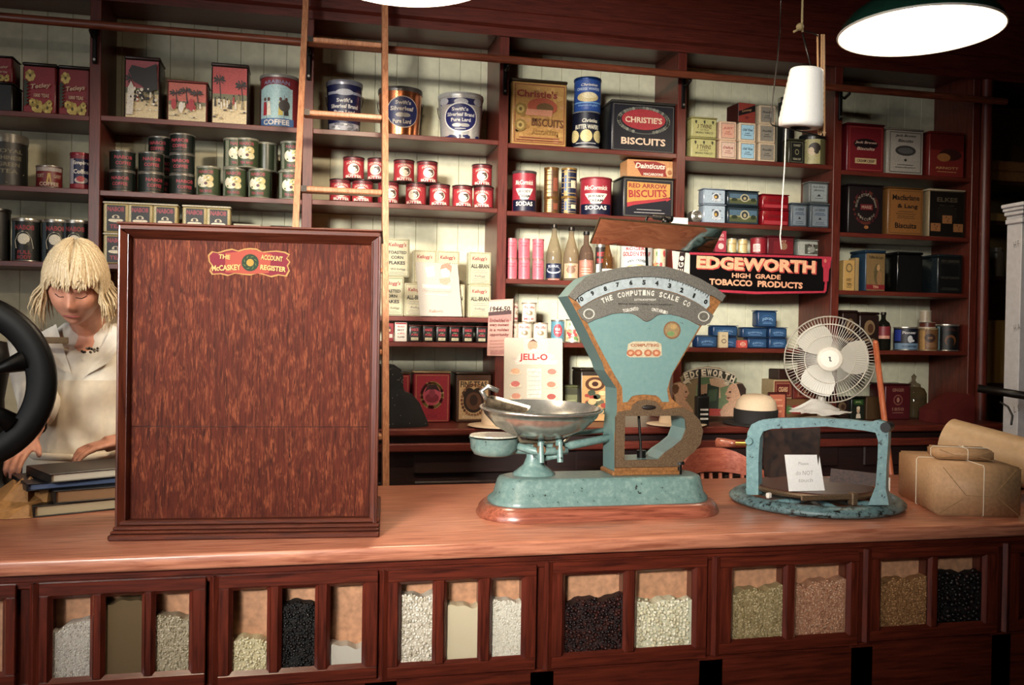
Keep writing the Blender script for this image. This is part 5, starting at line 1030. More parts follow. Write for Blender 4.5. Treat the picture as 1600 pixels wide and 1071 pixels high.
out = [(325, 399), (331, 393), (340, 395), (352, 391), (362, 389), (372, 392), (382, 389), (391, 388), (401, 389), (410, 394), (420, 393), (432, 392), (446, 394), (453, 398), (449, 404), (454, 410), (450, 416), (453, 424), (448, 433), (436, 431), (424, 434), (412, 430), (402, 428), (391, 431), (380, 430), (368, 428), (356, 432), (344, 429), (331, 430), (327, 424), (331, 416), (326, 409)]
f.poly(out, '8c6a3c'); cx, cy = 390, 411
f.poly([(cx+(x-cx)*.965, cy+(y-cy)*.90) for x, y in out], '5e1824')
f.poly([(352, 396), (372, 394), (391, 390), (408, 394), (425, 398), (420, 427), (391, 429), (352, 426)], '80382c')
R_ = 13.5
f.poly([(391+R_*math.cos(a*.35), 411+R_*math.sin(a*.35)) for a in range(18)], '1c2a1c'); f.poly([(391+6*math.cos(a*.7), 411+6*math.sin(a*.7)) for a in range(9)], '86682c')
for a in range(8): f.poly([(391+(8+k*1.6)*math.cos(a*.785+.3*k), 411+(8+k*1.6)*math.sin(a*.785+.3*k)) for k in range(3)], '6a7c3c')
f.glyphs('THE', 351, 402, 18, 7, 'b08c58', .08, .05); f.glyphs('McCASKEY', 354, 419, 45, 9, 'b08c58', -.04, .05); f.glyphs('ACCOUNT', 425, 404, 34, 8, 'b08c58', .1, .05); f.glyphs('REGISTER', 427, 420, 40, 8, 'b08c58', .1, .05)
mb.build('badge', reg)

# ------------------------------------------------------------------ the blue computing scale
BLUE = chipped('scale_blue_enamel', '5d7875', '667e7a', '2b2a24', .60, .33, vs=14)
BLUED = chipped('scale_blue_enamel_worn', '5e7874', '7a9088', '1d1b17', .55, .35, vs=13)
BRASSW = chipped('worn_brass_ornament', '6a5440', '8c7a5c', '2b221a', .54, .38, .55, 70)
GREYP = chipped('cast_grey_plate', '66625a', '8f8a80', '34302a', .55, .4, .5, 90)
COPB = mat('80552f', .45, .1, .25, 30)
YH = 2.37
so = pt(918, 800, 2.40); sx, sy = so.x, 2.40
S = tag(empty('computing_scale', (sx, sy, CZ+.0005)), 'old pale blue enamel shop scale with a fan-shaped dial, brass trim and a metal pan', 'scale')
org = Vector((sx, sy, CZ))
L = pz(739, 797, CZ).x - sx; R = pz(1101, 790, CZ).x - sx; DY = .125
def stad(x0, x1, hy, n=10, rr=None):
    rr = rr or hy*.85; P_ = []
    for cx_, cy_, a0 in ((x1-rr, hy-rr, 0), (x0+rr, hy-rr, PI/2), (x0+rr, -hy+rr, PI), (x1-rr, -hy+rr, 1.5*PI)):
        for k in range(n): a = a0 + PI/2*k/(n-1); P_.append((cx_+rr*math.cos(a), cy_+rr*math.sin(a)))
    return P_
def layers(mb, lay, m):
    """stacked outline slices: (x0,x1,half depth,z)"""
    n = None; vs = []; fs = []
    for x0, x1, hy, z in lay:
        P_ = stad(x0, x1, hy); n = len(P_); vs += [(x, y, z) for x, y in P_]
    for q in range(len(lay)-1):
        for k in range(n): fs.append((q*n+k, q*n+(k+1) % n, (q+1)*n+(k+1) % n, (q+1)*n+k))
    mb.add(vs, fs, m, True); mb.add(vs[-n:], [list(range(n))], m); mb.add(vs[:n], [list(range(n))[::-1]], m)
mb = MB(); layers(mb, [(L, R, DY, 0), (L-.001, R+.001, DY+.001, .008), (L+.004, R-.004, DY-.004, .016), (L+.006, R-.006, DY-.006, .024), (L+.014, R-.014, DY-.014, .034), (L+.02, R-.02, DY-.02, .036)], W_PL); mb.build('wooden_plinth', S)
mb = MB(); layers(mb, [(L+.03, R-.03, .10, .0362), (L+.03, R-.03, .10, .046), (L+.045, R-.04, .088, .058), (L+.055, R-.048, .08, .094), (L+.06, R-.052, .075, .102), (L+.075, R-.06, .065, .106)], BLUED); mb.build('base', S)
zb = .106
def PP(px, py, Y=YH): p = pt(px, py, Y) - org; return p
def loop(P_, Y=YH): return [(PP(x, y, Y).x, PP(x, y, Y).z) for x, y in P_]
head = [(887, 463), (900, 447), (914, 434), (932, 427), (951, 422.5), (968, 419), (987, 417), (1001, 416), (1014, 416), (1028, 416.6), (1041, 418), (1060, 423), (1077, 429.5), (1092, 436), (1105, 443.5), (1119, 452), (1132, 462.5), (1114, 492), (1096, 510), (1072, 550), (1048, 590), (1045, 608), (1049, 623), (1062, 634), (1081, 645.5), (1092, 657), (1097, 674), (1093, 694), (1081, 708), (1066, 719), (1060, 729), (1060, 737), (960, 737), (960, 681), (964, 640), (963.7, 608), (945, 580), (941, 567), (909, 503)]
hole = [(975.5, 650.6), (1063, 649.7), (1069.6, 655.6), (1071, 670.7), (1064.5, 687.6), (1051, 699), (1037.6, 707.7), (1027.6, 718), (974, 719.5)]
yf = YH - sy
mb = MB(); mb.prism([loop(head), loop(hole)], yf, yf+.10, COPB, BLUE, BLUE); mb.build('scale_head', S)
def raised(name, outer, holes, m, t=.006, back=0.0, ms=None):
    mb = MB(); mb.prism([loop(outer)]+[loop(h) for h in holes] if holes else [loop(outer)], yf-t, yf-.0002+back, m, ms or m); return mb.build(name, S)
blue = [(918, 506), (929, 500), (941.6, 496.5), (955, 491.5), (968.8, 490), (981, 490), (990.5, 492), (999, 497), (1005, 502), (1010.4, 503.5), (1017.7, 500), (1025, 494), (1032, 492), (1046, 492), (1059.4, 494.8), (1074, 500), (1087, 507), (1093, 510), (1066, 556), (1050, 584), (1045.5, 597), (1042, 610), (1045, 628.7), (1034.3, 628.7), (1030, 622), (1024, 618.3), (1006, 617), (994, 618), (987, 620), (980, 628.7), (973, 629.6), (972, 606), (962, 590), (950, 568), (934, 538)]
raised('face_panel', blue, None, BLUE, .0015)
# dial: ornamental rim, number strip, lettered plate
rim = head[:17] + [(1126, 472), (1114, 464)] + [(x, y+10) for x, y in ((1103, 450), (1090, 443), (1077, 437), (1060, 430.5), (1041, 425.5), (1028, 424), (1014, 423), (1001, 423), (987, 424), (968, 427), (951, 431), (932, 437.5), (914, 446), (902, 454))] + [(897, 470)]
raised('dial_rim', rim, None, GREYP, .009)
strip = [(897, 466)] + [(1003+188*math.sin(a), 616-188*math.cos(a)) for a in [math.radians(-33+67*k/16) for k in range(17)]] + [(1108, 478)] + [(1003+166*math.sin(a), 616-166*math.cos(a)) for a in [math.radians(37-72*k/16) for k in range(17)]]
mb = MB(); DG = mat('8c9494', .35, 0, .1, 20); mb.prism(loop(strip), yf-.0028, yf-.0002, DG)
f = PxFace(mb, YH-.0029, org)
for k in range(51):
    a = math.radians(-34+68*k/50); r0, r1 = 187, (183 if k % 5 else 180.5); w_ = .006
    f.poly([(1003+r0*math.sin(a-w_/2), 616-r0*math.cos(a-w_/2)), (1003+r0*math.sin(a+w_/2), 616-r0*math.cos(a+w_/2)), (1003+r1*math.sin(a+w_/2), 616-r1*math.cos(a+w_/2)), (1003+r1*math.sin(a-w_/2), 616-r1*math.cos(a-w_/2))], '1c1c1a'); f.mb.lay -= 1
for t, x, y in (('10', 907, 468.5), ('9', 925.6, 459), ('8', 945.6, 451.7), ('7', 964.8, 445.4), ('6', 985.4, 442.2), ('5', 1006, 441.7), ('4', 1026, 443), ('3', 1045.8, 447), ('2', 1064.8, 453.8), ('1', 1083.9, 462.5), ('0', 1102, 472)):
    f.glyphs(t, x, y, 9 if len(t) > 1 else (3 if t == '1' else 5.2), 7.5, '121210', math.atan2(x-1003, 175)*.8, .05)
mb.build('number_strip', S)
plate = [(902, 487)] + [(1003+165*math.sin(a), 616-165*math.cos(a)) for a in [math.radians(-38+78*k/14) for k in range(15)]] + [(1114, 494), (1108, 505), (1101, 509), (1094, 509), (1087, 506.5)] + [(1074, 499.5), (1059.4, 494.3), (1046, 491.6), (1032, 491.5), (1025, 493.5), (1017.7, 499.5), (1010.4, 503), (1005, 501.5), (999, 496.5), (990.5, 491.5), (981, 489.6), (968.8, 489.7), (955, 491), (941.6, 496), (929, 499.6), (918, 505.5), (908, 498)]
mb = MB(); mb.prism(loop(plate), yf-.005, yf-.0002, GREYP); f = PxFace(mb, YH-.0051, org); LC = 'b0aca0'
t = 'THE COMPUTING SCALE CO'
for k, ch in enumerate(t):
    if ch != ' ': a = math.radians(-23+51*k/(len(t)-1)); f.glyphs(ch, 1003+155*math.sin(a), 614-156*math.cos(a), 4.9, 8.5, LC, a, .04); f.mb.lay -= 1
f.mb.lay += 1
for t, a0, a1, rr in (('TORONTO', -13.5, -3.5, 121), ('ONTARIO', 8, 18.5, 121)):
    for k, ch in enumerate(t): a = math.radians(a0+(a1-a0)*k/(len(t)-1)); f.glyphs(ch, 1003+rr*math.sin(a), 604-rr*math.cos(a), 3.6, 5.5, LC, a, .04); f.mb.lay -= 1
f.mb.lay += 1
f.glyphs('DAYTON MONEYWEIGHT', 1008, 469, 34, 3.5, LC, 0, .02); f.glyphs('MANUFACTURED IN CANADA', 1008, 476, 84, 2.4, '1e1c18', .02, .02)
for cx_, cy_ in ((920, 491), (1099, 495)):
    for rr in (9, 5): 
        f.poly([(cx_+rr*math.cos(a*.5), cy_+rr*.9*math.sin(a*.5)) for a in range(13)], LC if rr == 9 else '4a463e'); f.poly([(cx_+(rr-1.6)*math.cos(a*.5), cy_+(rr-1.6)*.9*math.sin(a*.5)) for a in range(13)], '5c584e')
mb.build('lettered_plate', S)
mb = MB(); f = PxFace(mb, YH-.0016, org)
f.poly([(1050+13.5*math.cos(a*.35), 516.5+14*math.sin(a*.35)) for a in range(18)], '6a4a30'); f.poly([(1050+11*math.cos(a*.35), 516.5+11.5*math.sin(a*.35)) for a in range(18)], '7c6848'); f.poly([(1048+6*math.cos(a*.7), 522+4*math.sin(a*.7)) for a in range(9)], '5e7448'); f.poly([(1052+5*math.cos(a*.7), 511+4*math.sin(a*.7)) for a in range(9)], '94784c')
f.poly([(981, 538), (990, 534), (1024, 534), (1033, 538), (1034, 556), (1028, 559), (984, 559), (979, 556)], 'a59a80'); f.glyphs('COMPUTING', 1007, 540, 44, 5, '86563c', 0, .05)
for x in (985, 997, 1012, 1025): f.poly([(x+6.5*math.cos(a*.63), 552+5.5*math.sin(a*.63)) for a in range(10)], '94583c'); f.poly([(x+3*math.cos(a*.63), 552+2.6*math.sin(a*.63)) for a in range(10)], 'b4886a')
mb.build('transfer_badge', S)
ring = [(961, 652), (965, 644), (985, 641), (988, 633), (996, 627), (1010, 624.5), (1022, 627), (1030, 634), (1033, 641), (1052, 638), (1066, 637), (1081, 645.5), (1092, 657), (1097, 674), (1093, 694), (1081, 708), (1066, 719), (1060, 729), (960, 731)]
raised('ornate_handle', ring, [hole], BRASSW, .008)
mb = MB(); mb.ball((PP(1012, 637).x, yf-.009, PP(1012, 637).z), .022, mat('1e1714', .5, .3, .2), 1, .2, .32, 14); mb.build('finger_grip', S)
mb = MB(); p0 = PP(1006, 652); p1 = PP(1010, 716); mb.cyl((p0.x, yf+.04, p0.z), (p1.x, yf+.04, p1.z), .004, DTIN, 8); mb.cyl((p1.x, yf+.04, zb+.04), (p1.x, yf+.04, p1.z+.016), .013, IRON, 14); mb.box(p1.x-.05, p1.x-.01, yf+.03, yf+.06, zb+.03, p1.z-.006, IRON, .004); mb.build('damper_rod', S)
mb = MB(); a, b = PP(956, 740).x, PP(1062, 740).x; mb.box(a, b, yf-.008, yf+.105, zb-.002, PP(1000, 737).z+.001, COPB, .004); mb.build('head_foot', S)
mb = MB(); x = PP(1062, 740).x+.0; mb.cyl((x, yf, zb-.004), (x, yf, zb+.03), .006, IRON, 10); mb.lathe([(0, .028), (.013, .028), (.013, .036), (0, .036)], BLK, 14, c=(x, yf, zb)); mb.build('levelling_screw', S)
# beam, pivots, weight plate and pan
YP = 2.42; yp = YP - sy
PWc = PP(772, 684, YP)
mb = MB(); mb.lathe([(0, -.05), (.04, -.05), (.055, -.045), (.064, -.03), (.067, -.004), (.07, 0)], BLUED, 30, c=(PWc.x, yp, PWc.z), share=True)
mb.tube([(PWc.x+.04, yp, PWc.z-.03), (PP(840, 705, YP).x, yp, PP(840, 703, YP).z), (PP(880, 700, YP).x, yp, PP(880, 699, YP).z), (PP(955, 684, YP).x, yp, PP(955, 684, YP).z)], [.017, .014, .013, .011], BLUED, 8)
mb.tube([(PP(830, 688, YP).x, yp+.05, PP(830, 688, YP).z), (PP(955, 676, YP).x, yp+.05, PP(955, 676, YP).z)], .008, BLUED, 8)
mb.tube([(PWc.x+.05, yp-.005, PWc.z-.02), (PWc.x+.11, yp-.045, PWc.z-.035), (PP(880, 705, YP).x, yp-.04, PP(880, 702, YP).z)], .011, BLUED, 8); mb.build('beam', S)
mb = MB(); mb.lathe([(0, .001), (.060, .001), (.068, .004), (.066, .008), (.058, .006), (0, .006)], mat('c9c5b4', .3, .3, .2), 30, c=(PWc.x, yp, PWc.z)); mb.build('weight_plate', S)
mb = MB(); bx = PP(834, 740, YP).x; bz0 = zb-.002; mb.lathe([(.062, 0), (.058, .008), (.042, .02), (.03, .03), (.022, .05), (.02, .075)], BLUED, 24, c=(bx, yp, bz0), share=True, sy=.8)
bz = PP(834, 700, YP).z; bx2 = PP(868, 700, YP).x; bx1 = PP(838, 700, YP).x
for x, yy in ((bx1, -.05), (bx2, -.045)): mb.cyl((x, yp+yy-.006, bz), (x, yp+.05, bz), .013, mat('7a5a40', .4, .4, .3), 12); mb.cyl((x, yp+yy-.007, bz-.035), (x, yp+yy+.003, bz+.02), .009, BLUED, 8)
mb.tube([(bx, yp-.02, bz0+.06), (bx1, yp-.045, bz-.02), (bx1, yp-.045, bz)], .01, BLUED, 8); mb.tube([(bx+.02, yp-.02, bz0+.05), (bx2, yp-.03, bz-.02), (bx2, yp-.035, bz+.035)], .01, BLUED, 8)
mb.build('pivot_bracket', S)
PC = PP(846, 639, YP); PR = (PP(938, 640, YP).x - PP(753, 640, YP).x)/2
ALU = mat('b9b5ab', .24, .85, .12, 12)
mb = MB(); mb.T = Matrix.Translation((PC.x, yp, PC.z)) @ Matrix.Rotation(.06, 4, 'X') @ Matrix.Rotation(.01, 4, 'Y')
pr = [(PR*1.0, 0), (PR*.985, .003), (PR*.93, -.018), (PR*.75, -.05), (PR*.5, -.072), (PR*.3, -.08), (0, -.081)]
mb.lathe(pr, ALU, 48, share=True, sy=.86); mb.lathe([(a*.985, b+.0035) for a, b in pr[1:]], ALU, 48, share=True, sy=.86)
mb.tube([(PR*math.cos(2*PI*k/48), PR*.86*math.sin(2*PI*k/48), .001) for k in range(48)], .0035, ALU, 8, True)
mb.build('pan', S)
mb = MB(); zc = PC.z-.082
mb.cyl((PC.x, yp, bz+.005), (PC.x, yp, zc+.0), .012, BLUED, 10)
for dx, dy_ in ((-.09, -.03), (.09, -.03), (.0, .08)): mb.tube([(PC.x, yp, zc-.012), (PC.x+dx*.7, yp+dy_*.7, zc-.006), (PC.x+dx, yp+dy_, zc+.028), (PC.x+dx*1.1, yp+dy_*1.1, zc+.042)], .0055, mat('9a8e78', .35, .7, .2), 8)
mb.build('pan_cradle', S)
# rod and tilting mirror above the head
def raypt(px, py, Y): return pt(px, py, Y) - org
mb = MB(); q0 = raypt(1011, 418, YH+.05); q1 = raypt(1009, 345, YH+.05); q2 = raypt(1012, 338, YH+.05); q3 = raypt(1038, 341, YH-.10)
mb.tube([q0, q1, q1.lerp(q2, .7)+Vector((.000, 0, .001)), q2, q3], .0042, IRON, 8); mb.cyl(raypt(1022, 339, YH-.06), raypt(1050, 343, YH-.10), .0085, DTIN, 12); mb.ball(raypt(1040, 347, YH-.105), .011, IRON); mb.build('mirror_rod', S)
TL, TR, BR_, BL_ = raypt(937, 342, YH-.12), raypt(1131, 358, YH-.12), raypt(1113, 395, YH-.055), raypt(922, 381, YH-.055)
nrm = (TR-TL).cross(BL_-TL).normalized(); nrm = nrm if nrm.y < 0 else -nrm
m_, nt_, b_ = _new('mirror_silver'); b_.inputs['Metallic'].default_value = 1; b_.inputs['Roughness'].default_value = .03; b_.inputs['Base Color'].default_value = lin('f2eadc')
n_ = nt_.nodes.new('ShaderNodeTexNoise'); n_.inputs['Scale'].default_value = 1; mp_ = _mapping(nt_, (9, 9, 9)); nt_.links.new(mp_.outputs[0], n_.inputs['Vector']); bp_ = nt_.nodes.new('ShaderNodeBump'); bp_.inputs['Strength'].default_value = .35; bp_.inputs['Distance'].default_value = .004; nt_.links.new(n_.outputs['Fac'], bp_.inputs['Height']); nt_.links.new(bp_.outputs[0], b_.inputs['Normal'])
mb = MB(); C4 = [TL, TR, BR_, BL_]
mb.add(C4 + [c - nrm*.006 for c in C4], [(4, 7, 6, 5), (0, 1, 5, 4), (1, 2, 6, 5), (2, 3, 7, 6), (3, 0, 4, 7)], mat('4a3c28', .4, .5, .3)); mc = sum(C4, Vector())/4
inn = [mc + (c-mc)*.985 for c in C4]; mb.add([c + nrm*.0008 for c in inn], [(0, 1, 2, 3)], m_); mb.add([c + nrm*.0004 for c in C4], [(0, 1, 2, 3)], mat('3a3020', .4, .5, .2)); mb.build('tilting_mirror', S)
mb = MB(); p = raypt(1062, 345, YH+.02); mb.box(p.x-.025, p.x+.025, p.y-.001, p.y+.001, p.z-.02, p.z+.008, mat('d8d4c8', .5), 0); mb.build('paper_tag', S)
# scoop lying in the pan
sc_c = pt(790, 628, YP-.02); mb = MB(); mb.T = Matrix.Rotation(.25, 4, 'Y') @ Matrix.Rotation(-.35, 4, 'Z') @ Matrix.Rotation(.1, 4, 'X')
n = 14; vs = []; fs = []
for j in range(6):
    x = -.05 + .095*j/5; ww = .040*(1-.25*(j/5)**2)
    for k in range(n+1):
        a = PI*(1+k/n) if j else PI*(1+k/n); vs.append((x - (.02*math.cos(a)**2 if j == 5 else 0)*-1, ww*math.cos(a), .03*math.sin(a)+.02))
for j in range(5):
    for k in range(n): fs.append((j*(n+1)+k, j*(n+1)+k+1, (j+1)*(n+1)+k+1, (j+1)*(n+1)+k))
fs.append(list(range(n+1))); mb.add(vs, fs, mat('8c7c66', .3, .8, .3, 20), True); 
sc_ = tag(empty('scoop', (sc_c.x-.0, YP-.01, sc_c.z-.018)), 'brass-coloured scoop resting in the scale pan', 'scoop'); mb.build('scoop_bowl', sc_)
mb = MB(); mb.T = Matrix.Rotation(.25, 4, 'Y') @ Matrix.Rotation(-.35, 4, 'Z'); mb.tube([(-.054, 0, .01), (-.075, 0, .028), (-.06, .0, .045), (-.03, 0, .04)], .0075, ALU, 10); mb.build('handle', sc_)

# ------------------------------------------------------------------ blue cutter stand with turntable
KB = chipped('cutter_blue_enamel', '66868a', '7e9c9c', '141612', .53, .35, vs=14)
kc = pz(1274, 782, CZ+.01); kr = .5*(pz(1405, 782, CZ+.01) - pz(1143, 782, CZ+.01)).length*.97
K = tag(empty('table_cutter', (kc.x, kc.y, CZ+.0005)), 'old pale blue iron cutter with a square arch and round base, beside the scale', 'cutter')
ko = Vector((kc.x, kc.y, CZ))
mb = MB(); KR = chipped('cutter_ring_enamel', '566f72', '7a9694', '12130f', .47, .35, vs=15)
mb.lathe([(kr*.80, .012), (kr*.86, .03), (kr*.90, .034), (kr*.95, .028), (kr, .018), (kr*1.0, .010), (kr*.95, .002), (kr*.82, .002), (kr*.80, .012)], KR, 56, share=True)
for a in (.5, 2.2, 3.9, 5.4): mb.cyl((kr*.9*math.cos(a), kr*.9*math.sin(a), 0), (kr*.9*math.cos(a), kr*.9*math.sin(a), .02), .012, KB, 10)
for a in (.3, 1.35, 2.4): mb.tube([(kr*.85*math.cos(a), kr*.85*math.sin(a), .015), (-kr*.85*math.cos(a), -kr*.85*math.sin(a), .015)], .009, KB, 6)
mb.cyl((0, 0, .01), (0, 0, .036), .03, KB, 16); mb.build('round_base', K)
mb = MB(); mb.lathe([(0, .037), (kr*.66, .037), (kr*.68, .042), (kr*.68, .052), (kr*.66, .056), (0, .056)], wood('turntable_wood', '1c0c08', '5a2c1c', 'X', .4), 48, c=(0, .01, 0)); mb.build('turntable', K)
mb = MB(); mb.lathe([(kr*.69, .040), (kr*.70, .047), (kr*.69, .053)], BRASSW, 48, c=(0, .01, 0)); mb.box(-kr*.62, kr*.05, -kr*.735, -kr*.71, .045, .06, BRASSW, .003)
mb.box(-.006, .012, -kr*.78, -kr*.68, .03, .066, BRASSW, .003); mb.build('gauge_rail', K)
Pl, Pr = pz(1178, 771, CZ+.03), pz(1374, 795, CZ+.03)
def kp(px, py):
    r = ray(px, py); d = Vector((Pr.x-Pl.x, Pr.y-Pl.y, 0)).normalized(); n = Vector((-d.y, d.x, 0)); t = (Pl - Vector((0, 0, CH))).dot(n)/r.dot(n)
    return Vector((0, 0, CH)) + r*t - ko
kd = Vector((Pr.x-Pl.x, Pr.y-Pl.y, 0)).normalized(); kn = Vector((-kd.y, kd.x, 0))
def plate(mb, P_, m, off=0.0, th=.028, ms=None):
    W_ = [kp(*p) + kn*off for p in P_]; B = [w_ + kn*th for w_ in W_]; n = len(W_)
    tri = tessellate_polygon([[Vector((p[0], -p[1], 0)) for p in P_]])
    mb.add(W_, [t for t in tri], m); mb.add(B, [tuple(reversed(t)) for t in tri], m); mb.add(W_+B, [(k, (k+1) % n, n+(k+1) % n, n+k) for k in range(n)], ms or m)
arch = [(1166, 774), (1166, 740), (1166, 700), (1168, 676), (1174, 664), (1188, 657), (1215, 654), (1260, 653.5), (1320, 656), (1360, 660), (1370, 657), (1382, 660), (1388, 668), (1388, 690), (1385, 730), (1384, 765), (1389, 790), (1356, 790), (1361, 778), (1368, 760), (1371, 720), (1372, 690), (1368, 677), (1350, 673.5), (1320, 670), (1290, 667), (1250, 669), (1205, 671), (1192, 675), (1187, 686), (1185, 720), (1185, 774)]
mb = MB(); plate(mb, arch, KB, 0, .03)
for px, py, r_ in ((1385, 668, .014), (1172, 690, .011)): c_ = kp(px, py); mb.cyl(c_ - kn*.012, c_ + kn*.035, r_, BLK if px > 1300 else KB, 12)
mb.build('arch', K)
mb = MB(); c1_, c2_, c3_ = kp(1166, 694), kp(1150, 693.5), kp(1119, 692)
mb.cyl(c1_, c2_, .0065, GOLD, 10); mb.tube([c2_, c2_.lerp(c3_, .2), c2_.lerp(c3_, .6), c2_.lerp(c3_, .95), c3_], [.009, .011, .0145, .015, .006], W_PL, 12); mb.build('handle', K)
mb = MB(); plate(mb, [(1190, 674), (1279, 670), (1279, 690), (1275, 742), (1200, 748), (1191, 745)], mat('2c1c12', .25, .6, .5, 9), .014, .003); mb.build('blade', K)
mb = MB(); plate(mb, [(1290, 736), (1362, 744), (1360, 764), (1288, 757)], wood('cutter_board', '20120a', '4a3020', 'X', .4), .05, .006); mb.build('board', K)
# card standing in the cutter
mb = MB(); cc = pz(1261, 755, CZ+.058)
P_ = [(1233, 755), (1289, 755), (1280, 711), (1226, 711)]; Yc_ = kc.y - .105
W_ = [pt(x, y, Yc_ + (.010 if y < 730 else 0)) for x, y in P_]; base = Vector((cc.x, Yc_, CZ+.058))
W_ = [w_-base for w_ in W_]; W_[0].z = W_[1].z = 0.0005
mb.add(W_+[w_+Vector((0, .0012, 0)) for w_ in W_], [(0, 1, 2, 3), (7, 6, 5, 4), (0, 4, 5, 1), (1, 5, 6, 2), (2, 6, 7, 3), (3, 7, 4, 0)], mat('e6e4e0', .6, 0, .03))
def cardpt(u, v): return W_[0].lerp(W_[1], u).lerp(W_[3].lerp(W_[2], u), v) + Vector((0, -.0008, 0))
for t, u, v, w_, h_ in (('Please', .5, .76, .3, .08), ('do NOT', .5, .5, .5, .12), ('touch', .5, .3, .4, .11)):
    vs, fs = text_geo(t, .0, .2); mb.add([cardpt(u+x*w_, v+y*h_) for x, y in vs], fs, 'a8a49c')
tag(mb.build('notice_card', None, base), 'small white notice card propped on the turntable of the blue cutter', 'card')
# white match on the base
mb = MB(); p = pz(1201, 777, CZ+.04); mb.box(-.008, .008, -.006, .006, 0, .016, mat('e0d8cc', .6), .003); mb.T = Matrix.Identity(4); tag(mb.build('paper_scrap', None, (p.x, p.y, CZ+.0365), .4), 'crumpled white scrap of paper on the round base of the cutter', 'paper')

# ------------------------------------------------------------------ wrapped parcels and paper roll
KRAFT = mat('b48e68', .55, 0, .08, 18, 0, .3); STR = mat('e0d8c4', .7, 0, 0)
def parcel(name, loc, rz, w, d, h, label, wr=1):
    root = tag(empty(name, loc, rz), label, 'parcel'); mb = MB()
    bm = bmesh.new(); bmesh.ops.create_cube(bm, size=1)
    for v in bm.verts: v.co = Vector((w/2+v.co.x*w, d/2+v.co.y*d, h/2+v.co.z*h))
    bmesh.ops.bevel(bm, geom=bm.edges[:], offset=.005, segments=2, affect='EDGES'); mb.bm(bm, KRAFT, True)
    e = -.0012                                     # folded flaps on the front end
    for P_ in ([(w*.06, h*.97), (w*.34, h*.42), (w*.66, h*.40), (w*.94, h*.97)], [(w*.03, h*.05), (w*.30, h*.34)], [(w*.97, h*.05), (w*.74, h*.36)]): mb.tube([(x, -.0003, z) for x, z in P_], .0011, mat('93764e', .6, 0, 0), 4)
    mb.build('wrapping', root)
    mb = MB(); q = .0016
    def loopx(x): mb.tube([(x, -q, .004), (x, -q, h-.004), (x, .004, h+q), (x, d-.004, h+q), (x, d+q, h-.004), (x, d+q, .004), (x, d-.004, .001), (x, .004, .001)], .0012, STR, 6, True)
    def loopy(y): mb.tube([(-q, y, .004), (-q, y, h-.004), (.004, y, h+q), (w-.004, y, h+q), (w+q, y, h-.004), (w+q, y, .004), (w-.004, y, .001), (.004, y, .001)], .0012, STR, 6, True)
    loopx(w*.55); loopy(d*.5); mb.ball((w*.55, d*.5, h+.003), .004, STR); mb.build('string', root)
    return root
pa, pb_, pc_ = pz(1464, 806, CZ), pz(1577, 804, CZ), pz(1398, 771, CZ)
hh = pt(1464, 728, pa.y).z - CZ; ang = math.atan2(pb_.y-pa.y, pb_.x-pa.x)
print('parcel', pa, pb_, pc_, hh)
dvec = Vector((pc_.x-pa.x, pc_.y-pa.y)); dl = min(.36, dvec.length)
# the parcel's side runs straight back; square it on its front edge
fa = math.atan2(-dvec.x, dvec.y)
a_ = fa
parcel('wrapped_parcel', (pa.x, pa.y, CZ+.0005), a_, (pb_-pa).length, dl*.92, hh, 'large brown paper parcel tied with white string at the right end of the counter')
sp_ = pz(1462, 718, CZ+hh+.003); spr = pz(1532, 717, CZ+hh+.003); parcel('wrapped_parcel', (sp_.x, sp_.y, CZ+hh+.004), a_-.12, (spr-sp_).length*1.05, .11, .03, 'small flat brown paper packet tied with string, on top of the large parcel')
# roll of wrapping paper in its iron stand
A = pt(1483, 690, 2.62); B = pt(1665, 742, 2.30); ax = (B-A).normalized(); rr = .078
ro = tag(empty('wrapping_paper_roll', A), 'thick roll of brown wrapping paper at the right edge of the counter', 'paper roll')
mb = MB(); mb.cyl((0, 0, 0), (B-A), rr, mat('b89872', .5, 0, .05, 10), 48); mb.build('paper', ro); mb = MB(); mb.cyl(-ax*.02, -ax*.0005, .022, BLK, 18); mb.build('core', ro)
stn = tag(empty('roll_stand', (A.x, A.y, CZ+.0005)), 'black iron stand carrying the wrapping paper roll', 'stand')
for nm, P0 in (('bracket', A-ax*.022), ('bracket', B+ax*.02)):
    mb = MB(); c_ = P0 - Vector((A.x, A.y, CZ)); side = Vector((-ax.y, ax.x, 0)).normalized(); mb.tube([(c_.x+side.x*.09, c_.y+side.y*.09, .002), (c_.x+side.x*.02, c_.y+side.y*.02, .05), (c_.x, c_.y, c_.z)], .007, IRON, 8); mb.tube([(c_.x-side.x*.09, c_.y-side.y*.09, .002), (c_.x-side.x*.02, c_.y-side.y*.02, .05), (c_.x, c_.y, c_.z)], .007, IRON, 8); mb.build('bracket', stn)
# crumpled corner of a white pad and stack of boxes at the frame edge
mb = MB(); p = pz(1592, 775, CZ); mb.box(0, .2, 0, .12, 0, .045, mat('24282a', .4), .004); mb.box(-.002, .201, -.001, .12, .013, .018, mat('c8c8c4', .5)); mb.box(-.002, .201, -.001, .12, .03, .036, mat('c8c8c4', .5)); tag(mb.build('paper_pad_holder', None, (p.x+.02, p.y+.1, CZ+.0005)), 'dark slotted holder with white edges at the right frame edge, beyond the parcel', 'holder')
mb = MB(); p = pz(1390, 770, CZ); mb.box(-.014, .014, -.004, .004, 0, .045, mat('e6e0d4', .5), .002); tag(mb.build('price_card', None, (p.x, p.y+.02, CZ+.0005), -.3), 'small white card between the blue cutter and the large parcel', 'card')

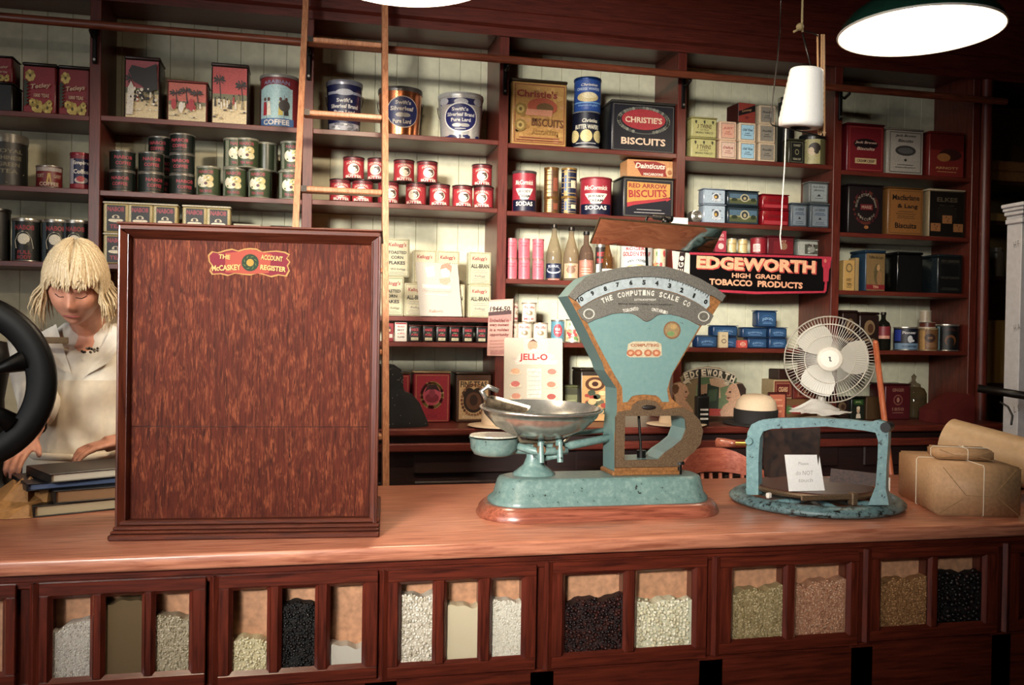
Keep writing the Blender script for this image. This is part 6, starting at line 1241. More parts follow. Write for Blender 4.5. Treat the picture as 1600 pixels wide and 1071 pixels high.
# ------------------------------------------------------------------ string cone hanging over the counter
YC = 2.5
def q(px, py, Y=YC): return pt(px, py, Y)
sc0 = q(1248, 200); SH_ = tag(empty('string_holder', q(1253, 30)), 'wire and cord holder hanging from the ceiling with the cone of string', 'holder'); o0 = q(1253, 30)
mb = MB(); mb.tube([q(1253, -200)-o0, q(1254, 0)-o0, q(1253, 40)-o0, q(1254, 50)-o0], .0035, mat('8c7a54', .8, 0, .3, 200), 8); mb.ball(q(1250, 42)-o0, .012, mat('8c7a54', .8, 0, .3, 200)); mb.tube([q(1253, 42)-o0, q(1244, 48)-o0, q(1240, 50)-o0], .004, mat('8c7a54', .8, 0, .3, 200), 6); mb.build('cord', SH_)
top = 3.25
mb = MB(); mb.tube([q(1219, 40)-o0, q(1214, 100)-o0, q(1206, 165)-o0, q(1204, 192)-o0, q(1207, 196)-o0, q(1240, 203)-o0, q(1262, 208)-o0, q(1288, 214)-o0], .0022, DTIN, 6); mb.tube([q(1219, 40)-o0, q(1222, -60)-o0], .0018, DTIN, 6)
mb.tube([q(1254, 50)-o0, q(1258, 49)-o0, q(1272, 52)-o0, q(1278, 56)-o0], .0022, DTIN, 6)
mb.tube([q(1254, 52)-o0, q(1262, 85)-o0, q(1272, 120)-o0], .003, DTIN, 6)
mb.build('wire', SH_)
mb = MB()
for x0, x1, r_ in ((1277.5, 1279, .0032), (1284, 1282.5, .0035), (1287, 1288, .0038)): mb.tube([q(x0, 54, YC+.01)-o0, q((x0+x1)/2, 130, YC+.01)-o0, q(x1, 213, YC+.01)-o0], r_, mat('c09468', .7, 0, .3, 200), 8)
for a in range(5): mb.tube([q(1286, 206, YC+.01)-o0, q(1286+5*math.cos(a*1.2), 208+5*math.sin(a*1.2), YC-.0)-o0], .001, mat('c0a880', .7), 4)
mb.build('cord', SH_)
cw = (q(1280, 180).x-q(1219, 180).x)/2; ch_ = q(1248, 112).z-q(1248, 203).z
CN = tag(empty('string_cone', (q(1250, 203).x, YC, q(1250, 203).z+.006), rot=(.10, .05, 0)), 'large white cone of string hanging above the cutter', 'string')
mb = MB(); pr = [(.03, 0), (cw*.82, .0), (cw*.98, .006), (cw*1.0, .016)] + [(cw*(1-.26*k/18)+ (.0012 if k % 2 else 0), .018+(ch_-.022)*k/18) for k in range(19)] + [(cw*.66, ch_), (.02, ch_+.002)]
mb.lathe(pr, mat('eceae4', .6, 0, .03, 60), 36, share=True); mb.build('wound_string', CN)
mb = MB(); mb.lathe([(.03, -.001), (.022, .02), (.02, ch_*.9), (.024, ch_*.9), (.034, -.001)], mat('2c2a28', .6), 20); mb.build('cardboard_core', CN)
mb = MB(); mb.tube([q(1228, 200)-o0, q(1226, 260)-o0, q(1222, 320)-o0, q(1221, 350)-o0, q(1219, 370)-o0, q(1221, 390)-o0], .0022, mat('e4e0d4', .8), 6)
o = mb.build('loose_end', CN); CM = Matrix.Translation(CN.location) @ CN.rotation_euler.to_matrix().to_4x4(); o.matrix_parent_inverse = CM.inverted() @ Matrix.Translation(o0)
# ------------------------------------------------------------------ library ladder hooked on the rail
YT, YBm = 3.735, 3.02
zT = pt(478, -40, YT).z; zB = 0.0
def lY(z): return YT + (YBm-YT)*(zT-z)/(zT-zB)
def lpt(px, py):                                        # place of the photograph on the ladder's leaning plane
    r = ray(px, py); k = (YBm-YT)/(zT-zB)             # Y = YT + k*(zT - z)
    t = (YT + k*(zT-CH))/(r.y + k*r.z); return Vector((r.x*t, r.y*t, CH + r.z*t))
tl, tr = lpt(478, 2), lpt(601, 20); bl_, br_ = lpt(459, 420), lpt(602, 620)
def xat(a, b, z): return a.x + (b.x-a.x)*(z-a.z)/(b.z-a.z)
La = tag(empty('library_ladder', ((xat(tl, bl_, 0)+xat(tr, br_, 0))/2, YBm, .0)), 'leaning wooden shelf ladder with worn pale rungs, hooked on the rail', 'ladder'); lo = La.location.copy()
def rail_path(a, b):
    zz_ = [0.002, zT]; return [Vector((xat(a, b, z), lY(z), z)) - lo for z in zz_]
for a, b in ((tl, bl_), (tr, br_)):
    p = rail_path(a, b); mb = MB(); d = (p[1]-p[0]).normalized(); s_ = Vector((1, 0, 0)); n = d.cross(s_).normalized(); hw, ht = .0115, .028
    vs = [c + s_*sx_*hw + n*ny*ht for c in p for sx_, ny in ((-1, -1), (1, -1), (1, 1), (-1, 1))]
    mb.add(vs, [(0, 3, 2, 1), (4, 5, 6, 7), (0, 1, 5, 4), (1, 2, 6, 5), (2, 3, 7, 6), (3, 0, 4, 7)], W_LAD); mb.build('side_rail', La)
zr_ = [lpt(540, y).z for y in (70, 186, 300)]; step = (zr_[0]-zr_[2])/2; zs = [zr_[0]+step*.0]; z = zr_[0]
while z > .15:
    mb = MB(); xa, xb = xat(tl, bl_, z)+.0125, xat(tr, br_, z)-.0125; mb.box(xa-lo.x, xb-lo.x, lY(z)-.035-lo.y, lY(z)+.03-lo.y, z-.010, z+.010, W_LAD, .004); mb.box(xa-lo.x+.001, xa-lo.x+.022, lY(z)-.037-lo.y, lY(z)-.0355-lo.y, z-.011, z+.011, DTIN); mb.build('rung', La); z -= step
for a, b in ((tl, bl_), (tr, br_)):
    mb = MB(); x = xat(a, b, zr+.02)-lo.x; yy = YR-lo.y; zz_ = zr
    mb.tube([(x, lY(zz_+.1)-lo.y, zz_+.09), (x, yy-.0, zz_+.055), (x, yy+.03, zz_+.03), (x, yy+.032, zz_-.005)], .006, IRON, 6); mb.build('hook', La)

# ------------------------------------------------------------------ signs, calendars and cards
Ys = YS - .012
def board(name, outline, Y, m, th, label, cat, draw=None, side=None):
    c = sum((pt(x, y, Y) for x, y in outline), Vector())/len(outline); org = Vector((c.x, Y, min(pt(x, y, Y).z for x, y in outline)))
    mb = MB(); mb.prism([((pt(x, y, Y)-org).x, (pt(x, y, Y)-org).z) for x, y in outline], 0, th, m, side or m); f = PxFace(mb, Y, org)
    if draw: draw(f)
    o = mb.build(name, None, org); tag(o, label, cat); return o
def d_edge(f):
    f.poly([(1050, 392), (1078, 396), (1077, 452), (1053, 449)], 'e4d6c4'); f.poly([(1062, 394), (1071, 395), (1066, 449), (1055, 449)], '2a1a1c')
    for k, ch in enumerate('REG.'): f.glyphs(ch, 1061.5+k*1.2, 434-k*10, 8, 7.5, 'e8dccc', -1.45, .03); f.mb.lay -= 1
    f.mb.lay += 1
    f.glyphs('EDGEWORTH', 1182.5, 415, 187, 21, 'c04a44', .045, .07); f.glyphs('EDGEWORTH', 1181, 413.5, 186, 20, 'eeb48c', .045, .05); f.glyphs('HIGH  GRADE', 1181.5, 432, 76, 7.5, 'e8a884', .04, .03); f.glyphs('TOBACCO  PRODUCTS', 1181, 443.5, 146, 10, 'e8a884', .045, .04)
    f.poly([(1077, 394.5), (1299, 401.5), (1299, 405), (1077, 398)], 'b03244'); f.poly([(1077, 450.5), (1180, 456), (1286, 455), (1288, 452), (1289, 458), (1180, 460), (1077, 454)], 'b03244')
    f.poly([(1284, 402), (1299, 402.5), (1297, 418), (1295, 422), (1294, 440), (1292, 440), (1291, 455), (1287, 458), (1287, 454), (1288.5, 441), (1286, 440), (1286, 420), (1284, 416)], 'b03244'); f.poly([(1289+2.2*math.cos(a), 408+3.2*math.sin(a)) for a in range(6)], 'd0806c')
board('shop_sign', [(1050, 391), (1299, 401), (1297, 440), (1292, 459), (1180, 461), (1053, 454)], Ys, mat('0a0809', .3, 0, 0), .008, 'long black and red enamel tobacco sign hung on the shelf edge', 'sign', d_edge, mat('8c2434'))
def d_cal(f):
    f.poly([(764, 472), (800, 469), (800, 487), (763, 490)], 'cdb4a4'); f.poly([(763, 488), (799, 485), (799, 494), (763, 496)], '4a3434'); f.glyphs('1944-50', 781, 483, 32, 8, '2c2422', -.02, .03, .2); f.poly([(763, 494), (799, 491), (799, 502), (763, 503)], 'a87c74')
    for k, t in enumerate(('Embedded in', 'every moment', 'is a golden', 'opportunity')): f.glyphs(t, 780, 501+7.6*k, 30, 5.8, '6a3230', .0, .03, .15)
    for k in range(4): f.poly([(765, 532+k*5), (795, 531+k*5), (795, 533+k*5), (765, 534+k*5)], 'b48478'); f.mb.lay -= 1
    f.mb.lay += 1; f.poly([(766, 549), (796, 548), (796, 553), (766, 554)], 'b07c74')
board('wall_calendar', [(764, 469), (802, 467), (800, 557), (761, 556)], YS-.02, mat('c8988a', .6, 0, .05), .004, 'pinkish hanging tear-off calendar with verse, tacked on the post', 'calendar', d_cal)
def d_sheet(f):
    f.poly([(690, 414), (700, 411), (706, 416), (705, 425), (699, 430), (690, 428), (688, 420)], 'a8826c'); f.poly([(689, 421), (697, 419), (703, 424), (702, 434), (694, 437), (689, 430)], 'e6ccb4'); f.poly([(686, 436), (702, 433), (704, 440), (697, 446), (687, 442)], 'b89c84')
    f.poly([(664, 418), (678, 415), (680, 432), (668, 434)], 'dcd0c0'); f.poly([(660, 444), (705, 447), (704, 452), (660, 450)], 'dcc8b8'); f.glyphs('Miss Canadian Maid', 682, 455, 46, 4, 'b8a090', .04, 0, .3); f.glyphs('Kellogg\'s', 681, 487, 22, 6, 'd88c78', .03, .03, .2); f.poly([(664, 460), (700, 461), (700, 462), (664, 461)], 'd8ccc0')
board('advertising_sheet', [(649, 409), (715, 413), (722, 495), (656, 494)], YS-.003, mat('b6aea2', .8, 0, .03), .002, 'pale advertising sheet with a faint drawing, leaning on the cereal boxes', 'poster', d_sheet)
def d_jello(f):
    f.poly([(818, 530), (855, 530), (856, 552), (818, 552)], 'ddd0b8'); f.poly([(832+8*math.cos(a*.63), 540+8*math.sin(a*.63)) for a in range(10)], 'c89c80'); f.poly([(826, 535), (833, 530), (841, 536), (833, 533)], '5a3430'); f.poly([(824, 552), (832, 545), (842, 546), (850, 552)], 'e8d8c4')
    f.poly([(812, 553), (862, 553), (872, 566), (868, 570), (806, 570), (804, 564)], 'ecd2c4'); f.glyphs('JELL-O', 833.5, 559.5, 44, 13, 'b8363a', .02, .03); f.glyphs('10c', 803, 560, 8, 5, 'c8b0a4', .3, .02); f.glyphs('10c', 865, 561, 8, 5, 'c8b0a4', -.3, .02)
    f.poly([(823, 576), (846, 576), (846, 622), (823, 622)], 'd8d6c6')
    for k in range(6): f.poly([(825, 581+7*k), (844, 581+7*k), (844, 582+7*k), (825, 582+7*k)], 'b8b4a4'); f.mb.lay -= 1
    f.mb.lay += 1
    for cx_, cy_, c in ((805, 580, 'dca884'), (862, 581, 'd08070'), (805, 600, 'c87068'), (861, 601, 'c88068'), (806, 619, 'd09078'), (861, 620, 'a85850'), (806, 636, 'c87868'), (861, 637, 'c8886c')):
        f.poly([(cx_+10*math.cos(a*.52), cy_+3+3.5*math.sin(a*.52)) for a in range(12)], 'dccab0'); f.poly([(cx_+7*math.cos(a*.52), cy_+4.5*math.sin(a*.52)) for a in range(12)], c)
board('showcard', [(788, 530), (790, 528), (877, 529), (879, 532), (879, 651), (787, 651)], YS-.03, mat('c8beaa', .7, 0, .03), .004, 'cream gelatine dessert showcard with red lettering, standing behind the metal pan', 'sign', d_jello)
def d_disp(f):
    f.poly([(1092, 588), (1150, 588), (1156, 650), (1086, 650)], '5c7c5c'); f.poly([(1088, 602), (1160, 602), (1156, 648), (1086, 648)], '7c9472'); f.poly([(1092, 602), (1106, 600), (1106, 648), (1090, 648)], 'b09078'); f.poly([(1104, 600), (1124, 596), (1126, 622), (1104, 626)], 'd8b89c'); f.poly([(1105, 600), (1124, 598), (1122, 640), (1103, 642)], '34443c'); f.poly([(1107, 610), (1121, 608), (1119, 626), (1106, 628)], '4c6450')
    f.poly([(1108, 592), (1126, 590), (1140, 602), (1126, 606), (1110, 602)], 'd8b89c'); f.poly([(1086, 638), (1156, 640), (1158, 650), (1086, 650)], 'b8504c')
    # two profiles facing each other
    f.poly([(1050, 606), (1054, 600), (1062, 598), (1070, 601), (1074, 606), (1075, 611), (1077, 615), (1074, 618), (1074, 622), (1070, 625), (1074, 629), (1082, 640), (1084, 651), (1078, 650), (1066, 640), (1056, 628), (1054, 618), (1050, 612)], 'd4ac90'); f.poly([(1050, 606), (1052, 601), (1058, 601), (1061, 606), (1059, 613), (1054, 617), (1050, 612)], '6a4c38'); f.poly([(1070, 612), (1073, 611), (1073, 614), (1070, 614)], '5a3c34'); f.poly([(1068, 621), (1075, 620), (1073, 622)], '8c4c44')
    f.poly([(1162, 604), (1152, 599), (1142, 600), (1137, 606), (1135, 612), (1132, 616), (1135, 619), (1134, 624), (1139, 628), (1130, 634), (1124, 644), (1126, 651), (1160, 651), (1164, 620)], 'd4ac90'); f.poly([(1150, 600), (1160, 600), (1165, 608), (1164, 620), (1157, 620), (1154, 610)], '3a2c26'); f.poly([(1138, 612), (1142, 611), (1142, 614), (1138, 614)], '4a3430'); f.poly([(1134, 621), (1142, 621), (1137, 624)], '7c4038')
    arc = [(1067+ (1148-1067)*k/14, 574+ .0062*(1107-(1067+(1148-1067)*k/14))**2 + (k/14)*3) for k in range(15)]
    f.poly([(x, y-1) for x, y in arc] + [(x, y+14) for x, y in reversed(arc)], 'e0d6c0'); f.poly([(x, y+.4) for x, y in arc] + [(x, y+12.6) for x, y in reversed(arc)], '3a3a30')
    for k, ch in enumerate('EDGEWORTH'): x = 1072+9*k; y = 574+.0062*(1107-x)**2+(x-1067)/81*3+6.8; f.glyphs(ch, x, y, 7.4, 10.5, 'ece2cc', .0124*(x-1107)*.8+.03, .05); f.mb.lay -= 1
    f.mb.lay += 1; f.poly([(1066, 598), (1070, 594), (1076, 594), (1080, 600), (1074, 598), (1070, 601)], 'e0d6c0'); f.poly([(1140, 598), (1134, 596), (1130, 600), (1136, 603)], 'e0d6c0')
board('cutout_display', [(1050, 604), (1054, 599), (1065, 596), (1063, 590), (1076, 580), (1090, 575), (1107, 573), (1124, 575), (1140, 582), (1152, 592), (1150, 597), (1160, 599), (1166, 608), (1165, 622), (1174, 630), (1176, 651), (1062, 651), (1056, 634)], YS-.06, mat('8c7c60', .6, 0, .1), .004, 'cut-out cardboard tobacco display with an arched title and two balding heads in profile', 'display', d_disp)

# ------------------------------------------------------------------ fan
YF = 3.70
fc = pt(1296, 562, YF); fr = (pt(1357, 562, YF).x - pt(1236, 562, YF).x)/2
FN = tag(empty('table_fan', (fc.x, YF+.06, ZBC+.0006)), 'white round table fan on the back counter facing the room', 'fan'); fo = Vector((fc.x, YF+.06, ZBC)); hz = fc.z - ZBC
WF = mat('d8d2c4', .4, 0, .03, 20); fa_ = math.atan2(-fc.x, YF)*.9
TF = Matrix.Translation((0, -.06, hz)) @ Matrix.Rotation(fa_, 4, 'Z') @ Matrix.Rotation(-.08, 4, 'X')
def cage(sgn):
    mb = MB(); mb.T = TF; D = .028
    for k in range(84):
        a = 2*PI*k/84; P_ = [(rr_*math.cos(a), -sgn*(D*(1-(rr_/fr)**4)) , rr_*math.sin(a)) for rr_ in (fr*.28, fr*.55, fr*.8, fr*.93, fr*.99)]; mb.tube(P_, .0008, WF, 4)
    for rr_, t in ((fr, .0035), (fr*.82, .0016), (fr*.55, .0010)): mb.tube([(rr_*math.cos(2*PI*k/48), -sgn*(D*(1-(rr_/fr)**4)), rr_*math.sin(2*PI*k/48)) for k in range(48)], t, WF, 6, True)
    return mb
mb = cage(1); mb.T = TF @ Matrix.Translation((0, -.029, 0)) @ Matrix.Rotation(PI/2, 4, 'X'); mb.lathe([(0, .006), (fr*.2, .006), (fr*.27, .003), (fr*.29, -.004), (0, -.004)], WF, 32)
mb.build('front_guard', FN)
mb = MB(); mb.T = TF; mb.box(-.0025, .0035, -.0365, -.0358, -.010, .010, BLK); mb.box(-.006, .001, -.0365, -.0358, .004, .009, BLK); mb.box(0, .008, -.0365, -.0358, -.012, -.007, BLK); mb.build('hub_emblem', FN)
cage(-1).build('rear_guard', FN)
mb = MB(); mb.T = TF @ Matrix.Rotation(PI/2, 4, 'X'); BL_M = mat('b9b6ab', .3, 0, .03)
for b in range(3):
    vs = []; fs = []; n = 8
    for j in range(6):
        rr_ = fr*(.16+.70*j/5); w_ = .5+.34*math.sin(PI*(j/5)**.8)
        for k in range(n+1): a = b*2*PI/3 + w_*(k/n-.5)*1.7 + .12*j/5; vs.append((rr_*math.cos(a), rr_*math.sin(a), .012*(k/n-.5)*2))
    for j in range(5):
        for k in range(n): fs.append((j*(n+1)+k, j*(n+1)+k+1, (j+1)*(n+1)+k+1, (j+1)*(n+1)+k))
    mb.add(vs, fs, BL_M, True)
mb.lathe([(0, .016), (fr*.17, .014), (fr*.18, -.014), (0, -.016)], BL_M, 24); mb.build('blades', FN)
mb = MB(); mb.T = TF; mb.T = TF @ Matrix.Rotation(-PI/2, 4, 'X'); mb.lathe([(0, .03), (.05, .03), (.055, .05), (.048, .10), (.03, .12), (0, .125)], WF, 24, share=True); mb.build('motor_housing', FN)
mb = MB(); mb.cyl((0, 0, .02), (0, 0, hz-.02), .018, WF, 16, .015); mb.build('neck', FN)
mb = MB(); mb.lathe([(0, 0), (.10, 0), (.105, .006), (.095, .018), (.05, .026), (0, .03)], WF, 32, share=True); mb.build('fan_base', FN)
mb = MB(); p_ = [fo*0 + Vector((.09, -.02, .01)), Vector((.2, -.06, .04)), Vector((.34, -.10, .0))]; mb.tube([Vector((.095, -.02, .012)), Vector((.16, -.05, .006)), Vector((.24, -.08, .004))], .003, mat('c8a878', .6), 6); mb.build('power_cord', FN)
# sheet of paper thrown over the fan foot
mb = MB(); R = random.Random(9); n = 9; px0 = pt(1276, 650, 3.60)
def hgt(i, j): u, v = i/n, j/n; return .075 + .014*math.sin(u*7+1)*math.cos(v*3) + .04*v + .02*(1-abs(u-.5)*2) + R.uniform(-.004, .004)
vs = [(-.12+.25*i/n+.02*math.sin(j), -.045+.11*j/n, hgt(i, j)-.03) for j in range(n+1) for i in range(n+1)]; fs = [(j*(n+1)+i, j*(n+1)+i+1, (j+1)*(n+1)+i+1, (j+1)*(n+1)+i) for j in range(n) for i in range(n)]
mb.add(vs, fs, mat('dcdad4', .5, 0, .04), True)
for i_ in (): pass
o = mb.build('crumpled_paper', None, (px0.x, 3.585, ZBC+.004)); tag(o, 'crumpled white paper lying in front of the fan foot', 'paper')

# ------------------------------------------------------------------ hats, radio, dark cloth
def hat(name, px, py0, py1, Y, wpx_brim, wpx_crown, crown, band, brim, label, hpx, sy=.9, rot=(0, 0, 0)):
    c = pt(px, py1, Y); k = Y/F; rb, rc_ = wpx_brim*k/2, wpx_crown*k/2; h = hpx*k
    root = tag(empty(name, (c.x, Y, ZBC+.0008), rot=rot), label, 'hat')
    mb = MB(); mb.lathe([(rc_*.95, .006), (rb*.9, .0015), (rb, .006), (rb*.97, .009), (rc_, .012)], brim, 40, share=True, sy=sy); mb.build('brim', root)
    mb = MB(); mb.lathe([(rc_*1.0, .008), (rc_*.98, h*.5), (rc_*.9, h*.78), (rc_*.65, h*.95), (rc_*.3, h), (0, h)], crown, 36, share=True, sy=sy); mb.build('crown', root)
    if band: mb = MB(); mb.lathe([(rc_*1.02, .009), (rc_*1.03, h*.5), (rc_*.98, h*.52)], band, 36, share=True, sy=sy); mb.build('hat_band', root)
    return root
STRAW = mat('e0c8a8', .7, 0, .06, 60, 0, .3); FELT = mat('14110f', .8, 0, .2, 60)
hat('straw_hat', 1180, 608, 662, 3.70, 112, 74, STRAW, FELT, FELT, 'cream domed hat with wide black band and black brim, between radio and fan', 52, .85, (.06, 0, 0))
hat('straw_hat', 1057, 640, 672, 3.68, 102, 60, STRAW, None, STRAW, 'flat cream straw hat lying behind the blue scale handle', 22, .9)
hat('straw_hat', 786, 620, 655, 3.68, 115, 70, STRAW, None, STRAW, 'cream straw hat on the back counter behind the scoop', 45, .9)
Yw = 3.66; c = pt(1096, 658, Yw); k = Yw/F; RT = tag(empty('two_way_radio', (c.x, Yw, ZBC+.0006)), 'black two-way radio standing upright with a long antenna', 'radio')
mb = MB(); w_ = 22*k/2; h = (658-614)*k+.015; mb.box(-w_, w_, -.018, .018, 0, h, mat('0c0c0d', .5, 0, 0), .005, 2); mb.cyl((w_*.6, 0, h), (w_*.6, 0, h+.012), .007, BLK, 10); mb.cyl((w_*.1, 0, h), (w_*.1, 0, h+.009), .006, BLK, 10); mb.build('radio_body', RT)
mb = MB(); mb.cyl((-w_*.45, 0, h), (-w_*.45, 0, h+46*k), .008, BLK, 10, .0055); mb.build('antenna', RT)
mb = MB(); 
for i in range(3): mb.box(-w_*.5, w_*.8, -.0188, -.0182, .028+i*.020, .036+i*.020, mat('e0ded8', .5), 0)
mb.build('label_stripes', RT)['kind'] = 'stuff'
# heap of black speckled cloth
BKC = mat('09090a', .95, 0, .1, 90, 0, .5)
c = pt(606, 672, 3.58); k = 3.58/F; mb = MB(); rw = 70*k; 
prof = [(rw*1.02, 0), (rw*1.0, .02), (rw*.93, 18*k), (rw*.8, 38*k), (rw*.62, 52*k), (rw*.45, 57*k), (rw*.42, 64*k), (rw*.42, 80*k), (rw*.36, 92*k), (rw*.2, 100*k), (0, 102*k)]
mb.lathe(prof, BKC, 32, share=True, sy=.42); R = random.Random(3)
for i in range(46):
    a = R.uniform(PI, 2*PI); j = R.randrange(0, 9); t = R.random(); rr_ = prof[j][0]*(1-t)+prof[j+1][0]*t; z_ = prof[j][1]*(1-t)+prof[j+1][1]*t; mb.ball((rr_*math.cos(a), rr_*.42*math.sin(a)-.001, z_), .0018, mat('8c8c88', .6), n=6)
o = mb.build('black_cloth_cover', None, (c.x, 3.62+.12, ZBC+.0008)); tag(o, 'black speckled cloth heap behind the right ladder rail', 'cloth')

# ------------------------------------------------------------------ chair and pole behind the counter
YCH = 3.40; ch = pt(1112, 740, YCH)
CHR = tag(empty('captains_chair', (ch.x, YCH-.22, 0)), 'bow-backed reddish wooden chair with spindles, behind the counter', 'chair')
W_CH = wood('chair_wood', '8a3c2c', 'c07058', 'X', .3, coat=.5); W_CHV = wood('chair_wood_upright', '8a3c2c', 'c8846c', 'Z', .3, coat=.4)
zt_ch = pt(1110, 700, YCH).z; hw = (pt(1166, 740, YCH).x - pt(1058, 740, YCH).x)/2+.03
mb = MB(); n = 24; vs = []; rb = .25
for i in range(n+1):
    t = -1+2*i/n; x = hw*t; y = .22 - .10*t*t - .0; zt2 = zt_ch - .085*abs(t)**2.6*1.0; zb2 = zt_ch - .098 - .02*t*t
    if zb2 > zt2-.02: zb2 = zt2-.02
    vs += [(x, y, zt2), (x, y+.022, zt2), (x, y+.022, zb2), (x, y, zb2)]
fs = []
for i in range(n):
    for k in range(4): fs.append((4*i+k, 4*i+(k+1) % 4, 4*i+4+(k+1) % 4, 4*i+4+k))
fs += [(0, 3, 2, 1), (4*n, 4*n+1, 4*n+2, 4*n+3)]; mb.add(vs, fs, W_CH, False); mb.build('top_rail', CHR)
mb = MB(); mb.lathe([(0, .44), (.20, .44), (.225, .45), (.23, .462), (.215, .472), (.10, .466), (0, .462)], W_CH, 36, share=True, sy=.95); mb.build('seat', CHR)
for i in range(9):
    t = -.88+1.76*i/8; x = hw*t; y = .23-.10*t*t; mb = MB(); mb.tube([(x*.72, .17-.10*t*t, .466), (x*.88, y-.02, .72), (x, y, zt_ch-.105)], [.007, .011, .008], W_CHV, 8); mb.build('spindle', CHR)
for sx_ in (-1, 1):
    for sy_ in (-1, 1): mb = MB(); mb.tube([(sx_*.14, sy_*.13, .445), (sx_*.17, sy_*.16, .25), (sx_*.20, sy_*.19, .0)], [.016, .021, .013], W_CHV, 10); mb.build('leg', CHR)
p0 = pt(1368, 536, 3.50); p1 = pt(1391, 735, 3.42); t_ = (p0.z-.002)/(p0.z-p1.z); p2 = p0 + (p1-p0)*t_
mb = MB(); mb.tube([p0-p2, Vector((0, 0, 0))], [.0125, .014], wood('broom_handle', 'a04a30', 'c8764e', 'Z', .4), 14); mb.ball(p0-p2, .0126, MC['broom_handle']); tag(mb.build('wooden_pole', None, p2), 'slim orange-brown wooden pole leaning up behind the blue cutter', 'pole')

# ------------------------------------------------------------------ right edge: white cabinet, bundles on the side shelves
WP = mat('c4c6ca', .5, 0, .05, 8); Yc1 = 3.10; x0 = pt(1571, 450, Yc1+.08).x; zt3 = pt(1575, 347, Yc1).z; ztc = pt(1575, 316, Yc1).z
WC = tag(empty('white_cupboard', (x0+.3, Yc1, 0)), 'tall white painted cupboard with a moulded top at the right edge', 'cupboard')
mb = MB(); mb.box(-.3, .45, 0, .08, 0.001, zt3, WP, .003); mb.build('cupboard_body', WC)
mb = MB(); hcz = ztc-zt3
for a, b, o_ in ((0, .25, .012), (.25, .42, .006), (.42, .62, .02), (.62, .8, .03), (.8, 1, .04)): mb.box(-.3-o_*.8, .45+o_, -o_, .08, zt3+hcz*a+.0004, zt3+hcz*b, WP, .003)
mb.build('cornice', WC)
for t, py, hpx in (('H F', 384, 14), ('H A', 514, 14), ('L S', 641, 10)):
    mb = MB(); c = pt(1588, py, Yc1); f = Face(mb, .05, .05, None, (c.x-x0-.3, 0, 0), z0=c.z-.02); f.text(t, 0, .5, .6, .5, '5a5a58', -.01, .3, rot=.3); mb.build('pencil_scribble', WC)
PK = mat('8a5f38', .6, 0, .15, 20, 0, .3)
for i, (y1, y0, lb) in enumerate(((282, 264, 'lower brown wrapped bundle on the dark side shelf'), (263, 246, 'upper brown wrapped bundle on the dark side shelf'))):
    a, b = pt(1544, y1, 3.97), pt(1600, y1, 3.97); h = pt(1570, y0, 3.97).z - pt(1570, y1, 3.97).z; z_ = gsh['G1'] + .001 + i*(h+.001)
    root = tag(empty('wrapped_bundle', ((a.x+b.x)/2+.03, 3.99, z_)), lb, 'bundle', 'brown bundles on the side shelf'); mb = MB(); mb.box(-(b.x-a.x)/2-.03, (b.x-a.x)/2+.05, 0, .2, 0, h, PK, .012, 2); mb.build('wrapping', root)
    mb = MB(); mb.cyl((-(b.x-a.x)/2-.031, .02, h/2), (-(b.x-a.x)/2-.0, .02, h/2), h*.42, mat('8c8878', .7), 14); mb.build('end_roll', root)
def gbox(nm, x0_, y0_, x1_, y1_, sh, col, lab, cat='box', rnd=False):
    a, b = pt(x0_, y1_, 3.97), pt(x1_, y1_, 3.97); z_ = gsh[sh]+.001; h = max(.03, pt(x0_, y0_, 3.97).z - z_); mb = MB(); w_ = (b.x-a.x)
    if rnd: mb.lathe([(0, 0), (w_/2, 0), (w_/2, h*.8), (w_/2*.8, h*.86), (w_/2*.8, h), (0, h)], mat(col, .3), 20, c=(0, w_/2, 0))
    else: mb.box(-w_/2, w_/2, 0, .2, 0, h, mat(col, .6), .003, 1)
    tag(mb.build(nm, None, ((a.x+b.x)/2, 3.98, z_)), lab, cat)
gbox('cardboard_box', 1541, 332, 1578, 346, 'G2', '9c7c48', 'small tan box on the side shelf beside the white cupboard top')
gbox('storage_jar', 1556, 386, 1577, 431, 'G3', '6c665a', 'dull grey jar in the dark beside the white cupboard', 'jar', True)
gbox('cardboard_box', 1535, 500, 1600, 599, 'G4', '94753f', 'big tan carton on the side shelf behind the white cupboard')
c = pt(1540, 640, 3.45); mb = MB(); mb.prism([(-.06, 0), (.12, 0), (.12, .13), (.09, .14), (-.06, .06)], 0, .16, mat('5a1e1c', .5)); tag(mb.build('red_carton', None, (c.x, 3.66, ZBC+.001)), 'dark red open carton at the right end, in front of the white cupboard', 'box')
mb = MB(); a, b = pt(1528, 607, 3.0), pt(1660, 628, 2.8); mid = (a+b)/2
mb = MB(); mb.tube([a-B, b-B], .016, IRON, 10); mb.tube([b-B, Vector((b.x, b.y, CZ+.001))-B], .012, IRON, 8); mb.tube([pt(1562, 628, 2.95)-B, pt(1575, 636, 2.93)-B, pt(1582, 650, 2.9)-B, pt(1580, 664, 2.88)-B], .004, BLK, 6)
tag(mb.build('black_iron_arm', None, B), 'black iron bar with a hanging wire above the paper roll', 'bar')

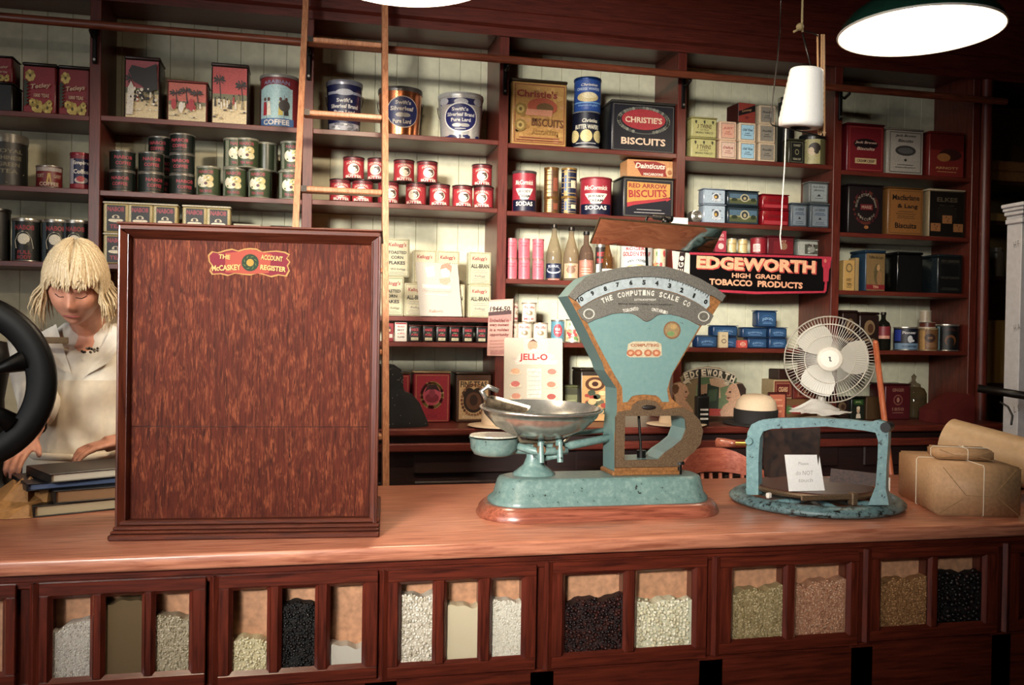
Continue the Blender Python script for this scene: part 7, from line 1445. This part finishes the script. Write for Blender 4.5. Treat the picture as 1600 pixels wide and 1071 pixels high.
# ------------------------------------------------------------------ left end of the counter: mill wheel, ledgers, brown paper
YW = 2.55; wc = pt(-66, 598, YW); wr = 128*YW/F
WH_ = tag(empty('coffee_mill', (wc.x, YW, CZ+.0006)), 'big black cast-iron hand mill wheel at the left edge, in front of the clerk', 'mill'); wz = wc.z - CZ
mb = MB(); mb.T = Matrix.Translation((0, 0, wz)) @ Matrix.Rotation(PI/2, 4, 'X'); BI, nt_, b_ = _new('black_cast_iron'); b_.inputs['Base Color'].default_value = lin('050505'); b_.inputs['Roughness'].default_value = .45; b_.inputs['Specular IOR Level'].default_value = .12
mb.lathe([(wr*.70, -.012), (wr*.72, -.018), (wr*.95, -.018), (wr, -.010), (wr, .010), (wr*.95, .018), (wr*.72, .018), (wr*.70, .012), (wr*.70, -.012)], BI, 64, share=True)
mb.lathe([(0, .03), (wr*.16, .03), (wr*.2, .02), (wr*.2, -.02), (wr*.16, -.03), (0, -.03)], BI, 24)
for k in range(6):
    a = .35+PI*k/3; d = Vector((math.cos(a), math.sin(a), 0)); mb.tube([d*wr*.16, d*wr*.45, d*wr*.74], [.022, .014, .03], BI, 8)
mb.build('wheel', WH_)
mb = MB(); mb.T = Matrix.Translation((0, 0, wz)); mb.cyl((0, -.02, 0), (0, .30, 0), .014, BI, 12); mb.T = Matrix.Identity(4); mb.lathe([(.12, 0), (.12, .015), (.07, .03), (.055, .08), (.045, wz-.22), (.04, wz-.06), (.055, wz+.04), (.045, wz+.1), (0, wz+.11)], BI, 28, c=(0, .225, 0), share=True); mb.build('mill_body', WH_)
# ledgers heaped at a slant
LB = pt(100, 770, 2.50)
lay = [('black bound ledger lying lowest, at the left of the register', '0c0b0b', 'a89c7c', .030, .0, .02), ('dark ledger with brown page edges in the middle of the heap', '0c0a09', '7c5c3c', .034, .04, -.06), ('dark blue-black ledger near the top of the heap', '0c0e14', '4c5a78', .020, -.02, .05), ('grey ledger with pale page edge on top of the heap, under the apron', '141312', 'c8c0ac', .024, .02, .16)]
z_ = 0.0005; lpos = pz(70, 800, CZ)
for i, (lab, cov, pg, th, ox, az) in enumerate(lay):
    root = tag(empty('ledger', (-.54+ox*1.2, 2.60+.012*i, CZ+z_), .42+az*.8), lab, 'book', 'ledgers heaped beside the register'); mb = MB()
    w_, d_ = .34, .20; C_ = mat(cov, .4, 0, .15)
    mb.box(-w_/2, w_/2, 0, d_, 0, .003, C_, .001); mb.box(-w_/2, w_/2, 0, d_, th-.003, th, C_, .001); mb.box(-w_/2, -w_/2+.005, 0, d_, .0031, th-.0031, C_); mb.build('cover', root)
    mb = MB(); mb.box(-w_/2+.006, w_/2-.006, .006, d_-.004, .0032, th-.0032, mat(pg, .8, 0, .15, 200)); mb.build('pages', root); z_ += th+.0005
# crumpled brown paper bag
def crumple(name, pts_, m, label, th=.02, seed=1, cat='paper', Yoff=0):
    P_ = [pz(x, y, CZ) for x, y in pts_]; c = sum(P_, Vector())/len(P_); R = random.Random(seed); n = len(P_); rings = [1, .8, .55, .3, .1]; vs = []; fs = []
    for q_, r_ in enumerate(rings):
        for p in P_: vs.append(((p.x-c.x)*r_, (p.y-c.y)*r_, .001 if q_ == 0 else th*(.45+.25*q_)+R.uniform(-.4, .4)*th))
    for q_ in range(len(rings)-1):
        for k in range(n): fs.append((q_*n+k, q_*n+(k+1) % n, (q_+1)*n+(k+1) % n, (q_+1)*n+k))
    fs.append([(len(rings)-1)*n+k for k in range(n)]); mb = MB(); mb.add(vs, fs, m, False); o = mb.build(name, None, (c.x, c.y, CZ+.0005)); tag(o, label, cat); return o
crumple('brown_paper_bag', [(-30, 812), (10, 813), (45, 811), (80, 805), (104, 799), (100, 793), (80, 791), (60, 792), (30, 790), (10, 791), (-30, 790)], mat('8a6236', .6, 0, .12, 20), 'crumpled brown paper bag at the front left of the counter', .052, 4)
# ------------------------------------------------------------------ the clerk
def gau(d, s): return math.exp(-(d/s)**2)
SKIN = mat('c98d74', .5, 0, .06, 12)
PC_X, PC_Y = pt(122, 450, 2.98).x, 3.16                 # body stands here
BX = PC_X-.008
CLK = tag(empty('person', (BX, PC_Y, 0)), 'person with a blond bob in a cream blouse and apron, looking down behind the counter', 'person')
hc = pt(119, 446, 2.98); HC = hc - Vector((BX, PC_Y, 0))          # head centre
HT = Matrix.Translation(HC) @ Matrix.Rotation(.04, 4, 'Z') @ Matrix.Rotation(.46, 4, 'X') @ Matrix.Rotation(.05, 4, 'Y') @ Matrix.Scale(1.06, 4)
def head_pt(th, ph):                                    # th: from the crown down, ph: around, 0 = face (-Y)
    x = math.sin(th)*math.sin(ph); y = -math.sin(th)*math.cos(ph); z = math.cos(th)
    X, Y, Z = x*.074, y*.095, z*.118
    if Z < 0: X *= 1 - .30*(-z)**1.5; Y *= 1 - .12*(-z)
    fr_ = max(0, -y)
    if fr_ > 0:
        Y -= .020*gau(X, .012)*gau(Z+.022, .020)*1.25 + .007*gau(X, .009)*gau(Z-.0, .02)     # nose
        Y += .011*(gau(X-.031, .016)+gau(X+.031, .016))*gau(Z-.008, .013)                    # eye sockets
        Y -= .005*(gau(X-.030, .022)+gau(X+.030, .022))*gau(Z-.028, .010)                    # brow
        Y -= .006*gau(X, .022)*gau(Z+.062, .010); Y += .004*gau(X, .02)*gau(Z+.078, .006)      # lips
        Y -= .009*gau(X, .02)*gau(Z+.098, .014)                                               # chin
        Y -= .006*(gau(X-.042, .02)+gau(X+.042, .02))*gau(Z+.03, .025)                        # cheeks
    return Vector((X, Y, Z))
mb = MB(); mb.T = HT; n, h_ = 64, 56; vs = [head_pt(PI*i/h_, 2*PI*k/n) for i in range(h_+1) for k in range(n)]
mb.add(vs, [(i*n+k, (i+1)*n+k, (i+1)*n+(k+1) % n, i*n+(k+1) % n) for i in range(h_) for k in range(n)], SKIN, True)
for s_ in (-1, 1): mb.ball((s_*.073, .008, -.012), .026, SKIN, .35, .7, 1.15)      # ears
mb.T = Matrix.Identity(4)
neck0 = Vector((0, .045, HC.z-.150)); neck1 = HT @ Vector((0, .03, -.06))
SH_Z = neck0.z
def loft(mb, rings, m, n=28, cap=True):                # rings: centre, rx, ry
    vs = []; 
    for c, rx, ry in rings: vs += [(c[0]+rx*math.cos(2*PI*k/n), c[1]+ry*math.sin(2*PI*k/n), c[2]) for k in range(n)]
    fs = [(q*n+k, q*n+(k+1) % n, (q+1)*n+(k+1) % n, (q+1)*n+k) for q in range(len(rings)-1) for k in range(n)]
    if cap: fs += [list(range(n))[::-1], [(len(rings)-1)*n+k for k in range(n)]]
    mb.add(vs, fs, m, True)
mb.tube([neck0 - Vector((0, -.01, .06)), neck0, neck0.lerp(neck1, .5), neck1], [.062, .058, .052, .055], SKIN, 16)
zs_ = SH_Z
loft(mb, [((0, .05, .0), .0, .0), ((0, .05, .02), .10, .09), ((0, .05, .6), .15, .11), ((0, .05, .88), .17, .13), ((0, .05, 1.02), .145, .11), ((0, .03, zs_-.20), .165, .12), ((0, .02, zs_-.08), .175, .10), ((0, .03, zs_-.02), .14, .075), ((0, .03, zs_+.02), .07, .055)], SKIN)
def arm(s_, el, wr_, hd):
    shd = Vector((s_*.175, .03, zs_-.055)); mb.tube([shd - Vector((s_*.04, 0, 0)), shd, shd.lerp(el, .5), el, el.lerp(wr_, .4), wr_, wr_.lerp(hd, .4)], [.05, .052, .045, .038, .037, .024, .025], SKIN, 14)
    d = (hd-wr_).normalized(); up = Vector((0, 0, 1)); sd = d.cross(up).normalized(); nrm_ = sd.cross(d).normalized()
    P_ = MB(); 
    pc = wr_.lerp(hd, .55)
    # palm
    vsp = []; 
    for t, w_, th_ in ((0, .026, .02), (.03, .034, .017), (.065, .040, .014), (.09, .039, .012)):
        for k in range(12): a = 2*PI*k/12; vsp.append(wr_ + d*t + sd*w_*math.cos(a) + nrm_*th_*math.sin(a))
    mb.add(vsp, [(q*12+k, q*12+(k+1) % 12, (q+1)*12+(k+1) % 12, (q+1)*12+k) for q in range(3) for k in range(12)] + [list(range(12))[::-1], [36+k for k in range(12)]], SKIN, True)
    for i, (off, ln, cu) in enumerate(((-.030, .066, .5), (-.010, .075, .6), (.010, .070, .7), (.029, .054, .8))):
        b0 = wr_ + d*.082 + sd*off; q1 = b0 + d*ln*.45 - nrm_*ln*.10; q2 = q1 + (d*math.cos(cu)-nrm_*math.sin(cu))*ln*.32; q3 = q2 + (d*math.cos(cu*1.7)-nrm_*math.sin(cu*1.7))*ln*.25
        mb.tube([b0 - d*.01, b0, q1, q2, q3], [.009, .0092, .0085, .0078, .006], SKIN, 10); mb.ball(q3, .006, SKIN, n=8)
    b0 = wr_ + d*.02 - sd*s_*-.026; tdir = (d*.75 + sd*s_*.6 - nrm_*.25).normalized(); mb.tube([b0 - d*.01, b0, b0 + tdir*.032, b0 + tdir*.052 + d*.008], [.012, .0115, .0098, .0078], SKIN, 10); mb.ball(b0 + tdir*.052 + d*.008, .0078, SKIN, n=8)
base = Vector((BX, PC_Y, 0))
RHe = pt(62, 632, 3.02)-base; RHw = pt(46, 686, 2.86)-base; RHh = pt(22, 712, 2.78)-base
LHe = Vector((.24, -.02, 1.12)); LHw = Vector((.14, -.24, 1.07)); LHh = Vector((.06, -.30, 1.055))
arm(-1, RHe, RHw, RHh); arm(1, LHe, LHw, LHh)
body = mb.build('body', CLK)
md = body.modifiers.new('one_surface', 'REMESH'); md.mode = 'VOXEL'; md.voxel_size = .0042; md.use_smooth_shade = True
sm = body.modifiers.new('soften', 'SMOOTH'); sm.factor = .5; sm.iterations = 2
# face details
mb = MB(); mb.T = HT
for s_ in (-1, 1):
    mb.tube([head_pt_ + Vector((0, -.0015, 0)) for head_pt_ in [head_pt(PI*.5 - .28 + .03*abs(t), s_*(.40+.20*t)) for t in (-1, -.5, 0, .5, 1)]], [.001, .002, .0022, .002, .001], mat('8c6444', .8), 6)
mb.build('eyebrows', CLK)
mb = MB(); mb.T = HT
for s_ in (-1, 1): mb.tube([head_pt(PI*.5 - .03 + .05*(1-abs(t)), s_*(.40+.19*t)) + Vector((0, -.0016, 0)) for t in (-1, -.6, -.2, .2, .6, 1)], .0012, mat('4a2c24', .8), 6)
mb.build('eyelashes', CLK)
mb = MB(); mb.T = HT; mb.tube([Vector((x, head_pt(PI*.5+.56, 0).y-.001 + 6*x*x, -.0615 - abs(x)*.02)) for x in (-.022, -.012, 0, .012, .022)], [.001, .003, .0035, .003, .001], mat('8c4440', .5), 8); mb.build('lips', CLK)
# hair: a cap with many locks falling to the jaw, fringe over the brow
HAIR = bpy.data.materials.get('x') or None
m_, nt_, b_ = _new('blond_hair'); mp_ = _mapping(nt_, (160, 160, 8)); n_ = nt_.nodes.new('ShaderNodeTexNoise'); n_.inputs['Detail'].default_value = 4; nt_.links.new(mp_.outputs[0], n_.inputs['Vector'])
r_ = _ramp(nt_, [(.3, lin('94744a')), (.5, lin('d4be96')), (.7, lin('ece0c6'))]); nt_.links.new(n_.outputs['Fac'], r_.inputs[0]); nt_.links.new(r_.outputs[0], b_.inputs['Base Color']); b_.inputs['Roughness'].default_value = .45
bp_ = nt_.nodes.new('ShaderNodeBump'); bp_.inputs['Strength'].default_value = .5; bp_.inputs['Distance'].default_value = .003; nt_.links.new(n_.outputs['Fac'], bp_.inputs['Height']); nt_.links.new(bp_.outputs[0], b_.inputs['Normal'])
mb = MB(); mb.T = HT; R = random.Random(12); n, h_ = 40, 16; vs = []; fs = []
for i in range(h_+1):
    for k in range(n):
        ph = 2*PI*k/n; front = max(0, math.cos(ph)); lim = PI*(.60 - .27*front**2); th = lim*i/h_; p = head_pt(th, ph)*1.0; vs.append(Vector((p.x*1.14, p.y*1.10+.004, p.z*1.09+.006)))
fs = [(i*n+k, (i+1)*n+k, (i+1)*n+(k+1) % n, i*n+(k+1) % n) for i in range(h_) for k in range(n)]; mb.add(vs, fs, m_, True)
g_down = HT.to_3x3().inverted() @ Vector((0, 0, -1)); g_down.normalize()
def cap(th, ph, k=0.0): p = head_pt(th, ph); return Vector((p.x*(1.16+k), p.y*(1.12+k)+.004, p.z*(1.10+k)+.006))
for q_ in range(620):                                  # combed locks: from the parting over the head, then hanging free
    ph = R.uniform(-PI, PI); front = max(0, math.cos(ph)); fringe = front > .55
    side = 1 if ph > 0 else -1; th0 = R.uniform(.02, .16)*PI; thE = (R.uniform(.34, .40) if fringe else R.uniform(.50, .60))*PI
    ph0 = ph*.75 + side*.25; path = []; k_ = R.uniform(-.01, .05)
    for j in range(6): t = j/5; path.append(cap(th0+(thE-th0)*t, ph0+(ph-ph0)*t, k_))
    e = path[-1]; out = Vector((e.x, e.y, 0)).normalized(); dn = ((path[-1]-path[-2]).normalized()*.5 + g_down*.9).normalized()
    ln = R.uniform(.008, .03) if fringe else R.uniform(.055, .10); fl = R.uniform(.0, .006) if fringe else R.uniform(.004, .034)
    bend = Vector((R.uniform(-.006, .006), R.uniform(-.004, .004), 0))
    for j in range(1, 4): t = j/3; path.append(e + dn*ln*t + out*fl*math.sin(t*PI*.75) + bend*t)
    w_ = R.uniform(.0028, .0055); mb.tube(path, [w_*.7, w_, w_*1.1, w_*1.1, w_, w_, w_*.8, w_*.5, w_*.08], m_, 5, flat=.55)
mb.build('hair', CLK)
# blouse, apron and pins
BLO = mat('e6e0d2', .75, 0, .04, 9, 0, .2); APR = mat('ded2bc', .8, 0, .05, 8, 0, .25)
mb = MB(); zt4 = zs_+.0; n = 40; vs = []; fs = []
rings = [(1.00, .178, .145, .05), (1.08, .185, .15, .04), (zs_-.22, .215, .155, .03), (zs_-.14, .228, .145, .025), (zs_-.07, .222, .125, .025), (zs_-.02, .165, .10, .03), (zs_+.015, .105, .082, .032), (zs_+.035, .078, .07, .032)]
for i, (z_, rx, ry, cy_) in enumerate(rings):
    for k in range(n):
        a = 2*PI*k/n; vneck = max(0, -math.sin(a))**6*gau(math.cos(a), .35); zz2 = z_ - (.085 if i >= 6 else .04 if i == 5 else 0)*vneck
        w_ = 1+.02*math.sin(a*7+i*1.3); vs.append((rx*math.cos(a)*w_, cy_+ry*math.sin(a)*w_, zz2))
fs = [(q*n+k, q*n+(k+1) % n, (q+1)*n+(k+1) % n, (q+1)*n+k) for q in range(len(rings)-1) for k in range(n)]; mb.add(vs, fs, BLO, True)
for s_, el, wr_ in ((-1, RHe, RHw), (1, LHe, LHw)):
    shd = Vector((s_*.185, .03, zs_-.06)); mb.tube([shd-Vector((s_*.05, 0, -.015)), shd, shd.lerp(el, .45), el, el.lerp(wr_, .30)], [.062, .072, .068, .060, .052], BLO, 18)
# collar lapels
for s_ in (-1, 1): mb.add([(s_*.02, -.125, zs_-.13), (s_*.085, -.055, zs_+.03), (s_*.13, -.075, zs_-.0), (s_*.085, -.125, zs_-.09)], [(0, 1, 2, 3)], BLO); 
mb.build('blouse', CLK)
mb = MB(); vs = []; R = random.Random(5); n, h_ = 18, 14
for j in range(h_+1):
    z_ = zs_-.145 - (zs_-.145-.62)*j/h_
    for k in range(n+1):
        u = k/n-.5; ww = .24 if z_ > 1.02 else .24 + .5*(1.02-z_)*.35; a = u*2.2*ww/.3; rad = .172 + (.02 if z_ < 1.0 else 0); vs.append((rad*1.12*math.sin(a), .035-rad*math.cos(a)*1.0 - .004*math.sin(k*2.1+j*.5), z_))
mb.add(vs, [(j*(n+1)+k, j*(n+1)+k+1, (j+1)*(n+1)+k+1, (j+1)*(n+1)+k) for j in range(h_) for k in range(n)], APR, True)
mb.tube([(-.20, .02, 1.02), (-.12, -.14, 1.015), (0, -.175, 1.012), (.12, -.14, 1.015), (.20, .02, 1.02)], .012, APR, 8, flat=1.0)
mb.tube([(-.11, -.115, zs_-.14), (-.12, -.08, zs_-.05), (-.105, -.0, zs_+.02)], .009, mat('4a3c30', .7), 6)
mb.build('apron', CLK)
def onchest(px, py, Y=3.0): return pt(px, py, Y) - base
c = onchest(89, 532, 3.035); mb = MB(); mb.box(c.x-.038, c.x+.038, c.y-.022, c.y-.018, c.z-.010, c.z+.010, mat('8c7654', .5), .002); mb.build('name_badge', CLK)
c = onchest(142, 548, 3.03); mb = MB(); R = random.Random(2)
for i in range(16): mb.ball((c.x+R.uniform(-.026, .026), c.y-.02, c.z+R.uniform(-.008, .008)), .0045, mat(R.choice(['4a443c', '8c8474', '2c2824']), .3, .7), n=6)
mb.build('brooch', CLK)
mb = MB(); p = RHe.lerp(RHw, .62); d = (RHw-RHe).normalized(); a_ = d.orthogonal().normalized(); b__ = d.cross(a_)
mb.tube([p + (a_*math.cos(t*.4)+b__*math.sin(t*.4))*.034 for t in range(16)], .004, mat('2c2420', .4, .3), 6, True); mb.build('bracelet', CLK)
# ------------------------------------------------------------------ light
def lamp_light(name, loc, e, col, r=.04, spot=None):
    ld = bpy.data.lights.new(name, 'SPOT' if spot else 'POINT'); ld.energy = e; ld.color = col; ld.shadow_soft_size = r
    if spot: ld.spot_size = spot; ld.spot_blend = .6
    o = bpy.data.objects.new(name, ld); COL.objects.link(o); o.location = loc; return o
WARM = (1, .80, .58)
def shade(px, py, Y, wpx, label, energy, tilt=0.0, loc=None, lz=.1):
    c = Vector(loc) if loc else pt(px, py, Y); Y = c.y; R_ = .2 if loc else (pt(px+wpx/2, py, Y).x - pt(px-wpx/2, py, Y).x)/2
    root = tag(empty('pendant_lamp', (c.x, Y, c.z), rot=(0, tilt, 0)), label, 'lamp', 'green enamel pendant lamps')
    GE = mat('16382c', .2, 0, .1, 10, .6); WI = mat('f2efe6', .35, 0, 0)
    prof = [(1, 0), (1.0, .02), (.97, .10), (.88, .22), (.70, .36), (.48, .46), (.26, .54), (.2, .58), (.18, .75), (0, .77)]
    mb = MB(); mb.lathe([(a*R_, b*R_) for a, b in prof], GE, 48, share=True)
    mb.build('lamp_shade', root)
    mb = MB(); mb.lathe([(a*R_*.985, b*R_-.004) for a, b in [(1.01, .012), (.97, .09), (.88, .205), (.70, .345), (.48, .445), (.26, .525), (0, .53)]], WI, 48, share=True)
    mb.tube([(R_*math.cos(2*PI*k/48), R_*math.sin(2*PI*k/48), 0) for k in range(48)], .004, WI, 6, True); mb.build('reflector', root)
    m, nt, b = _new('bulb_glow'); b.inputs['Emission Color'].default_value = (1, .9, .75, 1); b.inputs['Emission Strength'].default_value = 25; b.inputs['Base Color'].default_value = (1, 1, 1, 1)
    mb = MB(); mb.ball((0, 0, R_*.28), .035, m, sz=1.2, n=16); mb.build('bulb', root)
    mb = MB(); mb.cyl((0, 0, R_*.75), (0, 0, 3.25-c.z), .004, BLK, 8); mb.build('flex', root)
    l = lamp_light('lamp_light', (0, 0, R_*lz), energy, WARM, .05); l.parent = root
    return root
shade(634, -42, 2.6, 285, 'green enamel pendant lamp cut off by the top edge, over the counter middle', 60)
shade(1437, 50, 2.75, 212, 'green enamel pendant lamp hanging over the right end of the counter', 10)
shade(0, 0, 0, 0, 'green enamel pendant lamp on the customer side, above the picture', 34, loc=(-.35, 1.25, 2.52), lz=.05)
# daylight through the shop window on the left
ad = bpy.data.lights.new('window_daylight', 'AREA'); ad.shape = 'RECTANGLE'; ad.size = 1.7; ad.size_y = 1.9; ad.energy = 18; ad.color = (.98, .98, 1)
ao = bpy.data.objects.new('window_daylight', ad); COL.objects.link(ao); ao.location = (-2.82, .3, 1.9); ao.rotation_euler = (PI/2, 0, -PI*.27); ad.spread = math.radians(95)
ad2 = bpy.data.lights.new('front_key_light', 'AREA'); ad2.shape = 'RECTANGLE'; ad2.size = 1.1; ad2.size_y = .7; ad2.energy = 29; ad2.spread = math.radians(27.5); ad2.color = (1, .95, .87)  # added key light behind the camera; its narrow beam imitates a vignette
ao2 = bpy.data.objects.new('front_key_light', ad2); COL.objects.link(ao2); p_ = Vector((-2.0, -2.62, 2.65)); ao2.location = p_; ao2.rotation_euler = (Vector((.74, 3.2, 1.50))-p_).to_track_quat('-Z', 'Y').to_euler()
w = bpy.data.worlds.new('world'); bpy.context.scene.world = w; w.use_nodes = True
w.node_tree.nodes['Background'].inputs[0].default_value = (.62, .68, .72, 1); w.node_tree.nodes['Background'].inputs[1].default_value = .018
sc = bpy.context.scene
sc.view_settings.view_transform = 'Standard'; sc.view_settings.look = 'None'; sc.view_settings.exposure = 0.1; sc.view_settings.gamma = 1; sc.view_settings.use_curve_mapping = False
sc.cycles.max_bounces = 6; sc.cycles.transparent_max_bounces = 12; sc.cycles.caustics_reflective = False; sc.cycles.caustics_refractive = False
sc.cycles.use_denoising = True; sc.cycles.sample_clamp_indirect = 4
for o in bpy.data.objects:
    for q in ('_d', '_h'):
        if q in o.keys(): del o[q]
